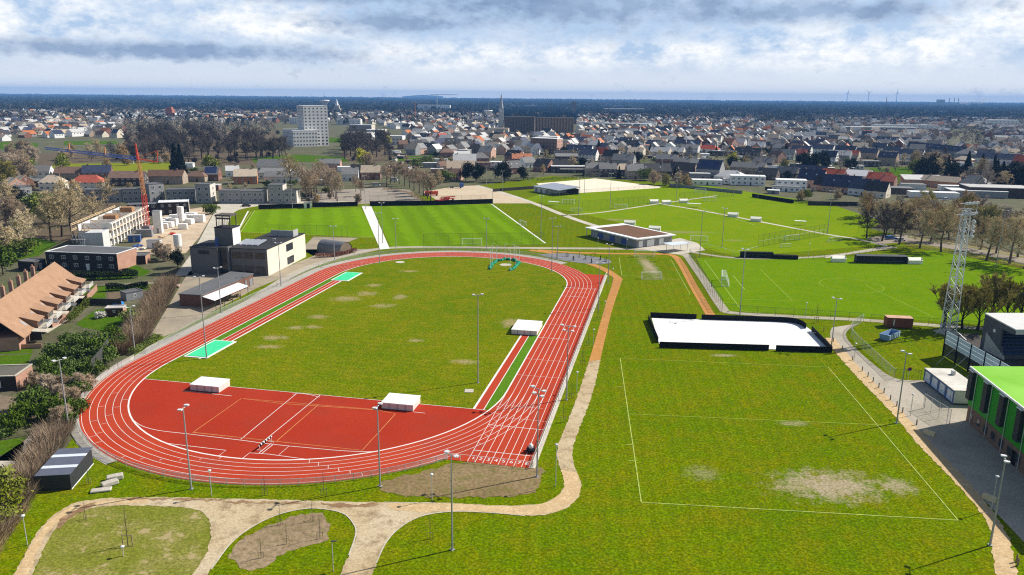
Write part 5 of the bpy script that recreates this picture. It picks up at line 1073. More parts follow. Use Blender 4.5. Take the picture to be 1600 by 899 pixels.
# ---- site stores, silos, cabins, heaps
for px, rz, sz, m_, lab, cat in (((247, 365), .2, (3, 3, 9.0), bw, 'pale vertical concrete panel stack next to the crane foot', 'panel'), ((226, 371), .15, (5.5, 2.5, 2.8), mgrey, 'dark grey site cabin below the crane', 'cabin'), ((210, 379), .3, (4.2, 2.5, 2.6), mat('site_blue', (.04, .10, .30), .6, .1), 'blue site container beside the white flats', 'container'), ((240, 389), .15, (4.5, 2.6, 3.), mat('white_cabin', (.66, .66, .66), .6, .06), 'white site cabin in the middle of the sandy site', 'cabin')):
    t = thing('site_unit', lab, cat, G(*px), rz); m = MB(); m.box(-sz[0]/2, 0, .1, sz[0]/2, sz[1], sz[2]); m.build('wall', m_, t); m = MB(); m.box(-sz[0]/2-.05, -.05, sz[2], sz[0]/2+.05, sz[1]+.05, sz[2]+.12); m.build('roof', mgrey, t); m = MB(); m.box(-.4, -.05, .15, .4, 0, 2.1); m.build('door', mgrey, t)
for px, h, lab in (((284, 352), 8., 'white upright silo behind the building materials'), ((279, 393), 6.2, 'white silo at the kerb of the site road')):
    t = thing('silo', lab, 'silo', G(*px)); m = MB(); m.bar((0, 0, 2.), (0, 0, h), 1.35, 14); m.bar((0, 0, .6), (0, 0, 2.), .3, 12, 1.35); m.build('tank', render_w, t); m = MB()
    for k in range(4): m.bar((1.1*math.cos(k*PI/2), 1.1*math.sin(k*PI/2), 0), (1.1*math.cos(k*PI/2), 1.1*math.sin(k*PI/2), 2.2), .09, 4)
    m.build('leg', mgrey, t)
r5 = random.Random(8); pal = None
for i, px in enumerate([(252, 350), (262, 347), (272, 345), (283, 343), (293, 341), (302, 339), (262, 355), (273, 353), (295, 350), (303, 346), (312, 347), (296, 338), (255, 357), (268, 352), (286, 358)]):
    t = thing('material_stack', 'white wrapped stack of building blocks beside the site road', 'pallet stack', G(*px), r5.uniform(-.3, .3), 'wrapped stacks on the building site'); s_ = r5.uniform(1.4, 2.6); m = MB(); m.box(-s_, -1.2, .15, s_, 1.2, r5.uniform(1.6, 3.4)); m.build('wrapped_blocks', mat('white_wrap', (.78, .77, .74), .6, .1, 1.), t); m = MB(); m.box(-s_, -1.2, 0, s_, 1.2, .15); m.build('pallet', wood, t)
for px, lab, m_ in (((205, 392), 'crumpled white plastic heap by the sandy site', render_w), ((222, 390), 'second white plastic heap near the low annex', render_w), ((215, 386), 'dark blue tarpaulin heap by the white flats', bluep), ((268, 367), 'red and orange equipment heap on the site', redp), ((255, 372), 'timber heap below the crane', fo), ((262, 385), 'brown timber heap beside the site kerb', fw), ((273, 448), 'pink and white rubble heap at the hedge', mat('pink_rubble', (.60, .42, .36), .8, .2)), ((230, 505), 'pale stack of concrete pipes beside the hedge', conc_m)):
    m = MB()
    for k in range(9): m.box(*(lambda x, y, z, a: (x-a, y-a*.6, z, x+a, y+a*.6, z+a*.6))(r5.uniform(-1.3, 1.3), r5.uniform(-1, 1), r5.uniform(0, .5), r5.uniform(.3, .7)), rz=r5.uniform(0, 3))
    tag(m.build('site_heap', m_, None, (*G(*px), 0)), lab, 'heap')
# ---- cars and machines
car_meshes = {}
def car(px, rz, colr, lab, van=False, group='parked cars'):
    t = thing('parked_car', lab, 'van' if van else 'car', G(*px), rz, group); body = mat('car_paint_%s' % colr[0], colr[1], .25, .03, spec=.6)
    L2, hh = (2.5, 1.0) if van else (2.15, .78)
    m = MB(); m.prism([(-L2, -.86), (L2-.25, -.86), (L2, -.55), (L2, .55), (L2-.25, .86), (-L2, .86)], .32, hh)
    zt = 2.0 if van else 1.42; a, b = (-L2+.05, L2-1.1) if van else (-L2+.35, L2-1.35)
    m.add([(a, -.8, hh), (b+.55, -.8, hh), (b+.55, .8, hh), (a, .8, hh), (a+.25, -.66, zt), (b-.1, -.66, zt), (b-.1, .66, zt), (a+.25, .66, zt)], [(4, 5, 6, 7)]+[(0, 1, 5, 4), (1, 2, 6, 5), (2, 3, 7, 6), (3, 0, 4, 7)]); m.build('body', body, t)
    m = MB(); zz = hh+.08; k = (zt-.12-hh)/(zt-hh); m.box(a+.2, -.83, zz, b+.2, -.72, zt-.14); m.box(a+.2, .72, zz, b+.2, .83, zt-.14); m.add([(b+.57, -.74, hh+.06), (b+.57, .74, hh+.06), (b+.0, .62, zt-.06), (b+.0, -.62, zt-.06)], [(0, 1, 2, 3)]); m.add([(a-.02, -.74, hh+.1), (a-.02, .74, hh+.1), (a+.2, .62, zt-.1), (a+.2, -.62, zt-.1)], [(3, 2, 1, 0)]); m.build('windows', glass, t)
    if 'w' not in car_meshes: m = MB(); m.bar((0, -.11, .32), (0, .11, .32), .32, 12); car_meshes['w'] = m.mesh('wheel', mat('tyre_rubber', (.02, .02, .02), .9))
    for x in (-L2+.75, L2-.8):
        for y in (-.8, .8): put('wheel', car_meshes['w'], t, (x, y, 0))
    return t
CW, CB, CG, CK, CR_ = ('white', (.75, .75, .75)), ('blue', (.06, .22, .55)), ('grey', (.25, .26, .28)), ('black', (.02, .02, .022)), ('red', (.42, .03, .02))
car((1391, 374), .2, CB, 'bright blue car under the car park trees'); car((1406, 377), .25, CW, 'white car under the car park trees'); car((385, 323), .1, CK, 'black car at the grey flats by the site road')
car((437, 317), .1, CG, 'grey car left at the three-storey grey flats'); car((450, 317), .1, CK, 'dark car right at the three-storey grey flats'); car((1444, 368), .2, CW, 'white car far back in the tree car park')
car((588, 291), .2, CW, 'white van parked on the street behind the car park', True); car((616, 283), 0, CW, 'white van in front of the brick cottage', True); car((1552, 300), .4, CW, 'white car at the dark commercial shed'); car((1478, 313), .3, CW, 'white car behind the tall trees at the right')
for px, lab, c_, kind in (((713, 294), 'flatbed truck with blue cab on the dirt yard', bluep, 0), ((700, 313), 'red boom lift lying folded on the dirt yard', redp, 1), ((675, 306), 'red tipping trailer below the tree row', redp, 2), ((690, 318), 'second red low loader in front of the boom lift', redp, 1)):
    t = thing('work_machine', lab, 'truck' if kind == 0 else 'machine', G(*px), .15); m = MB(); m.box(-4.5, -1.1, .7, 3.6, 1.1, .95); m.build('chassis', dgrey if kind == 0 else c_, t)
    if kind == 0: m = MB(); m.box(2., -1.2, .6, 4.4, 1.2, 3.); m.build('cab', c_, t)
    elif kind == 1: m = MB(); m.bar((-4, 0, 1.6), (4, 0, 2.0), .35, 4); m.box(-2., -1, .9, 1., 1, 1.7); m.build('boom', c_, t)
    else: m = MB(); m.box(-4, -1.2, .95, 3.4, 1.2, 2.6); m.build('tub', c_, t)
    for x in (-3.4, -2.2, 2.6):
        for y in (-1., 1.): m = MB(); m.bar((x, y-.15, .5), (x, y+.15, .5), .5, 10); m.build('wheel', mat('tyre_rubber', (.02, .02, .02)), t)
# ================================================================ TOWN: houses, flats, landmarks
WALL = {'br': ('red brick', mat('house_red_brick', (.24, .115, .08), .9, .2, .5, rand=.18)), 'pk': ('pink brick', mat('house_pink_brick', (.54, .31, .22), .9, .15, .5, rand=.12)), 'wh': ('white', mat('house_white', (.80, .79, .76), .85, .06, .3, rand=.08)),
        'cr': ('cream', mat('house_cream', (.70, .62, .50), .85, .08, .3, rand=.1)), 'gy': ('grey', mat('house_grey', (.30, .30, .30), .85, .1, .4, rand=.15)), 'dk': ('dark brick', mat('house_dark_brick', (.085, .068, .06), .9, .2, .5, rand=.2)), 'be': ('brown brick', mat('house_brown_brick', (.38, .29, .21), .9, .15, .5, rand=.15)),
        'or': ('orange brick', mat('house_orange_brick', (.50, .22, .11), .9, .15, .5, rand=.1)), 'sl': ('pale grey brick', mat('flats_grey_brick', (.36, .355, .35), .9, .12, .5, fine=6))}
ROOF = {'bk': ('black', mat('roof_black', (.040, .039, .040), .5, .2, .5, rand=.3)), 'nv': ('blue-black', mat('roof_navy', (.042, .050, .085), .4, .2, .5, rand=.25)), 'gr': ('grey', mat('roof_grey', (.19, .185, .18), .75, .15, .5, rand=.2)), 'lg': ('light grey', mat('roof_light_grey', (.50, .49, .47), .7, .1, .5, rand=.15)),
        'or': ('orange', mat('roof_orange', (.48, .17, .07), .85, .2, .6, rand=.15)), 'bn': ('brown', mat('roof_brown', (.20, .12, .085), .85, .2, .6, rand=.2)), 'rd': ('red', mat('roof_red', (.42, .09, .05), .85, .2, .6, rand=.15)), 'tn': ('tan', mat('roof_tan', (.50, .40, .29), .85, .12, .6, rand=.12)), 'wh': ('white', mat('roof_white', (.72, .72, .70), .6, .06, .4, rand=.06))}
trim_w = mat('roof_trim', (.62, .61, .58), .6, .08)
WIN = {}
def win_mesh(w_, h, bars=1):
    k = (round(w_, 1), round(h, 1), bars)
    if k not in WIN:
        m = MB(); q = .12; w2 = w_/2
        m.box(-w2, -.07, 0, w2, 0, q); m.box(-w2, -.07, h-q, w2, 0, h)
        for i in range(bars+2): x = -w2+q/2+(w_-q)*i/(bars+1); m.box(x-q/2, -.07, q, x+q/2, 0, h-q)
        m.m = 1; m.box(-w2+.05, -.035, .05, w2-.05, -.004, h-.05); WIN[k] = m.mesh('window', [frame_w, glass])
    return WIN[k]
CHIM = MB().box(-.35, -.35, 0, .35, .35, 1.7).box(-.42, -.42, 1.7, .42, .42, 1.85).mesh('chimney', brick_b)
DOOR = MB().box(-.5, -.08, 0, .5, 0, 2.1).mesh('door', dgrey)
SKYL = MB().box(-.4, -.06, 0, .4, .0, .9).mesh('skylight', mat('roof_window_glass', (.55, .58, .62), .15, .05))
def gable_meshes(w_, d, eh, rise, kind):
    W_, m = MB(), MB(); hw = w_/2
    W_.add([(-hw, 0, 0), (hw, 0, 0), (hw, d, 0), (-hw, d, 0), (-hw, 0, eh), (hw, 0, eh), (hw, d, eh), (-hw, d, eh)], [(0, 1, 5, 4), (1, 2, 6, 5), (2, 3, 7, 6), (3, 0, 4, 7)])
    e = .35; sl = rise/(d/2)
    if kind == 'g':
        W_.add([(-hw, 0, eh), (-hw, d, eh), (-hw, d/2, eh+rise), (hw, 0, eh), (hw, d, eh), (hw, d/2, eh+rise)], [(1, 0, 2), (3, 4, 5)])
        for s in (0, 1):
            y0, y1 = (-e, d/2) if s == 0 else (d+e, d/2); z0 = eh-e*sl; z1 = eh+rise
            p = [(-hw-.12, y0, z0), (hw+.12, y0, z0), (hw+.12, y1, z1), (-hw-.12, y1, z1)]
            m.slab([(a, b, c+.16) for a, b, c in (p if s == 0 else p[::-1])], .15)
    elif kind == 'h':
        i = min(hw*.62, d/2); a = [(-hw-e, -e, eh-.05), (hw+e, -e, eh-.05), (hw+e, d+e, eh-.05), (-hw-e, d+e, eh-.05), (-hw+i, d/2, eh+rise), (hw-i, d/2, eh+rise)]
        m.add(a, [(0, 1, 5, 4), (1, 2, 5), (2, 3, 4, 5), (3, 0, 4), (3, 2, 1, 0)])
    elif kind == 'f':
        m.box(-hw-.15, -.15, eh, hw+.15, d+.15, eh+.3)
    elif kind == 'm':
        W_.add([(-hw, d, eh), (hw, d, eh), (hw, d, eh+rise), (-hw, d, eh+rise)], [(0, 1, 2, 3)]); W_.add([(-hw, 0, eh), (-hw, d, eh), (-hw, d, eh+rise)], [(0, 2, 1)]); W_.add([(hw, 0, eh), (hw, d, eh), (hw, d, eh+rise)], [(0, 1, 2)])
        m.slab([(-hw-.2, -.3, eh+.15), (hw+.2, -.3, eh+.15), (hw+.2, d+.2, eh+rise+.2), (-hw-.2, d+.2, eh+rise+.2)], .2)
    return W_, m
KIND = {'g': 'gabled', 'h': 'hipped', 'f': 'flat-roofed', 'm': 'sloping-roofed'}
def zone(px, py):
    if px < 200: return 'left of the crane' if py > 255 else 'beyond the yellow field at the left'
    if px < 480: return 'between the grey flats and the yellow field' if py > 255 else 'beyond the dark grove'
    if px < 625: return 'behind the car park tree rows' if py > 240 else 'near the white tower block'
    if px < 800: return 'behind the dirt yard' if py > 238 else 'left of the brown apartment block'
    if px < 1045: return 'behind the sand pitch' if py > 246 else 'in front of the brown apartment block' if px < 900 else 'right of the brown apartment block'
    if px < 1200: return 'behind the farthest goals' if py > 248 else 'in the middle of the town'
    if px < 1400: return 'behind the far right pitch' if py > 262 else 'in the rows left of the green lawn'
    return 'behind the car park trees' if py > 262 else 'in the rows above the right grove'
HOUSE_XY = []
def house(px, py, ang, w_, d, eh, rise, wc, rc, kind='g', win=True, extra='', lab=None, group='houses of the town', xy=None, roofset=None):
    x, y = xy or G(px, py)
    if xy is None and px > 640 and kind in 'gh' and -42 < ang < 0: ang = min(ang, -math.degrees(math.atan2(x, y))-15)
    HOUSE_XY.append((x, y, max(w_, d)))
    st = 'two-storey' if eh > 4.4 else 'low'
    if lab is None:
        lab = ('%s %s flat-roofed house %s' % (st, WALL[wc][0], zone(px, py))) if kind == 'f' else ('%s %s house, %s %s roof, %s' % (st, WALL[wc][0], ROOF[rc][0], KIND[kind], zone(px, py)))
    t = thing('house', lab, 'house', (x, y), math.radians(ang), group); cs, sn = math.cos(math.radians(ang)), math.sin(math.radians(ang))
    Wm, Rm = gable_meshes(w_, d, eh, rise, kind); Wm.build('wall', WALL[wc][1], t); rf = Rm.build('roof', ROOF[rc][1], t)
    if kind in 'gh' and w_ > 7:
        put('chimney', CHIM, rf, ((-.3 if (int(px)+int(py)) % 2 else .28)*w_, d*.5+.1, eh+rise-.9))
    if win:
        fl = [1.0, 3.7] if eh > 4.4 else [.9]
        n = max(2, int(w_/3.2)); vx, vy = -x, -y
        front = (sn*vx-cs*vy) > 0
        fy, fr = (0, 0) if front else (d, PI)
        for z in fl:
            for i in range(n):
                a = -w_/2+w_*(i+.5)/n
                if z == fl[0] and i == n//2: put('door', DOOR, t, (a, fy, 0), fr)
                else: put('window', win_mesh(1.5 if w_/n > 2.6 else 1.1, 1.3), t, (a, fy, z), fr)
        rside = (cs*vx+sn*vy) > w_/2
        lside = (-cs*vx-sn*vy) > w_/2
        if rside or lside:
            sx = w_/2 if rside else -w_/2
            for z in fl: put('window', win_mesh(1.1, 1.3), t, (sx, d*.33, z), PI/2 if rside else -PI/2); put('window', win_mesh(1.1, 1.3), t, (sx, d*.68, z), PI/2 if rside else -PI/2)
            if kind == 'g' and rise > 2.6: put('window', win_mesh(.9, 1.1), t, (sx, d*.5, eh+.4), PI/2 if rside else -PI/2)
    if 's' in extra and kind == 'g':       # skylights on the front slope
        a = math.atan2(rise, d/2)
        for i in (-1, 1): o = put('skylight', SKYL, rf, (i*w_*.2, d*.22, eh+rise*.44+.2)); o.rotation_euler = (-(PI/2-a), 0, 0)
    if 'p' in extra:                        # solar panels
        a = math.atan2(rise, d/2); m = MB()
        for f0, f1 in ((.12, .88),): m.slab([(-w_*.38, d/2*f0, eh+rise*f0+.26), (w_*.38, d/2*f0, eh+rise*f0+.26), (w_*.38, d/2*f1, eh+rise*f1+.26), (-w_*.38, d/2*f1, eh+rise*f1+.26)], .06)
        m.build('solar_panel', mat('solar_blue', (.035, .05, .12), .2, .2, 2.), rf)
    if 'a' in extra:                        # flat-roofed rear annex towards the fields
        m = MB(); m.box(-w_*.3, -4, 0, w_*.45, -.02, 2.8); an = m.build('annex', WALL[wc][1], t); m = MB(); m.box(-w_*.3-.1, -4.1, 2.8, w_*.45+.1, -.02, 3.0); m.build('annex_roof', ROOF['lg' if int(px) % 2 else 'bk'][1], an); put('window', win_mesh(2.2, 1.8), an, (w_*.05, -4, .5))
    return t
H = house
# --- near rows, left to right (survey point of the front base, bearing, size, colours)
for a in ((10, 300, -35, 9, 9, 4.5, 3.2, 'pk', 'tn'), (24, 294, -35, 8, 9, 4, 3, 'br', 'tn'), (30, 284, -35, 7, 7, 4, 2.6, 'wh', 'gr', 'm'), (60, 283, 12, 14, 9, 6, 3.4, 'wh', 'gr'), (54, 292, 5, 13, 6, 3.2, 1, 'dk', 'gr', 'm'), (106, 283, 5, 17, 9, 5, 3.6, 'be', 'bn'), (135, 298, 5, 18, 9, 4.6, 4, 'cr', 'rd', 'h'), (80, 298, 8, 13, 8, 4.5, 4, 'cr', 'tn', 'h'),
    (152, 283, 20, 17, 10, 5.4, 4.2, 'br', 'nv'), (197, 291, 3, 21, 9, 5, 3.6, 'dk', 'bn'), (258, 288, 2, 22, 9, 5, 3.4, 'be', 'bn', 'g'), (304, 284, -6, 14, 10, 3.4, 3, 'be', 'bn', 'h'), (329, 283, 4, 10, 9, 4.4, 4.6, 'br', 'gr', 'g', True, 'p'), (331, 298, 4, 8, 6, 3, .4, 'br', 'lg', 'f'), (384, 288, 14, 14, 9, 5, 4, 'or', 'tn'), (364, 276, 20, 9, 8, 4, 3, 'wh', 'lg'), (294, 262, 10, 7, 6, 3, .4, 'wh', 'wh', 'f', False),
    (424, 274, 2, 20, 11, 6, 4.6, 'cr', 'gr'), (428, 280, 2, 20, 8, 4, 2.6, 'cr', 'gr', 'm'), (440, 286, 4, 22, 9, 4, 3, 'cr', 'gr'), (515, 266, 4, 16, 9, 5, 3, 'pk', 'gr'), (547, 283, 8, 11, 9, 4.4, 4, 'wh', 'gr'), (562, 279, 8, 12, 9, 5, 4, 'dk', 'bk'), (579, 281, 4, 13, 9, 5, 4.2, 'br', 'tn'), (500, 290, 3, 15, 5, 3, .3, 'be', 'lg', 'f', False), (612, 271, 5, 9, 7, 4.8, .3, 'wh', 'wh', 'f'), (538, 268, 10, 10, 7, 3, .4, 'wh', 'wh', 'f', False)): H(*a)
for a in ((720, 275, 3, 20, 12, 5.4, 4.8, 'cr', 'tn'), (726, 265, 3, 18, 11, 6.5, 5, 'gy', 'lg'), (709, 282, -12, 9, 8, 4, 3.4, 'pk', 'bn'), (683, 271, 5, 9, 6, 3, .3, 'or', 'wh', 'f'), (697, 270, 30, 9, 8, 5, 3, 'be', 'bn'), (699, 246, 12, 13, 10, 4.4, 3.6, 'br', 'bn', 'h'), (727, 234, 18, 17, 11, 6, 4.4, 'be', 'bk', 'g', True, 's'), (706, 232, 15, 12, 11, 6, 4.6, 'be', 'bk', 'g', True, 's'), (757, 247, -24, 13, 11, 5.5, 4.8, 'pk', 'gr'), (742, 241, -10, 15, 11, 5, 4.8, 'dk', 'bk', 'h'),
    (753, 256, 20, 13, 11, 4.6, 4.4, 'br', 'gr', 'h'), (752, 265, 3, 14, 9, 5, .4, 'br', 'bn', 'f'), (778, 264, 3, 12, 9, 5, .4, 'wh', 'wh', 'f'), (740, 254, 5, 12, 9, 4.6, .4, 'gy', 'lg', 'f'), (722, 249, 5, 14, 8, 4.6, 2, 'wh', 'lg', 'm'), (669, 237, -20, 16, 11, 4, 4.6, 'be', 'bk', 'g', True, 's'), (649, 228, -15, 11, 10, 5.5, 4.6, 'wh', 'nv'), (642, 235, 0, 15, 8, 5, .5, 'cr', 'bn', 'h'), (631, 233, 20, 10, 9, 5, 4, 'br', 'bn'),
    (799, 253, -30, 14, 11, 5, 4.6, 'br', 'bk', 'g', True, 's'), (694, 222, 35, 11, 10, 6, 4.6, 'br', 'rd'), (691, 230, 35, 10, 9, 5, 4, 'pk', 'nv'), (686, 255, 3, 14, 6, 3, .3, 'wh', 'lg', 'f'), (760, 226, 10, 14, 9, 5, 3, 'wh', 'lg', 'h'), (784, 232, 5, 16, 9, 5, .4, 'wh', 'lg', 'f'), (745, 222, 10, 13, 9, 4.5, 3.2, 'cr', 'or'), (735, 219, 10, 13, 9, 5, 3.6, 'wh', 'or'), (615, 242, 4, 12, 8, 3, .4, 'wh', 'wh', 'f'), (680, 262, 10, 18, 7, 3.4, .3, 'gy', 'lg', 'f'), (655, 256, 8, 24, 6, 2.6, .3, 'dk', 'bn', 'f', False)): H(*a)
for a in ((807, 272, 38, 12, 11, 4.6, 4.6, 'br', 'bk', 'g', True, 's'), (816, 257, 5, 17, 9, 4.6, 4, 'br', 'or'), (829, 262, 30, 11, 10, 4, 4, 'wh', 'gr'), (844, 268, -35, 13, 11, 4.4, 4.6, 'br', 'bk', 'g', True, 'a'), (866, 268, 4, 21, 11, 4.2, 4.6, 'dk', 'bk', 'g', True, 'a'), (893, 270, 3, 30, 9, 4.4, .3, 'dk', 'lg', 'f', True, 'a'), (932, 275, 2, 15, 10, 5.4, 3.6, 'be', 'gr', 'g', True, 'a'), (950, 276, 2, 13, 10, 5.4, 3.8, 'dk', 'gr', 'g', True, 'a'), (976, 275, 3, 15, 10, 4.4, 4, 'dk', 'tn', 'h', True, 's'), (993, 280, 2, 12, 10, 5.8, 4.2, 'be', 'gr', 'g'),
    (972, 260, -12, 18, 11, 5, 4.6, 'gy', 'gr', 'g'), (952, 254, -30, 14, 11, 5.4, 5.2, 'be', 'bk'), (937, 250, -32, 11, 10, 6, 4.6, 'or', 'rd'), (917, 251, -22, 16, 11, 5.4, 4.4, 'wh', 'nv'), (903, 243, -14, 26, 12, 4.4, 5.4, 'wh', 'nv', 'g', True, 's'), (927, 234, -20, 13, 10, 4.6, 4.6, 'wh', 'lg'), (969, 231, -18, 16, 10, 5.4, 4.6, 'wh', 'nv'), (905, 226, -22, 18, 11, 5, 4, 'pk', 'nv'), (903, 217, -40, 10, 10, 5.4, 4.8, 'br', 'tn'), (919, 220, -30, 11, 10, 5, 4.6, 'wh', 'lg'),
    (812, 237, -35, 12, 11, 6.5, 5, 'wh', 'tn'), (823, 239, -30, 14, 11, 7, 5, 'cr', 'lg'), (852, 213, -30, 14, 11, 6, 5, 'wh', 'bk'), (840, 219, -30, 14, 10, 6, 4.6, 'wh', 'lg'), (985, 234, -12, 17, 10, 6, 4, 'dk', 'bk'), (950, 225, -30, 13, 10, 5, 4.4, 'wh', 'lg'), (992, 246, -12, 15, 10, 5, 4, 'cr', 'tn'), (962, 246, 0, 14, 8, 5, .3, 'wh', 'gr', 'f'), (886, 252, 3, 20, 8, 4, 2, 'dk', 'gr', 'm'), (815, 248, 5, 22, 8, 3, .3, 'gy', 'gr', 'f', False), (880, 247, 5, 14, 8, 4, 3, 'gy', 'bk')): H(*a)
for a in ((1021, 277, 3, 26, 11, 4.2, 5, 'dk', 'bk', 'g', True, 's'), (1063, 276, -22, 19, 11, 4.4, 5, 'be', 'bk'), (1040, 258, -20, 18, 10, 5, 3.6, 'br', 'gr'), (1066, 262, -8, 16, 9, 4.6, 3, 'br', 'gr'), (1100, 266, -8, 24, 10, 5, 3, 'dk', 'gr'), (1105, 279, -33, 17, 12, 6.6, 6, 'gy', 'nv', 'g', True, 'p'), (1094, 281, -5, 14, 8, 4, .3, 'gy', 'lg', 'f'), (1138, 284, -8, 20, 13, 3.2, 4, 'wh', 'lg', 'h'), (1105, 290, -8, 19, 8, 3.2, .3, 'wh', 'wh', 'f'), (1168, 290, -12, 22, 10, 5.8, .4, 'wh', 'wh', 'f'), (1150, 288, -10, 16, 8, 3., .3, 'wh', 'lg', 'f'),
    (1166, 274, -14, 25, 11, 5.6, 3.4, 'be', 'gr'), (1196, 281, -25, 14, 11, 3.4, 4.4, 'dk', 'bk'), (1029, 246, -30, 19, 11, 5.2, 4, 'cr', 'lg'), (1052, 246, -25, 18, 11, 5.2, 4.2, 'cr', 'lg'), (1077, 240, -22, 17, 10, 5.6, 3.2, 'wh', 'gr'), (1104, 240, -8, 22, 12, 4.4, 4, 'wh', 'rd', 'h'), (1136, 232, -55, 13, 10, 6.4, 4.6, 'pk', 'or'), (1133, 244, -8, 24, 9, 4.4, .4, 'dk', 'gr', 'f'), (1166, 247, -10, 25, 11, 4.6, 4.8, 'dk', 'bk', 'g', True, 's'), (1079, 249, -20, 13, 9, 3.2, 2.4, 'wh', 'bk'), (1096, 247, -8, 15, 8, 3.6, .3, 'wh', 'wh', 'f'),
    (1152, 231, -35, 15, 11, 5.5, 4.8, 'wh', 'lg'), (1070, 208, -5, 26, 11, 6, 4, 'wh', 'nv', 'g', True, 's'), (1036, 209, -5, 26, 11, 6, 4.6, 'wh', 'nv', 'g', True, 's'), (1043, 225, -15, 20, 10, 5, 4, 'cr', 'lg'), (1019, 222, -40, 12, 10, 5, 4.6, 'br', 'lg'), (1180, 236, -25, 17, 11, 5, 4.6, 'gy', 'lg'), (1190, 262, -14, 16, 10, 4, 4, 'dk', 'gr'), (1020, 233, -25, 15, 10, 5.4, 4, 'wh', 'nv'), (1184, 220, -20, 14, 10, 5, 4, 'wh', 'bk'), (1116, 214, -20, 15, 11, 5, 5, 'cr', 'nv'), (1150, 250, -8, 12, 8, 3, .3, 'wh', 'lg', 'f')): H(*a)
for a in ((1236, 297, -14, 18, 10, 5.8, .3, 'wh', 'wh', 'f'), (1228, 300, -14, 16, 5, 3.0, .3, 'wh', 'gr', 'f'), (1264, 293, -35, 16, 12, 5, 6., 'pk', 'nv', 'g', True, 's'), (1284, 298, -38, 11, 9, 3.6, 4.4, 'pk', 'bk'), (1311, 301, -33, 22, 12, 3.6, 6.4, 'pk', 'nv', 'g', True, 's'), (1346, 306, -34, 16, 11, 4.2, 5.2, 'wh', 'nv'), (1366, 309, -34, 12, 10, 4, 5, 'cr', 'bk'), (1258, 278, -8, 26, 12, 3.4, 5.2, 'dk', 'nv', 'g', True, 's'), (1298, 284, -14, 15, 11, 4, 4.2, 'br', 'rd'), (1337, 284, -8, 28, 12, 4, 3.6, 'wh', 'wh', 'h', True), (1370, 291, -16, 15, 11, 4.6, 4, 'br', 'rd'), (1384, 293, -20, 9, 9, 4, 3.4, 'br', 'rd'), (1312, 288, -14, 8, 8, 3.4, 3, 'pk', 'bn'),
    (1227, 279, -38, 14, 10, 3.4, 4.4, 'dk', 'gr'), (1206, 276, -32, 12, 10, 3.4, 4, 'br', 'lg'), (1250, 243, -10, 19, 10, 5.4, 4, 'wh', 'nv'), (1283, 241, -10, 22, 10, 5.4, 4, 'wh', 'nv'), (1319, 243, -10, 20, 10, 5.4, 4, 'cr', 'nv'), (1352, 248, -8, 20, 10, 5.6, 4, 'be', 'nv'), (1372, 239, -18, 14, 10, 5.6, 4.4, 'wh', 'nv'), (1384, 259, -5, 15, 10, 7, 4.4, 'be', 'nv', 'g', True, 's'), (1392, 244, -8, 16, 10, 5.4, 4, 'wh', 'nv'), (1309, 251, -8, 20, 11, 5, 4, 'gy', 'lg'), (1328, 251, -10, 13, 10, 5, 4, 'cr', 'rd'), (1228, 249, -14, 14, 9, 5, 4, 'wh', 'gr'), (1247, 247, -14, 13, 9, 4, 4, 'br', 'rd'), (1206, 254, -60, 13, 10, 5.4, 4.4, 'pk', 'bn'), (1357, 261, -6, 20, 9, 4.6, .3, 'dk', 'gr', 'f'),
    (1292, 256, -40, 14, 9, 6, 5, 'wh', 'nv'), (1340, 265, -5, 10, 6, 3, .3, 'wh', 'lg', 'f'), (1420, 251, -14, 22, 11, 6, 4.2, 'wh', 'nv'), (1413, 258, -10, 12, 8, 3, .3, 'gy', 'gr', 'f'), (1445, 291, -8, 26, 9, 4, 2.4, 'pk', 'lg', 'm'), (1466, 293, -8, 22, 9, 4, 3, 'or', 'tn'), (1493, 294, -8, 22, 10, 3.4, 3.6, 'dk', 'bk'), (1517, 297, -30, 16, 12, 4, 5, 'br', 'gr', 'h'), (1494, 299, -8, 18, 6, 3, .3, 'wh', 'wh', 'f', False), (1563, 309, -12, 34, 18, 5.5, .6, 'dk', 'lg', 'f', False), (1530, 309, -12, 30, 14, 3.6, .3, 'gy', 'wh', 'f', False), (1508, 248, -14, 20, 13, 4.4, 4.2, 'gy', 'gr', 'h'), (1531, 246, -20, 20, 13, 4.4, 4.8, 'be', 'bn', 'h'), (1552, 256, -12, 32, 12, 4.6, 4.4, 'wh', 'nv'), (1569, 244, -15, 22, 12, 4.4, 3, 'cr', 'tn'),
    (1500, 262, -8, 22, 8, 4, .3, 'wh', 'lg', 'f'), (1503, 257, -10, 14, 10, 4, 3, 'or', 'tn', 'h'), (1430, 226, -8, 40, 11, 6, .4, 'br', 'gr', 'f'), (1590, 221, -8, 34, 12, 6, 4, 'gy', 'nv', 'g', True, 's'), (1595, 262, -40, 14, 12, 5, 5, 'br', 'rd'), (1598, 308, -14, 20, 12, 5, .4, 'br', 'rd', 'f'), (1460, 310, -12, 26, 8, 3, .3, 'wh', 'wh', 'f', False), (1390, 303, -14, 26, 10, 3.4, .4, 'dk', 'gr', 'f', False), (1428, 297, -10, 14, 8, 3.2, .3, 'wh', 'gr', 'f', False)): H(*a)
for i in range(6): H(1428+i*13.2, 236.5+i*1.6, -12, 15, 10, 5.2, 4.4, 'gy', 'nv', 'g', True, 's', lab='blue-black roofed terrace house in the long row above the right grove', group='long terrace above the grove')
for i in range(4): H(1378+i*16, 225+i*.6, -10, 17, 10, 5, 4, 'wh', 'nv', 'g', True, 's', lab='blue-black roofed terrace house in the second row left of the long terrace', group='second terrace row')
print('hand houses', len(HOUSE_XY))
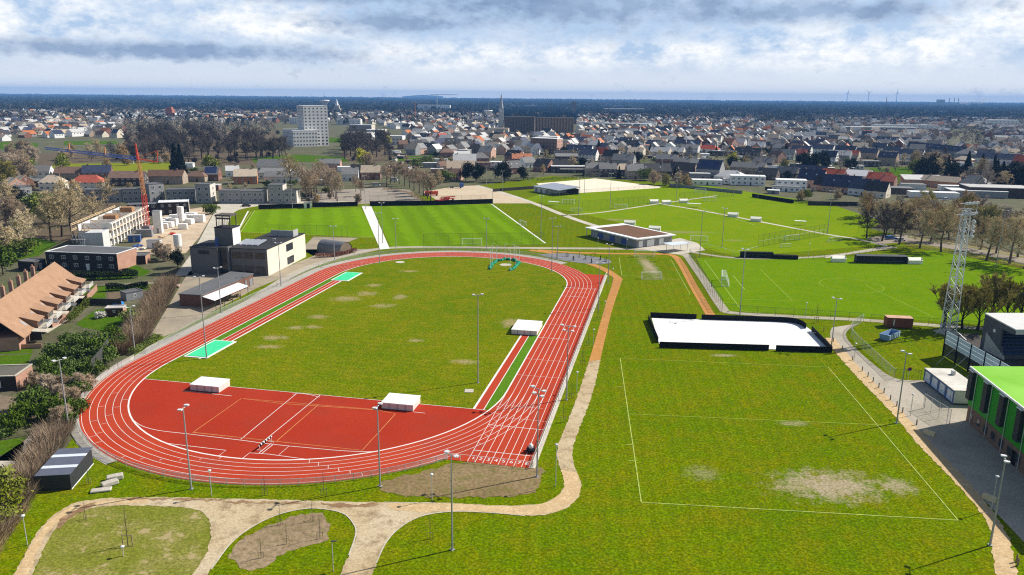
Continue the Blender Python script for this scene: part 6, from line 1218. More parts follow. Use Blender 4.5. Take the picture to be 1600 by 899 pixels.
# --- grey brick flats behind the site road
g_ = WALL['sl'][1]
def flats(lab, p0, p1, dp, h, cols, rows, side=None, **k): return flat_house(lab, p0, p1, dp, h, g_, felt_g, cols, rows, 1.5, 1.5, side or mat('lit_cream_brick', (.58, .54, .47), .9, .1, .6), None, 'flats_block', 'flats', 'grey brick flats', z0=.9, dz=2.9, **k)  # end walls take a paler brick, painted as sunlit
flats('three-storey grey flats block right of the crane mast', (235, 316), (258, 314), 9, 9.0, 2, 3, right=1)
flats('two-storey grey flats in the middle of the left row', (260, 316), (306, 315), 9, 6.2, 5, 2)
flats('three-storey grey flats with white end at the kerb', (307, 318), (330, 318), 9, 9.6, 2, 3, right=1)
flats('two-storey grey flats right of the road gap', (343, 318), (377, 318), 9, 6.4, 3, 2)
flats('two-storey grey flats joined left of the car pair', (378, 318), (412, 318), 9, 6.2, 4, 2)
flats('three-storey grey flats above the two parked cars', (420, 318), (443, 318), 9, 9.4, 2, 3)
flats('two-storey grey flats at the right end above the parked cars', (443.5, 318), (464, 318), 9, 6.4, 2, 2)
flats('two-storey grey flats behind the crane mast', (192, 316), (226, 315), 9, 6.4, 4, 2)
flats('two-storey grey flats partly hidden by the tall bare trees', (128, 316), (190, 316), 9, 6.2, 6, 2)
flats('grey flats with cream end wall at the left', (28, 314), (52, 312), 9, 6.8, 2, 2, right=1)
flats('low grey flats at the left edge', (-12, 320), (26, 318), 9, 4., 3, 1)
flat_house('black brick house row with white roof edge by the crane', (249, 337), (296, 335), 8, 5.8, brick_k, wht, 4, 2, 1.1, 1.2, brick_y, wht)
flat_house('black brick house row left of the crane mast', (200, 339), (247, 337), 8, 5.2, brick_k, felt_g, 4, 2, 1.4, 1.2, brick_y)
# --- big buildings of the town
def slab(lab, cat, p, ang, w_, d, h, wm, rm, nx, nf, ny=0, ww=1.6, wh=1.6, side=None, name='apartment_block', z0=1.2, frm=None, roofh=.6, stripes=False):
    t = thing(name, lab, cat, G(*p), math.radians(ang)); m = MB(); m.box(0, 0, 0, w_, d, h); m.build('wall', wm, t)
    if side: m = MB(); m.box(w_, .02, 0, w_+.08, d-.02, h-.02); m.build('side_wall', side, t)
    m = MB(); m.box(-.1, -.1, h, w_+.12, d+.1, h+roofh); m.build('roof', rm, t)
    me = win_mesh(ww, wh, 1); k = 0; rest = MB(); fh = (h-z0)/nf
    for f in range(nf-1, -1, -1):
        for i in range(nx):
            a = w_*(i+.5)/nx; z = z0+fh*f+.2
            if k < 100: put('window', me, t, (a, 0, z)); k += 1
            else: rest.box(a-ww/2, -.06, z, a+ww/2, -.005, z+wh)
        for i in range(ny):
            a = d*(i+.5)/ny; z = z0+fh*f+.2; q = w_+(.08 if side else 0)
            if ang > 10:                     # the left face is the one in view
                if k < 100: put('window', me, t, (0, d-a, z), -PI/2); k += 1
                else: rest.box(-.06, d-a-ww/2, z, -.005, d-a+ww/2, z+wh)
            elif k < 100: put('window', me, t, (q, a, z), PI/2); k += 1
            else: rest.box(q+.005, a-ww/2, z, q+.06, a+ww/2, z+wh)
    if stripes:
        for i in range(nx): m = MB(); a = w_*(i+.5)/nx; m.box(a-.8, -.5, 1.5, a+.4, -.0, h-.5); m.build('balcony_stack', mat('balcony_shade', (.13, .09, .065), .8, .3, .4, fine=1.2), t)  # dark strips for the balconies, their shade painted in
    if rest.v: o = rest.build('window_field', glass, t); o['kind'] = 'stuff'
    return t
tw_m = mat('tower_white', (.66, .65, .62), .85, .05, .2)
t = slab('white twelve-storey tower block with square windows', 'tower block', (477, 229), 32, 27, 24, 43, tw_m, tw_m, 6, 12, 5, 1.9, 1.7, name='tower_block')
t = slab('white four-storey wing at the foot of the tower block', 'office block', (459, 230), 32, 27, 40, 17, tw_m, tw_m, 8, 4, 9, 1.8, 1.7, name='office_block')
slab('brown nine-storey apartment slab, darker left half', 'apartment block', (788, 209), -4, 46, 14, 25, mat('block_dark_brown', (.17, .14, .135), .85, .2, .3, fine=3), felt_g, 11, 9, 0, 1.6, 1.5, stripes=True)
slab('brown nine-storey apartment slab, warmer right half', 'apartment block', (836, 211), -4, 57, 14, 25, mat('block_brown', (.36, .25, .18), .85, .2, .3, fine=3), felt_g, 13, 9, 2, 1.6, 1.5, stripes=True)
slab('four-storey brick flats with pink sunlit end wall', 'flats', (829, 239), -32, 30, 12, 14.5, brick_b, wht, 8, 4, 3, 1.6, 1.5, WALL['pk'][1])  # end wall pinker than the brown front, sunlight given by its colour
slab('two-storey flats wing left of the pink end wall', 'flats', (838, 231), -20, 24, 11, 12, WALL['be'][1], wht, 6, 3, 2, 1.6, 1.5, WALL['cr'][1])
slab('pale grey school complex, tall rear wing', 'school', (546, 213), -8, 32, 16, 15, WALL['gy'][1], ROOF['lg'][1], 8, 4, 3, 2.2, 1.5, WALL['cr'][1])
slab('white school complex, middle wing', 'school', (538, 222), -6, 34, 14, 11, render_w, ROOF['lg'][1], 8, 3, 3, 2., 1.4, render_w)
slab('white school complex, wing with cream end', 'school', (572, 220), -8, 24, 14, 13, WALL['gy'][1], ROOF['wh'][1], 7, 3, 3, 2., 1.4, WALL['cr'][1])
slab('low white school wing above the yellow shrub', 'school', (592, 226), -8, 28, 13, 9.5, render_w, ROOF['wh'][1], 7, 2, 3, 2., 1.5, render_w)
for a in (('low white hall behind the tower block', (526, 195), 0, 46, 16, 10, 'wh', 'lg'), ('long orange-roofed hall beyond the school', (618, 189), -3, 70, 16, 8, 'cr', 'or'), ('white flat hall right of the school', (604, 200), 0, 44, 16, 8, 'wh', 'lg'), ('cream three-storey flats left of the brown slab', (720, 215), -6, 44, 12, 9, 'cr', 'bn'), ('second cream flats nearer the brown slab', (762, 212), -6, 30, 12, 10, 'cr', 'tn'),
    ('large white clinic under the far crane', (652, 174), 0, 120, 30, 22, 'wh', 'wh'), ('long pale factory hall beyond the dark grove', (168, 182), 0, 130, 20, 7, 'gy', 'wh'), ('white factory hall with glazed front', (240, 185), 0, 45, 20, 11, 'wh', 'wh'), ('pale hall right of the brick stair tower', (298, 183), 0, 50, 20, 8, 'wh', 'lg'), ('grey flats left of the white tower block', (434, 190), -2, 26, 14, 12, 'be', 'gr'), ('white flats just left of the tower block', (452, 194), -2, 20, 14, 12, 'wh', 'lg'),
    ('long white sheds beyond the right houses', (1322, 205), 0, 130, 20, 7, 'gy', 'wh'), ('second long white shed beyond the right houses', (1366, 203), 0, 120, 16, 9, 'wh', 'lg'), ('white villa on the far right', (1546, 198), -5, 60, 20, 14, 'wh', 'wh'), ('long white hall right of the brown slab', (945, 200), 0, 90, 20, 8, 'gy', 'wh'), ('low pale hall behind the brown slab', (905, 197), 0, 60, 20, 7, 'wh', 'lg'), ('blue-white factory on the forest edge', (945, 176), 0, 150, 40, 14, 'gy', 'lg'), ('white supermarket roof left of the school', (404, 188), 0, 60, 22, 6, 'wh', 'wh')):
    x, y = G(*a[1]); HOUSE_XY.append((x+a[3]/2, y, a[3]))
    slab(a[0], 'hall', a[1], a[2], a[3], a[4], a[5], WALL[a[6]][1], ROOF[a[7]][1], max(4, int(a[3]/8)), max(1, int(a[5]/4)), 0, 2.6, 1.6, name='long_building')
def tower(name, lab, cat, p, parts):
    t = thing(name, lab, cat, G(*p))
    for nm, m_, f in parts: m = MB(); f(m); m.build(nm, m_, t)
    return t
wh_t = mat('landmark_white', (.80, .80, .80), .6, .04); st_t = mat('landmark_stone', (.42, .36, .28), .9, .12, .2)
tower('church', 'tall church tower with grey spire left of the brown slab', 'church', (783, 203), [('tower', mat('church_stone', (.50, .49, .47), .9, .1, .2), lambda m: (m.box(-4, -4, 0, 4, 4, 36), m.box(-4.6, -4.6, 0, -3, 4.6, 30))), ('spire', mat('spire_slate', (.33, .35, .39), .6), lambda m: m.bar((0, 0, 36), (0, 0, 60), 4.2, 8, .2)), ('nave', st_t, lambda m: m.prism([(5.6, -7), (40, -7), (40, 7), (5.6, 7)], 0, 14)), ('clock', wh_t, lambda m: m.bar((0, -4, 31), (0, -4.2, 31), 1.6, 12)), ('nave_roof', mat('spire_slate', (.16, .18, .22)), lambda m: m.add([(5.6, -7.5, 14.02), (40, -7.5, 14.02), (40, 0, 21), (5.6, 0, 21), (40, 7.5, 14.02), (5.6, 7.5, 14.02)], [(0, 1, 2, 3), (3, 2, 4, 5), (1, 4, 2), (0, 3, 5)]))])
for p, s, lab in (((508, 179), 1.25, 'white funnel water tower behind the white tower block'), ((763, 192), .8, 'white funnel water tower left of the church spire')):
    tower('water_tower', lab, 'water tower', p, [('shaft', wh_t, lambda m: m.bar((0, 0, 0), (0, 0, 22*s), 3*s, 10)), ('tank', wh_t, lambda m: (m.bar((0, 0, 20*s), (0, 0, 31*s), 3*s, 14, 12*s), m.bar((0, 0, 31*s), (0, 0, 32.5*s), 12*s, 14, 11*s))), ('antenna', mgrey, lambda m: m.bar((0, 0, 32*s), (0, 0, 52*s), .5*s, 5, .2))])
tower('church', 'stone tower with white cap right of the funnel water tower', 'church', (527, 179), [('tower', st_t, lambda m: m.box(-7, -7, 0, 7, 7, 26)), ('shoulder', st_t, lambda m: m.box(-11, -6, 0, 11, 6, 17)), ('cap', wh_t, lambda m: m.bar((0, 0, 26), (0, 0, 44), 5.5, 8, .4))])
tower('brick_tower', 'square brown tower beyond the brown apartment slab', 'tower', (896, 178), [('shaft', mat('tower_brown', (.27, .20, .15), .9, .1), lambda m: m.box(-6, -6, 0, 6, 6, 33)), ('head', mat('tower_brown', (.3, .2, .1)), lambda m: (m.box(-9, -9, 33, 9, 9, 38), m.box(-3, -3, 38, 3, 3, 43)))])
tower('brick_tower', 'red brick stair tower of the old factory', 'tower', (267, 186), [('shaft', mat('factory_red', (.36, .13, .08), .9, .1), lambda m: (m.box(-7, -7, 0, 7, 7, 22), m.box(7, -6, 0, 22, 6, 9))), ('head', mat('factory_red', (.3, .1, .1)), lambda m: m.box(-5, -5, 22, 5, 5, 26))])
for p, rz, lab in (((1323, 161), .2, 'leftmost wind turbine on the horizon'), ((1356, 161), 1.1, 'middle wind turbine on the horizon'), ((1400, 162), 2.0, 'rightmost wind turbine on the horizon')):
    x, y = G(p[0], 160.5); k = math.hypot(x, y)/7500; t = thing('wind_turbine', lab, 'wind turbine', (x, y), .4, 'wind turbines'); m = MB(); m.bar((0, 0, 0), (0, 0, 82*k), 3.4*k, 8, 2.0*k); m.build('tower', wh_t, t); m = MB(); m.box(-2*k, -3*k, 81*k, 2*k, 5*k, 85*k); m.build('nacelle', wh_t, t)
    for j in range(3): a = rz+j*2*PI/3; m = MB(); m.bar((0, -4*k, 83*k), (38*k*math.sin(a), -4*k, 83*k+38*k*math.cos(a)), 2.2*k, 4, .7*k); m.build('blade', wh_t, t)
x, y = G(1478, 168); t = thing('chimney_plant', 'far industrial plant with chimneys on the horizon', 'factory', (x, y)); m = MB(); m.box(-130, 0, 0, 150, 40, 28); m.box(-70, -10, 28, -20, 30, 62); m.build('hall', mat('plant_grey', (.36, .38, .40), .8), t)
for xx in (20, 60, 95): m = MB(); m.bar((xx, 0, 0), (xx, 0, 75), 4, 8, 3); m.build('chimney', mat('plant_grey', (.3, .3, .3)), t)
tower('far_crane', 'distant pale tower crane above the clinic', 'crane', (683, 172), [('mast', wh_t, lambda m: m.bar((0, 0, 0), (0, 0, 62), 1.6, 4)), ('jib', wh_t, lambda m: m.bar((-28, 0, 60), (85, 0, 60), 1.4, 4))])
tower('far_crane', 'thin orange tower crane left of the clinic', 'crane', (649, 189), [('mast', yelp, lambda m: m.bar((0, 0, 0), (0, 0, 40), .8, 4)), ('jib', yelp, lambda m: m.bar((-8, 0, 40), (4, 0, 40), .6, 4))])
tower('telecom_mast', 'thin red and white mast beyond the right woods', 'mast', (1381, 190), [('mast', mgrey, lambda m: m.bar((0, 0, 0), (0, 0, 62), 1.3, 4, .6))])
# --- the rest of the town: street grid, nearest ones things, the far ones one mass
r6 = random.Random(21)
def inpoly(x, y, P):
    c = False; j = len(P)-1
    for i in range(len(P)):
        if (P[i][1] > y) != (P[j][1] > y) and x < (P[j][0]-P[i][0])*(y-P[i][1])/(P[j][1]-P[i][1])+P[i][0]: c = not c
        j = i
    return c
NOGO = [[(190, 190), (440, 195), (445, 262), (195, 262)], [(430, 190), (540, 190), (560, 262), (430, 262)], [(530, 190), (640, 205), (640, 262), (530, 262)], [(780, 178), (905, 178), (905, 216), (780, 216)], [(0, 216), (200, 216), (200, 262), (0, 262)], [(1395, 236), (1600, 268), (1600, 300), (1395, 300)], [(1345, 255), (1440, 258), (1440, 300), (1345, 300)],
        [(1180, 172), (1290, 178), (1270, 196), (1180, 192)], [(990, 172), (1200, 176), (1200, 188), (1000, 186)], [(1480, 200), (1545, 205), (1545, 235), (1480, 232)], [(1230, 256), (1300, 256), (1300, 272), (1230, 272)]]
cand = []
for zi, (ang, x0, x1, y0, y1, step, rowsp) in enumerate(((-24, -1300, 1500, 430, 2300, 16., 34.),)):
    ca, sa = math.cos(math.radians(ang)), math.sin(math.radians(ang)); nrow = 0
    v = -800.
    while v < 2900:
        nrow += 1; u = -2200.; nosh = r6.random()*30
        while u < 2400:
            uu = u+r6.uniform(-2, 2); vv = v+r6.uniform(-2, 2); x, y = uu*ca-vv*sa, uu*sa+vv*ca
            u += step*r6.choice((.85, 1, 1, 1.5)) if (int(u/110)+nrow) % 5 else step*2.2
            if y < y0 or y > y1: continue
            px, py = proj(x, y)
            if not (-60 < px < 1660): continue
            lim = 224 if px < 620 else 246 if px < 830 else 243 if px < 1400 else 258
            if py > lim or py < 170: continue
            if any(inpoly(px, py, P) for P in NOGO): continue
            if any((x-a)**2+(y-b)**2 < (9+c*.6)**2 for a, b, c in HOUSE_XY[:260]): continue
            if r6.random() < (.72 if py < 188 else .5 if py < 200 else .3 if py < 212 else 0): continue
            cand.append((math.hypot(x, y), x, y, px, py, ang+(0 if r6.random() < .45 else 90)+r6.uniform(-4, 4)))
        v += rowsp*(.62 if nrow % 2 else 1.0)
cand.sort()
NH = max(0, 292-len(HOUSE_XY))
wk = ['wh', 'wh', 'cr', 'be', 'br', 'gy', 'gy', 'pk', 'dk', 'cr']; rk = ['nv', 'nv', 'bk', 'bk', 'gr', 'gr', 'gr', 'lg', 'lg', 'or', 'bn', 'tn', 'nv', 'lg']
for c in cand[:NH]:
    _, x, y, px, py, a = c; fl = r6.random() < .08
    house(px, py, a, r6.uniform(10, 16), r6.uniform(9, 11), r6.choice((3.2, 5.2, 5.4, 5.6)), r6.uniform(3.6, 5.2), r6.choice(wk), r6.choice(rk), 'f' if fl else 'g' if r6.random() < .85 else 'h', True, '', None, 'houses of the town', (x, y))
far = MB(); fm = [WALL[k][1] for k in ('wh', 'cr', 'be', 'br', 'gy')]+[ROOF[k][1] for k in ('nv', 'bk', 'gr', 'lg', 'or', 'bn', 'tn')]+[glass]
for c in cand[NH:]:
    _, x, y, px, py, a = c; hw, d, eh, ri = r6.uniform(4.5, 8), r6.uniform(9, 11), r6.choice((3.4, 5.4, 5.8)), r6.uniform(3.4, 5); ca, sa = math.cos(math.radians(a)), math.sin(math.radians(a))
    L = lambda X, Y, Z: (x+X*ca-Y*sa, y+X*sa+Y*ca, Z)
    far.m = r6.choice((0, 0, 0, 1, 1, 2, 3, 4)); far.add([L(*p) for p in ((-hw, 0, 0), (hw, 0, 0), (hw, d, 0), (-hw, d, 0), (-hw, 0, eh), (hw, 0, eh), (hw, d, eh), (-hw, d, eh), (-hw, d/2, eh+ri), (hw, d/2, eh+ri))], [(0, 1, 5, 4), (1, 2, 6, 9, 5), (2, 3, 7, 6), (3, 0, 4, 8, 7)])
    far.m = r6.choice((5, 5, 6, 7, 7, 7, 8, 8, 8, 8, 10, 9, 11, 11)); far.add([L(*p) for p in ((-hw-.2, -.4, eh-.2), (hw+.2, -.4, eh-.2), (hw+.2, d/2, eh+ri+.1), (-hw-.2, d/2, eh+ri+.1), (hw+.2, d+.4, eh-.2), (-hw-.2, d+.4, eh-.2))], [(0, 1, 2, 3), (3, 2, 4, 5)])
    if py > 180:
        far.m = 12
        for i in (-.5, .1, .6): far.add([L(hw*i-.6, -.05, eh*.55), L(hw*i+.6, -.05, eh*.55), L(hw*i+.6, -.05, eh*.55+1.3), L(hw*i-.6, -.05, eh*.55+1.3)], [(0, 1, 2, 3)])
o = far.build('far_town', fm); tag(o, 'mass of small far houses spreading to the forest edge', 'far town', kind='stuff')
print('town candidates', len(cand), 'houses', len(HOUSE_XY))
# ================================================================ TREES, HEDGES, FOREST, HAZE
rng = np.random.default_rng(5)
def np_mesh(name, V, F, mats, mi=None):
    me = bpy.data.meshes.new(name); V = np.asarray(V, np.float32).reshape(-1, 3); F = np.asarray(F, np.int32); k = F.shape[1]; n = len(F)
    me.vertices.add(len(V)); me.vertices.foreach_set('co', V.ravel()); me.loops.add(n*k); me.loops.foreach_set('vertex_index', F.ravel())
    me.polygons.add(n); me.polygons.foreach_set('loop_start', np.arange(0, n*k, k, dtype=np.int32)); me.polygons.foreach_set('loop_total', np.full(n, k, np.int32))
    for m in (mats if isinstance(mats, list) else [mats]): me.materials.append(m)
    if mi is not None: me.polygons.foreach_set('material_index', np.asarray(mi, np.int32))
    me.update(calc_edges=True); return me
def unit(v): return v/np.maximum(np.linalg.norm(v, axis=-1, keepdims=True), 1e-6)
def twig_tris(P, D, L, w):
    n = len(P); S = unit(np.cross(D, rng.normal(size=(n, 3)))); w = np.broadcast_to(w, (n,))[:, None]
    V = np.stack([P-S*w, P+S*w, P+D*L[:, None]], 1).reshape(-1, 3); return V, np.arange(3*n).reshape(-1, 3)
def bare_tree(H, R, style='round', tw=.045, nl=9, dens=1.):
    """trunk + limbs as tubes; boughs, branches and twigs as thin blades spread through the crown"""
    tk = MB(); h0 = {'round': .26, 'brush': .30, 'fast': .22, 'bush': .03}[style]*H; r0 = H*.017+.06
    top = H*(.72 if style == 'round' else .72)
    pts = [(0, 0, 0), (rng.normal()*.05*R, rng.normal()*.05*R, h0), (rng.normal()*.12*R, rng.normal()*.12*R, top)]
    tk.bar(pts[0], pts[1], r0*1.25, 7, r0*.85); tk.bar(pts[1], pts[2], r0*.85, 6, r0*.3)
    P, D, L = [], [], []
    for i in range(nl):
        f = i/(nl-1); z = h0+(top-h0)*f*.95; a = 2.4*i+rng.uniform(-.4, .4)
        el = {'round': .35+.75*f, 'brush': .75+.5*f, 'fast': .98+.45*f, 'bush': .5+.7*f}[style]+rng.uniform(-.15, .15)
        ln = {'round': R*(1.05-.35*f), 'brush': H*(.42-.1*f), 'fast': H*(.62-.3*f), 'bush': R*.9}[style]*rng.uniform(.85, 1.15)
        d = np.array([math.cos(a)*math.cos(el), math.sin(a)*math.cos(el), math.sin(el)]); p = np.array([pts[1][0]+(pts[2][0]-pts[1][0])*f, pts[1][1]+(pts[2][1]-pts[1][1])*f, z])
        q = p+d*ln*.55; d2 = unit(d+np.array([0, 0, .35])); e = q+d2*ln*.5
        tk.bar(p, q, r0*.38, 5, r0*.22); tk.bar(q, e, r0*.22, 4, r0*.07)
        P += [p, q]; D += [d, d2]; L += [ln*.55, ln*.5]
    P.append(np.array(pts[1])); D.append(unit(np.array(pts[2])-np.array(pts[1]))); L.append(top-h0)
    P, D, L = np.array(P), np.array(D), np.array(L); Vs, Fs, k = [], [], 0
    sp = {'round': .9, 'brush': .7, 'fast': .42, 'bush': .9}[style]; upb = {'round': .12, 'brush': .3, 'fast': .55, 'bush': .25}[style]
    for lv, (nc, wf, lf) in enumerate(((6, 2.2, .58), (7 if style != 'round' else 6, 1.3, .6), (int((8 if style != 'round' else 6)*dens), 1., .64))):
        n = len(P); idx = np.repeat(np.arange(n), nc); t = rng.uniform(.3, 1., len(idx))
        p = P[idx]+D[idx]*(L[idx]*t)[:, None]; d = unit(D[idx]+rng.normal(size=(len(idx), 3))*sp+np.array([0, 0, upb])); l = L[idx]*lf*rng.uniform(.6, 1.15, len(idx)); l = np.maximum(l, .5)
        V, F_ = twig_tris(p, d, l, tw*wf); Vs.append(V); Fs.append(F_+k); k += len(V); P, D, L = p, d, l
    return tk, np.concatenate(Vs), np.concatenate(Fs)
def leaf_cloud(n, rx, rz, cz, s, clumps=14, shape='ball', flat=.0):
    C = rng.normal(size=(clumps, 3)); C = unit(C)*rng.uniform(.45, .95, (clumps, 1)); idx = rng.integers(0, clumps, n)
    p = C[idx]*np.array([rx, rx, rz])+rng.normal(size=(n, 3))*np.array([rx, rx, rz])*.22
    if shape == 'cone':
        z = rng.uniform(0, 1, n)**1.3; a = rng.uniform(0, 2*PI, n); r = rx*(1-z)*np.sqrt(rng.uniform(.25, 1, n))*(1+.18*np.sin(a*5+z*22)); p = np.stack([r*np.cos(a), r*np.sin(a), (z-.5)*2*rz], 1)
    p[:, 2] += cz; a = unit(rng.normal(size=(n, 3))); a[:, 2] *= 1-flat; a = unit(a); b = unit(np.cross(a, rng.normal(size=(n, 3)))); ss = s*rng.uniform(.6, 1.3, (n, 1))
    V = np.stack([p-a*ss, p+b*ss*.6, p+a*ss, p-b*ss*.6], 1).reshape(-1, 3); V[:, 2] = np.maximum(V[:, 2], .05); return V, np.arange(4*n).reshape(-1, 4)
def lmat(name, c, rand=.25, tr=0): return mat(name, c, .9, .35, .35, rand=rand, spec=.1)
bark = lmat('grey_brown_bark', (.11, .085, .062)); barkd = lmat('dark_bark', (.045, .036, .03))
TW = {'brown': lmat('brown_twigs', (.58, .47, .28)), 'tan': lmat('tan_twigs', (.50, .39, .27)), 'dark': lmat('dark_twigs', (.135, .112, .092)), 'olive': lmat('olive_twigs', (.34, .30, .08)), 'rust': lmat('rust_twigs', (.50, .36, .18)), 'grey': lmat('grey_twigs', (.42, .37, .31)),
      'yel': lmat('yellow_shoots', (.40, .36, .05)), 'fast': lmat('budding_twigs', (.38, .32, .09))}
LF = {'green': lmat('evergreen_leaves', (.085, .135, .018)), 'dark': lmat('dark_needles', (.016, .024, .014)), 'yg': lmat('yellow_green_leaves', (.48, .46, .02)), 'lime': lmat('fresh_leaves', (.18, .205, .015)), 'bush': lmat('shrub_leaves', (.13, .165, .035)), 'copper': lmat('copper_leaves', (.24, .10, .06)), 'blossom': lmat('white_blossom', (.70, .66, .60))}
PRO = {}
def proto(kind):
    """tree prototypes: (trunk mesh, crown mesh, nominal height)"""
    if kind in PRO: return PRO[kind]
    st, col, var = kind; tb = barkd if col in ('dark', 'fast') else bark
    if st in ('round', 'brush', 'fast', 'bush'):
        H = {'round': 14., 'brush': 13., 'fast': 10., 'bush': 3.5}[st]; R = {'round': 5.2, 'brush': 4., 'fast': 3.2, 'bush': 2.6}[st]
        tk, V, F_ = bare_tree(H, R, st, {'round': .042, 'brush': .042, 'fast': .04, 'bush': .032}[st], {'round': 13, 'brush': 11, 'fast': 13, 'bush': 11}[st])
        s = H/np.percentile(V[:, 2], 99.5); V = V*s; tk.v = [(x*s, y*s, z*s) for x, y, z in tk.v]
        PRO[kind] = (tk.mesh('trunk', tb), np_mesh('crown', V, F_, TW[col]), H)
    else:
        if st == 'conifer': H = 14.; V, F_ = leaf_cloud(1700, 3.0, 6.6, 7.4, .55, shape='cone', flat=.3)
        elif st == 'willow': H = 9.; V, F_ = leaf_cloud(1600, 3.6, 3.6, 5.2, .38, 16)
        elif st == 'shrub': H = 3.2; V, F_ = leaf_cloud(1300, 2.3, 1.4, 1.6, .24, 18)
        else: H = 9.; V, F_ = leaf_cloud(1900, 3.8, 3.6, 5.2, .40, 20)
        tk = MB(); tk.bar((0, 0, 0), (.1, 0, H*.45), H*.022, 6, H*.012)
        for i in range(5): a = 1.3*i; tk.bar((.05, 0, H*.25), (H*.2*math.cos(a), H*.2*math.sin(a), H*.6), H*.01, 4, H*.004)
        PRO[kind] = (tk.mesh('trunk', tb), np_mesh('crown', V, F_, LF[col]), H)
    return PRO[kind]
NTREE = 0
NAME = {'round': 'bare_tree', 'brush': 'bare_tree', 'fast': 'upright_tree', 'bush': 'bare_shrub', 'conifer': 'conifer', 'willow': 'willow', 'shrub': 'evergreen_shrub', 'broad': 'leafy_tree'}
def tree(p, h, st, col, lab, group, xy=None, wide=1.):
    global NTREE; NTREE += 1
    tm, cm, H = proto((st, col, rnd.randrange(4 if st == 'round' else 3 if st in ('brush', 'fast') else 2))); x, y = xy or G(*p)
    t = thing(NAME[st], lab, 'shrub' if st in ('bush', 'shrub') else 'tree', (x, y), rnd.uniform(0, 6.28), group); s = h/H; t.scale = (s*wide, s*wide, s)
    put('trunk', tm, t); put('crown', cm, t); return t
# --- trees one can point at
for p, h, lab in (((80, 377), 17, 'bare tree left of the tallest one by the green play lawn'), ((97, 370), 19, 'bare tree between two others by the play lawn'), ((116, 374), 23, 'tallest spreading bare tree left of the building site'), ((42, 388), 14, 'slim bare tree at the left lawn'), ((12, 330), 15, 'bare tree at the left edge above the lawn'), ((150, 350), 14, 'bare tree just behind the white flats'), ((168, 322), 14, 'bare tree between the white flats and the crane')):
    tree(p, h, 'round', 'brown', lab, 'bare trees left of the building site')
for p, h, st, col, lab in (((20, 352), 12, 'bush', 'tan', 'wide tan thicket at the left edge'), ((70, 350), 13, 'broad', 'lime', 'yellow-green budding tree by the bare trees'), ((28, 322), 9, 'broad', 'dark', 'dark evergreen at the left'), ((40, 285), 17, 'bush', 'tan', 'big tan thicket beyond the left houses'), ((8, 288), 15, 'bush', 'olive', 'olive thicket at the left edge'), ((48, 277), 12, 'broad', 'lime', 'yellow-green tree beside the tan thicket'), ((98, 268), 12, 'willow', 'lime', 'pale green tree at the near rim of the yellow field'), ((14, 282), 10, 'conifer', 'dark', 'dark conifer among the left thickets'),
    ((10, 400), 11, 'bush', 'brown', 'brown thicket above the orange roof'), ((40, 400), 6, 'shrub', 'bush', 'dark shrub at the ridge of the orange roof'), ((5, 430), 10, 'broad', 'green', 'dark green tree at the left edge above the terrace'), ((30, 372), 7, 'bush', 'olive', 'olive bush on the left lawn'), ((60, 330), 9, 'shrub', 'bush', 'dark green bush under the bare trees')):
    tree(p, h, st, col, lab, 'trees at the left edge')
for i, (p, h, col) in enumerate((((455, 294), 21, 'brown'), ((479, 315), 15, 'tan'), ((483, 312), 15, 'tan'), ((487, 309), 15, 'tan'), ((491, 305), 15, 'tan'), ((495, 301), 16, 'tan'), ((475, 300), 17, 'tan'), ((515, 302), 15, 'tan'), ((518, 305), 15, 'tan'), ((521, 308), 15, 'tan'), ((524, 311), 15, 'tan'), ((527, 315), 16, 'tan'), ((512, 298), 15, 'tan'), ((508, 294), 15, 'tan'), ((564, 307), 10, 'tan'), ((556, 300), 10, 'tan'), ((497, 285), 15, 'brown'))):
    tree(p, h, 'brush' if col == 'tan' else 'round', col, 'big spreading bare tree above the three-storey grey flats' if i == 0 else 'bare tan tree in the car park rows behind the left striped pitch', 'car park trees behind the left pitch')
for i, p in enumerate(((632, 291), (640, 294), (647, 298), (655, 302), (662, 306), (668, 311), (673, 314), (624, 288), (617, 286), (610, 287), (604, 292))):
    tree(p, 14.5, 'brush', 'tan', 'bare tan tree in the row between the car park and the dirt yard', 'tree row by the dirt yard')
for i, (p, h, col) in enumerate((((1354, 372), 14, 'dark'), ((1378, 377), 15, 'dark'), ((1383, 372), 14, 'dark'), ((1398, 366), 14, 'brown'), ((1405, 382), 16, 'dark'), ((1414, 364), 13, 'brown'), ((1437, 388), 15.5, 'brown'), ((1454, 377), 13, 'rust'), ((1470, 394), 16, 'brown'), ((1482, 377), 14, 'brown'), ((1497, 372), 12, 'brown'), ((1532, 390), 13, 'brown'), ((1541, 408), 16, 'brown'), ((1556, 396), 13, 'brown'), ((1577, 413), 17, 'brown'), ((1590, 402), 14, 'brown'), ((1601, 420), 16, 'brown'), ((1425, 350), 13, 'rust'), ((1462, 356), 12, 'rust'), ((1510, 360), 12, 'olive'), ((1440, 345), 12, 'brown'), ((1405, 345), 12, 'grey'), ((1375, 345), 11, 'brown'), ((1580, 372), 10, 'olive'), ((1545, 370), 9, 'olive'))):
    tree(p, h, 'round', col, 'dark-trunked bare tree at the corner of the far right pitch' if i == 0 else 'bare tree with %s twigs in the rows of the right car park' % {'dark': 'dark', 'brown': 'brown', 'rust': 'rusty', 'olive': 'olive', 'grey': 'grey'}[col], 'car park trees at the right')
for p, h, w_ in (((1474, 512), 11.5, 1.6), ((1503, 514), 11, 1.3), ((1527, 516), 11, 1.3), ((1548, 508), 13.2, 1.4), ((1570, 510), 12, 1.35), ((1592, 512), 11.5, 1.3), ((1612, 514), 11.5, 1.3)):
    tree(p, h, 'fast', 'fast', 'upright budding tree in the row behind the grandstand', 'upright trees behind the grandstand', wide=w_)
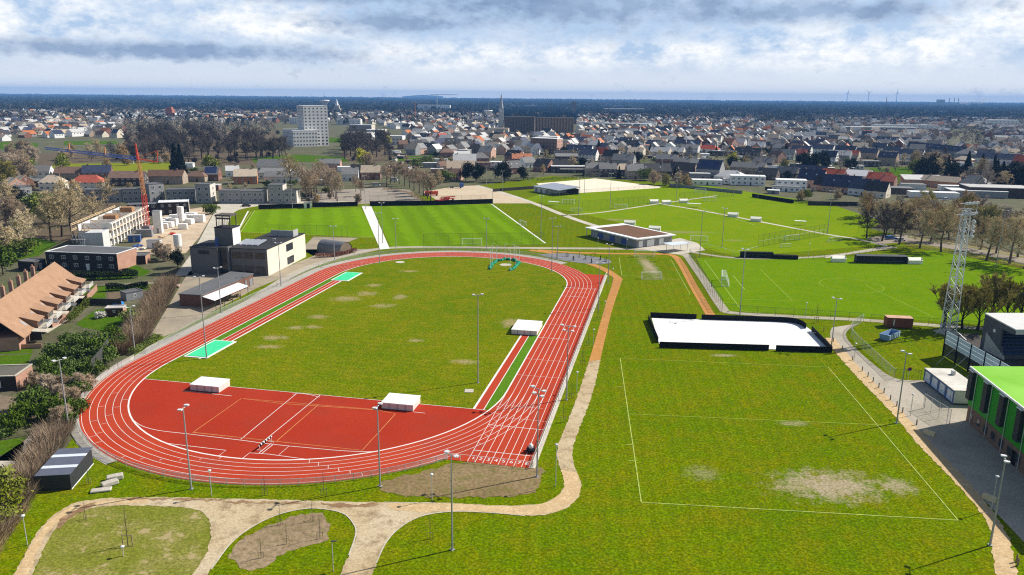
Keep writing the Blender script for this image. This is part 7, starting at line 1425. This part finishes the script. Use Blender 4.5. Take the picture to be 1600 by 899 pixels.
for p, h, st, col, lab in (((275, 277), 22, 'conifer', 'dark', 'left one of the two tall dark conifers beside the yellow field'), ((284, 278), 22, 'conifer', 'dark', 'right one of the two tall dark conifers beside the yellow field'), ((330, 271), 13, 'willow', 'lime', 'pale yellow-green tree behind the solar-panelled house'), ((568, 262), 14, 'willow', 'yg', 'bright yellow tree beside the gravel street'), ((576, 264), 12, 'bush', 'tan', 'tan tree right of the bright yellow one'), ((606, 229), 12, 'willow', 'yg', 'yellow shrub beside the dark grove'), ((1142, 262), 12, 'willow', 'yg', 'bright yellow-green tree behind the hipped grey roof'),
    ((1430, 275), 12, 'broad', 'lime', 'olive-green tree at the edge of the green lawn'), ((728, 283), 12, 'broad', 'dark', 'dark rounded tree by the brick cottage'), ((745, 284), 11, 'broad', 'dark', 'dark rounded tree in the middle behind the dirt yard'), ((788, 285), 13, 'broad', 'dark', 'biggest dark rounded tree left of the sand pitch'), ((818, 282), 9, 'broad', 'dark', 'dark rounded tree by the brick gable house'), ((685, 288), 9, 'bush', 'brown', 'brown thicket at the rim of the dirt yard'), ((695, 285), 8, 'shrub', 'bush', 'green-brown bushes below the cottage'), ((660, 284), 8, 'bush', 'brown', 'brown thicket behind the tree row'),
    ((1020, 288), 9, 'bush', 'tan', 'left tan hedge tree behind the farthest pitch'), ((1040, 290), 8, 'bush', 'olive', 'olive hedge tree behind the farthest pitch'), ((1058, 292), 9, 'bush', 'tan', 'middle tan hedge tree behind the farthest pitch'), ((1072, 293), 8.5, 'bush', 'rust', 'rusty hedge tree behind the farthest pitch'), ((1008, 282), 8, 'shrub', 'bush', 'dark shrub right of the sand pitch'), ((935, 240), 14, 'conifer', 'dark', 'dark cypress between white houses'), ((895, 258), 8, 'bush', 'brown', 'brown bushes in front of the long blue-black roof'), ((910, 262), 8, 'broad', 'dark', 'dark bush below the long blue-black roof'),
    ((1252, 266), 13, 'broad', 'dark', 'left dark tree of the clump above the wide dark roof'), ((1268, 268), 14, 'broad', 'dark', 'middle dark tree of the clump above the wide dark roof'), ((1284, 266), 13, 'broad', 'dark', 'right dark tree of the clump above the wide dark roof'), ((1312, 268), 10, 'round', 'grey', 'grey bare tree above the red roof'), ((1225, 266), 9, 'bush', 'olive', 'olive bushes above the dark gabled house'), ((1262, 313), 6, 'broad', 'lime', 'green bush in the garden below the pink gables'), ((1250, 314), 6, 'bush', 'rust', 'rusty bush in the garden below the white house'), ((1308, 312), 6, 'bush', 'brown', 'brown bush below the biggest pink gable'), ((203, 505), 3.2, 'shrub', 'bush', 'small bush at the hedge'),
    ((157, 497), 1.9, 'shrub', 'blossom', 'small white blossoming tree on the garden lawn'), ((560, 318), 5, 'bush', 'tan', 'bush at the corner of the black screen'), ((495, 318), 5, 'bush', 'rust', 'rusty bush at the end of the hedge by the flats'), ((252, 405), 6, 'bush', 'tan', 'tan bush at the building site corner'), ((262, 408), 5.5, 'bush', 'tan', 'second tan bush at the site corner'), ((278, 418), 5.5, 'broad', 'dark', 'dark tree in the shade of the school wall'), ((330, 335), 5, 'shrub', 'bush', 'dark bush at the black house row')):
    tree(p, h, st, col, lab, 'garden trees of the town')
for i, p in enumerate(((110, 520), (122, 530), (135, 520), (150, 540), (128, 545), (108, 545), (90, 545), (75, 560), (95, 575), (118, 570), (140, 560), (160, 528), (172, 535), (166, 550), (150, 572), (135, 585), (105, 590), (128, 600), (60, 625), (45, 640), (75, 640), (95, 638), (120, 632), (112, 650), (20, 660), (5, 665), (180, 520), (190, 530))):
    p = (p[0]-4, p[1]+17)
    tree(p, 2.6+(i*37 % 23)/12., 'shrub', 'green', 'leafy evergreen shrub in the thicket between the terrace and the near bend', 'evergreen thicket at the near bend', wide=.85)
for i, p in enumerate(((85, 610), (100, 615), (75, 618), (105, 660), (90, 668), (115, 640), (140, 610), (95, 630), (125, 615), (55, 605))):
    tree(p, 3.2+(i % 3)*.5, 'bush', 'tan', 'bare tan shrub in the thicket above the dark shed', 'bare shrubs at the near bend')
for p, h in (((8, 800), 3.6), ((16, 775), 3.2), ((-10, 770), 4.), ((2, 825), 3.)):
    tree(p, h, 'shrub', 'lime', 'glossy yellow-green shrub at the lower left corner', 'corner shrubs')
# --- hedges
HT = lmat('hedge_twigs', (.27, .195, .125))
def hedge(lab, pts, w_, h, n, m_, name='hedge', leaf=.16, bare=False, kindname='foliage'):
    P = np.array([G(*p) for p in pts]); seg = np.linalg.norm(np.diff(P, axis=0), axis=1); cum = np.concatenate([[0], np.cumsum(seg)]); s = rng.uniform(0, cum[-1], n); k = np.clip(np.searchsorted(cum, s)-1, 0, len(seg)-1); f = (s-cum[k])/seg[k]
    c = P[k]+(P[k+1]-P[k])*f[:, None]; d = unit(P[k+1]-P[k]); nn = np.stack([-d[:, 1], d[:, 0]], 1); o = rng.uniform(-1, 1, n); hh = h*(1+.12*np.sin(s*.9)+.1*np.sin(s*.37+2))
    z = hh*(1-np.abs(o)**3*.35)*rng.uniform(0, 1, n)**.55 if not bare else rng.uniform(0, .35, n)*hh
    p = np.concatenate([c+nn*(o*w_/2)[:, None], z[:, None]], 1); o0 = np.array([*P[0], 0.])
    if bare:
        D = unit(np.concatenate([nn*(o*.8)[:, None], np.ones((n, 1))*1.2], 1)+rng.normal(size=(n, 3))*.35); V, F_ = twig_tris(p-o0, D, hh*rng.uniform(.35, .8, n), .035)
    else:
        a = unit(rng.normal(size=(n, 3))); b = unit(np.cross(a, rng.normal(size=(n, 3)))); ss = leaf*rng.uniform(.6, 1.4, (n, 1)); q = p-o0; V = np.stack([q-a*ss, q+b*ss*.6, q+a*ss, q-b*ss*.6], 1).reshape(-1, 3); V[:, 2] = np.maximum(V[:, 2], .03); F_ = np.arange(4*n).reshape(-1, 4)
    o = put(name, np_mesh(name, V, F_, m_), None, (*P[0], 0)); return tag(o, lab, 'hedge')
hedge('tall bare brown hedge running between the school yard and the gardens', [(208, 540), (222, 512), (238, 490), (252, 465), (266, 440)], 5.5, 3.6, 9000, HT, bare=True)
hedge('second bare hedge from the garden sheds down to the track', [(182, 556), (196, 545), (210, 535)], 4, 3.2, 3000, HT, bare=True)
hedge('bare brown hedge beside the dark shed at the lower left', [(-20, 850), (20, 790), (48, 745), (72, 705), (92, 672)], 4.5, 3.0, 9000, HT, bare=True)
hedge('bare brown hedge bottom at the corner path', [(-50, 900), (-10, 840), (20, 800)], 4, 2.4, 3500, TW['rust'], bare=True)
hedge('long clipped dark hedge below the black terrace', [(113, 437), (160, 437), (216, 434)], 2.2, 2.6, 6000, LF['dark'])
hedge('clipped dark hedge above the blue trampoline', [(166, 455), (200, 453), (232, 450)], 1.8, 2.0, 3500, LF['dark'])
hedge('clipped green hedge in the terrace gardens', [(108, 505), (125, 488), (142, 473)], 1.6, 1.8, 2500, LF['bush'])
hedge('dark hedge behind the gazebo', [(80, 487), (112, 486)], 1.6, 2.0, 2000, LF['dark'])
hedge('low copper hedge in front of the barrel-roofed hut', [(493, 403), (525, 401), (556, 394)], 1.6, 1.4, 3000, LF['copper'])
hedge('green hedge strip at the corner of the near bend', [(205, 555), (240, 533), (248, 528)], 2.5, 1.2, 1800, LF['bush'])
hedge('clipped green hedge beside the grey flats', [(472, 305), (484, 318)], 1.5, 1.6, 900, LF['dark'])
hedge('dark hedge along the far left of the sand pitch', [(742, 285), (800, 283), (835, 281)], 2., 2.0, 2500, LF['dark'])
hedge('dark hedge along the garden row behind the sand pitch', [(838, 283), (880, 280), (930, 277)], 2., 1.6, 2500, LF['bush'])
hedge('long dark hedge behind the far right pitch', [(1240, 317), (1300, 322), (1345, 324)], 2., 1.8, 2500, LF['dark'])
hedge('brown hedge strip at the kerb of the tree car park', [(1415, 384), (1480, 395), (1560, 411), (1630, 425)], 1.6, .8, 3000, TW['rust'], bare=True)
hedge('second brown hedge strip inside the tree car park', [(1430, 370), (1500, 381), (1620, 402)], 1.6, .8, 3000, TW['rust'], bare=True)
hedge('row of low bushes under the trees beside the car park at the left pitch', [(600, 296), (640, 302), (662, 315)], 3., 1.5, 2000, TW['rust'], bare=True)
leafm = soil('leafy_ground', (.115, .085, .055), (.145, .105, .065), (.085, .085, .035), .1, 1.)
for P in ([(190, 256), (195, 206), (300, 204), (430, 206), (445, 236), (400, 258), (300, 260)], [(532, 253), (538, 212), (610, 214), (616, 254)], [(1395, 262), (1440, 250), (1500, 262), (1610, 268), (1610, 304), (1420, 296)], [(1340, 350), (1400, 330), (1640, 338), (1640, 366), (1440, 366)], [(0, 300), (60, 262), (60, 240), (195, 234), (195, 250), (110, 256), (50, 262)], [(0, 395), (0, 300), (180, 300), (200, 345), (150, 385), (60, 372)]): sheet('leafy_ground', P, -.04, leafm)
# --- woods one can still split into trees
def grove(P, n, hts, sty, lab, group, seed):
    q = random.Random(seed); xs = [p[0] for p in P]; ys = [p[1] for p in P]; out = []; tries = 0
    while len(out) < n and tries < 4000:
        tries += 1; p = (q.uniform(min(xs), max(xs)), q.uniform(min(ys), max(ys)))
        if not inpoly(*p, P): continue
        x, y = G(*p)
        if any((x-a)**2+(y-b)**2 < 16 for a, b in out): continue
        if any((x-a)**2+(y-b)**2 < (c*.5+2)**2 for a, b, c in HOUSE_XY): continue
        out.append((x, y)); st, col = q.choice(sty); tree(None, q.uniform(*hts), st, col, lab, group, xy=(x, y), wide=q.uniform(.9, 1.25))
grove([(195, 254), (200, 218), (300, 208), (400, 218), (435, 250), (300, 258)], 88, (15, 21), [('round', 'dark'), ('brush', 'dark'), ('brush', 'dark'), ('brush', 'dark')], 'bare dark tree in the big grove between the crane and the white tower', 'dark grove trees', 1)  # dark twigs also carry the cloud shadow over this grove
grove([(535, 252), (540, 222), (560, 214), (605, 222), (612, 252)], 30, (15, 20), [('round', 'dark'), ('brush', 'dark')], 'bare dark tree in the round grove right of the white tower', 'round dark grove', 2)
grove([(395, 252), (400, 240), (445, 236), (450, 250)], 6, (16, 20), [('round', 'dark')], 'bare dark tree on the lawn below the white tower', 'lawn trees', 3)
grove([(60, 252), (120, 236), (195, 236), (195, 250), (140, 254)], 13, (9, 14), [('bush', 'brown'), ('round', 'brown'), ('round', 'dark'), ('bush', 'rust')], 'brown tree in the strip beyond the yellow field', 'trees beyond the yellow field', 4)
grove([(0, 262), (40, 240), (60, 258), (20, 275)], 6, (10, 15), [('bush', 'tan'), ('round', 'brown')], 'tan tree in the thicket at the left edge', 'left thicket trees', 5)
grove([(1425, 292), (1432, 268), (1490, 262), (1560, 275), (1600, 270), (1600, 300), (1540, 302), (1500, 288)], 26, (12, 17), [('round', 'dark'), ('round', 'grey'), ('broad', 'dark'), ('conifer', 'dark'), ('round', 'brown')], 'dark tree in the right-hand grove behind the red-walled building', 'right grove trees', 6)
grove([(1395, 258), (1440, 250), (1500, 268), (1470, 275)], 8, (11, 15), [('round', 'grey'), ('bush', 'tan'), ('round', 'brown')], 'grey bare tree at the upper rim of the right grove', 'right grove trees', 7)
grove([(640, 262), (660, 254), (740, 258), (735, 264)], 6, (5, 8), [('bush', 'brown'), ('shrub', 'bush')], 'brown garden bush behind the green strip', 'garden bushes', 8)
grove([(150, 262), (200, 258), (265, 250), (270, 254), (180, 264)], 5, (6, 9), [('bush', 'rust'), ('bush', 'brown')], 'rusty bush on the far rim of the yellow field', 'field-rim bushes', 9)
grove([(1330, 350), (1345, 335), (1500, 335), (1600, 350), (1600, 365), (1480, 362)], 34, (8, 13), [('round', 'brown'), ('round', 'rust'), ('bush', 'olive'), ('round', 'grey')], 'bare tree in the back rows behind the tree car park', 'back rows behind the car park', 10)
# scattered town trees: nearest ones things, the rest part of the far woods
q = random.Random(77); N0 = NTREE; tc_ = []
for i in range(21000):
    x, y = (q.uniform(-1500, 1500), q.uniform(440, 2600)) if i < 15000 else (q.uniform(-1500, -250), q.uniform(900, 2600)); px, py = proj(x, y)
    if not (-40 < px < 1640) or py < 171: continue
    lim = 214 if px < 430 else 190 if px < 640 else 285 if px < 1400 else 258
    if py > lim or (px < 830 and py > 245) : continue
    if 775 < px < 905 and 176 < py < 214: continue
    if any((x-a)**2+(y-b)**2 < (c*.5+3)**2 for a, b, c in HOUSE_XY): continue
    if py > 195 and any((x-c[1])**2+(y-c[2])**2 < 49 for c in cand[NH:NH+400]): continue
    tc_.append((math.hypot(x, y), x, y, px, py))
tc_.sort(); NT = 190
i = 0; used_t = []
for c in tc_:
    if len(used_t) >= NT: break
    if any((c[1]-a)**2+(c[2]-b)**2 < 11**2 for a, b in used_t): continue
    used_t.append((c[1], c[2])); st, col, nm = q.choice((('round', 'grey', 'grey bare'), ('round', 'brown', 'brown bare'), ('bush', 'brown', 'low brown'), ('broad', 'dark', 'dark leafy'), ('round', 'dark', 'dark bare'), ('shrub', 'bush', 'low green'), ('conifer', 'dark', 'dark conifer'), ('bush', 'tan', 'low tan'), ('round', 'grey', 'grey bare')))
    tree(None, q.uniform(3, 4.5) if st == 'shrub' else q.uniform(4, 7) if st == 'bush' else q.uniform(6, 10), st, col, '%s tree standing between the town houses %s' % (nm, zone(c[3], c[4])), 'trees between the town houses', xy=(c[1], c[2]))
rest = [c for c in tc_ if (c[1], c[2]) not in set(used_t)]
def blobs(XY, h, r, nq, s, mi):
    """loose crown clumps of a few dozen leaf-sized faces round each point"""
    n = len(XY); a = rng.normal(size=(n, nq, 3)); a = unit(a)*rng.uniform(.35, 1., (n, nq, 1))**.6; P = np.concatenate([XY, (h*.55)[:, None]], 1)[:, None, :]+a*np.stack([r, r, h*.45], 1)[:, None, :]
    d = unit(rng.normal(size=(n, nq, 3))); b = unit(np.cross(d, rng.normal(size=(n, nq, 3)))); ss = (s[:, None, None])*rng.uniform(.6, 1.4, (n, nq, 1))
    V = np.stack([P-d*ss, P+b*ss*.7, P+d*ss], 2).reshape(-1, 3); V[:, 2] = np.maximum(V[:, 2], .1); F_ = np.arange(len(V)).reshape(-1, 3); return V, F_, np.repeat(mi, nq)
fmats = [lmat('far_trees_grey', (.27, .23, .19)), lmat('far_trees_dark', (.026, .030, .027)), lmat('far_trees_brown', (.32, .25, .17)), lmat('far_trees_green', (.05, .065, .03))]
XY = np.array([(c[1], c[2]) for c in rest if c[4] > 0]); n = len(XY); dist_ = np.linalg.norm(XY, axis=1); hh = rng.uniform(5, 12, n)
V, F_, mi = blobs(XY, hh, hh*.42, 42, .9+0*hh+dist_*.00012, rng.choice([0, 0, 0, 2, 2, 1, 3], n)); o = put('town_woods', np_mesh('town_woods', V, F_, fmats, mi)); tag(o, 'mass of distant garden trees among the far houses', 'far trees', kind='stuff')
# far forest to the horizon
K = 26000; u = rng.uniform(0, 1, K); yy = 1450*np.exp(u*math.log(15000/1450)); xx = rng.uniform(-1, 1, K)*(yy*.78+100); pr = np.array([proj(a, b) for a, b in zip(xx, yy)])
edge = 172+5*np.sin(pr[:, 0]*.011+1)+3*np.sin(pr[:, 0]*.037)+np.where(pr[:, 0] > 900, (pr[:, 0]-900)*.020, 0)-np.where(pr[:, 0] < 600, 3, 0); ok = (pr[:, 1] < edge)|((rng.uniform(0, 1, K) < .10)&(pr[:, 1] < 196)); XY = np.stack([xx, yy], 1)[ok]; d_ = np.linalg.norm(XY, axis=1); n = len(XY); hh = rng.uniform(11, 18, n)*(1+d_*.00002); r_ = 6+d_*.0028
V, F_, mi = blobs(XY, hh, r_, 16, 2.6+d_*.0009, rng.choice([3, 1, 1, 3, 1, 1, 0], n)); fom = [lmat('forest_grey', (.075, .068, .06)), lmat('forest_pine', (.024, .029, .024)), fmats[2], lmat('forest_green', (.034, .042, .026))]; o = put('far_forest', np_mesh('far_forest', V, F_, fom, mi)); tag(o, 'dark forest belt stretching to the horizon', 'forest', kind='stuff')
fl = soil('forest_floor', (.040, .042, .036), (.055, .052, .042), (.075, .07, .05), .004, .03)
E0 = [(x, 171+5*math.sin(x*.011+1)+3*math.sin(x*.037)+(max(0, x-900)*.020)-(3 if x < 600 else 0)) for x in range(-900, 2501, 50)]
W0 = [G(*p) for p in E0]; sheet('forest_floor', [(-15400, 15400)]+[(-15400, W0[0][1]+300)]+W0+[(15400, W0[-1][1]+300), (15400, 15400)], 3.0, fl, True)
# low hills on the horizon, distance haze lightened into their colour
for pts in ([(628, 151), (645, 149.4), (660, 148.6), (675, 149.2), (692, 151)],):
    m = MB(); Y = 14800; base = [(proj_x, 0) for proj_x in ()]
    for a, b in zip(pts, pts[1:]):
        q0 = []
        for (px, py) in (a, b):
            d = F+Rv*(px-800)/CF+Dv*(py-449.5)/CF; t_ = Y/d[1]; q0.append((d[0]*t_, CH+d[2]*t_))
        m.add([(q0[0][0], Y, 0), (q0[1][0], Y, 0), (q0[1][0], Y, max(1, q0[1][1])), (q0[0][0], Y, max(1, q0[0][1])), (q0[1][0], Y+500, max(1, q0[1][1])), (q0[0][0], Y+500, max(1, q0[0][1]))], [(0, 1, 2, 3), (3, 2, 4, 5)])
    m.build('hills', mat('hazy_hill', (.34, .36, .32)))['kind'] = 'structure'
# smoke plumes of the plant
sm = bpy.data.materials.new('steam'); sm.use_nodes = True; nt2 = sm.node_tree; nt2.nodes.remove(nt2.nodes['Principled BSDF']); pv = nt2.nodes.new('ShaderNodeVolumePrincipled'); pv.inputs['Density'].default_value = .012; pv.inputs['Color'].default_value = (.95, .95, .95, 1); nt2.links.new(pv.outputs[0], nt2.nodes['Material Output'].inputs['Volume'])
mb = MB(); cx, cy_ = G(1500, 168)
for i in range(7): mb.ball((cx-30+i*32+(i % 2)*14, cy_-60+i*6, 38+i*4-(i % 3)*6), 22+i*3, 20, 13+i*1.5, 10, 6)
tag(mb.build('steam_plume', sm), 'white steam plume drifting from the far plant', 'steam', kind='stuff')
print('trees', NTREE, 'rest', len(rest))
# the air
hz = bpy.data.materials.new('haze_air'); hz.use_nodes = True; nh = hz.node_tree; nh.nodes.remove(nh.nodes['Principled BSDF']); pv = nh.nodes.new('ShaderNodeVolumePrincipled')
pv.inputs['Density'].default_value = 8e-5; pv.inputs['Color'].default_value = (.22, .50, 1., 1); pv.inputs['Anisotropy'].default_value = 0.
nh.links.new(pv.outputs[0], nh.nodes['Material Output'].inputs['Volume'])
m = MB(); m.box(-16500, -900, -1.2, 16500, 16500, 150); o = m.build('haze', hz); o['kind'] = 'stuff'

# small garden sheds, garages and greenhouses between the houses
q = random.Random(404); SH = 0
for i in range(900):
    px, py = q.uniform(610, 1600), q.uniform(222, 312)
    lo = 268 if px < 830 else 274 if px < 1050 else 283 if px < 1200 else 306 if px < 1380 else 300
    if py > lo or py < lo-46 or any(inpoly(px, py, P) for P in NOGO[5:7]): continue
    x, y = G(px, py)
    if any((x-a)**2+(y-b)**2 < (c*.5+4)**2 for a, b, c in HOUSE_XY): continue
    if SH >= 110: break
    SH += 1; HOUSE_XY.append((x, y, 5)); w2, d2, h2 = q.uniform(1.4, 4), q.uniform(2, 5), q.uniform(2., 2.9); wc, rc = q.choice(('dk', 'wh', 'be', 'br', 'gy')), q.choice(('bk', 'lg', 'wh', 'gr', 'gr', 'bk'))
    t = thing('garden_shed', 'small %s shed with %s roof %s' % (WALL[wc][0], ROOF[rc][0], zone(px, py)), 'shed', (x, y), math.radians(q.choice((-22, -12, 5, -35))), 'garden sheds of the town')
    m = MB(); m.box(-w2, 0, 0, w2, d2, h2); m.build('wall', WALL[wc][1], t); m = MB(); m.slab([(-w2-.2, -.2, h2+.15), (w2+.2, -.2, h2+.15), (w2+.2, d2+.2, h2+.35), (-w2-.2, d2+.2, h2+.35)], .15); m.build('roof', ROOF[rc][1], t); put('door', DOOR, t, (0, 0, 0))
# small lawns in the gardens
for i in range(70):
    px, py = q.uniform(620, 1590), q.uniform(205, 300); lo = 262 if px < 830 else 272 if px < 1050 else 280 if px < 1200 else 300
    if py > lo: continue
    x, y = G(px, py); a = q.uniform(5, 11); b = q.uniform(4, 8); sheet('garden_lawn', [(x-a, y-b*.7), (x+a*.9, y-b), (x+a, y+b*.8), (x-a*.8, y+b)], -.03, pk, True)

# bushes in the gardens and under the groves
for n_, box, lo_f, hts, sty, lab in ((170, (615, 1600, 205, 304), 1, (1.8, 4.5), (('bush', 'brown'), ('bush', 'tan'), ('bush', 'grey'), ('shrub', 'bush'), ('shrub', 'dark'), ('bush', 'dark')), 'garden bush'), (60, (195, 435, 208, 258), 0, (3, 6), (('bush', 'dark'), ('bush', 'grey'), ('bush', 'dark')), 'dark undergrowth bush in the big grove'), (24, (538, 612, 216, 252), 0, (3, 5), (('bush', 'dark'), ('bush', 'grey')), 'dark undergrowth bush in the round grove'), (40, (0, 520, 256, 312), 0, (2, 4.5), (('bush', 'brown'), ('bush', 'tan'), ('shrub', 'bush')), 'garden bush')):
    k_ = 0
    for i in range(4000):
        if k_ >= n_: break
        px, py = q.uniform(box[0], box[1]), q.uniform(box[2], box[3])
        if lo_f and (py > (262 if px < 830 else 274 if px < 1050 else 284 if px < 1200 else 303) or any(inpoly(px, py, P) for P in NOGO[6:7])): continue
        if 1370 < px < 1428 and 258 < py < 290 or 60 < px < 272 and 250 < py < 278 and box[0] == 0: continue
        x, y = G(px, py)
        if any((x-a)**2+(y-b)**2 < (c*.5+1.5)**2 for a, b, c in HOUSE_XY): continue
        k_ += 1; st, col = q.choice(sty); w_ = {'brown': 'brown', 'tan': 'tan', 'grey': 'grey', 'bush': 'green', 'dark': 'dark'}[col]
        tree(None, q.uniform(*hts), st, col, lab if 'grove' in lab else '%s %s between the houses %s' % (w_, lab, zone(px, py)), 'bushes of the town and groves', xy=(x, y), wide=q.uniform(.9, 1.5))
# ---------------------------------------------------------------- labels: things that would share one get their place among their likes
bpy.context.view_layer.update()
ORD = ['', 'first', 'second', 'third', 'fourth', 'fifth', 'sixth', 'seventh', 'eighth', 'ninth', 'tenth', 'eleventh', 'twelfth', 'thirteenth', 'fourteenth', 'fifteenth', 'sixteenth', 'seventeenth', 'eighteenth']
by = {}
for o in THINGS:
    if o.get('label'): by.setdefault(o['label'], []).append(o)
for lab, L in by.items():
    if len(L) < 2 or len(L) > 17 or len(lab.split()) > 13: continue
    pos = {o.name: proj(*o.matrix_world.translation[:3])[0] for o in L}
    if 'bollard' in lab: continue
    L.sort(key=lambda o: pos[o.name]); n = len(L)
    for i, o in enumerate(L):
        o['label'] = lab+(', leftmost' if i == 0 else ', rightmost' if i == n-1 else ', %s from left' % ORD[i+1])
print('objects', len(bpy.data.objects), 'things', len(THINGS), 'shared labels', sum(len(L) for L in by.values() if len(L) > 17))

cnt = {}
for o in THINGS:
    cnt.setdefault(o.get('label'), []).append(o)
for l, L in sorted(cnt.items(), key=lambda k: -len(k[1]))[:14]: print('LABEL', len(L), l, '|', L[0].get('group'), len({o.get('group') for o in L}))
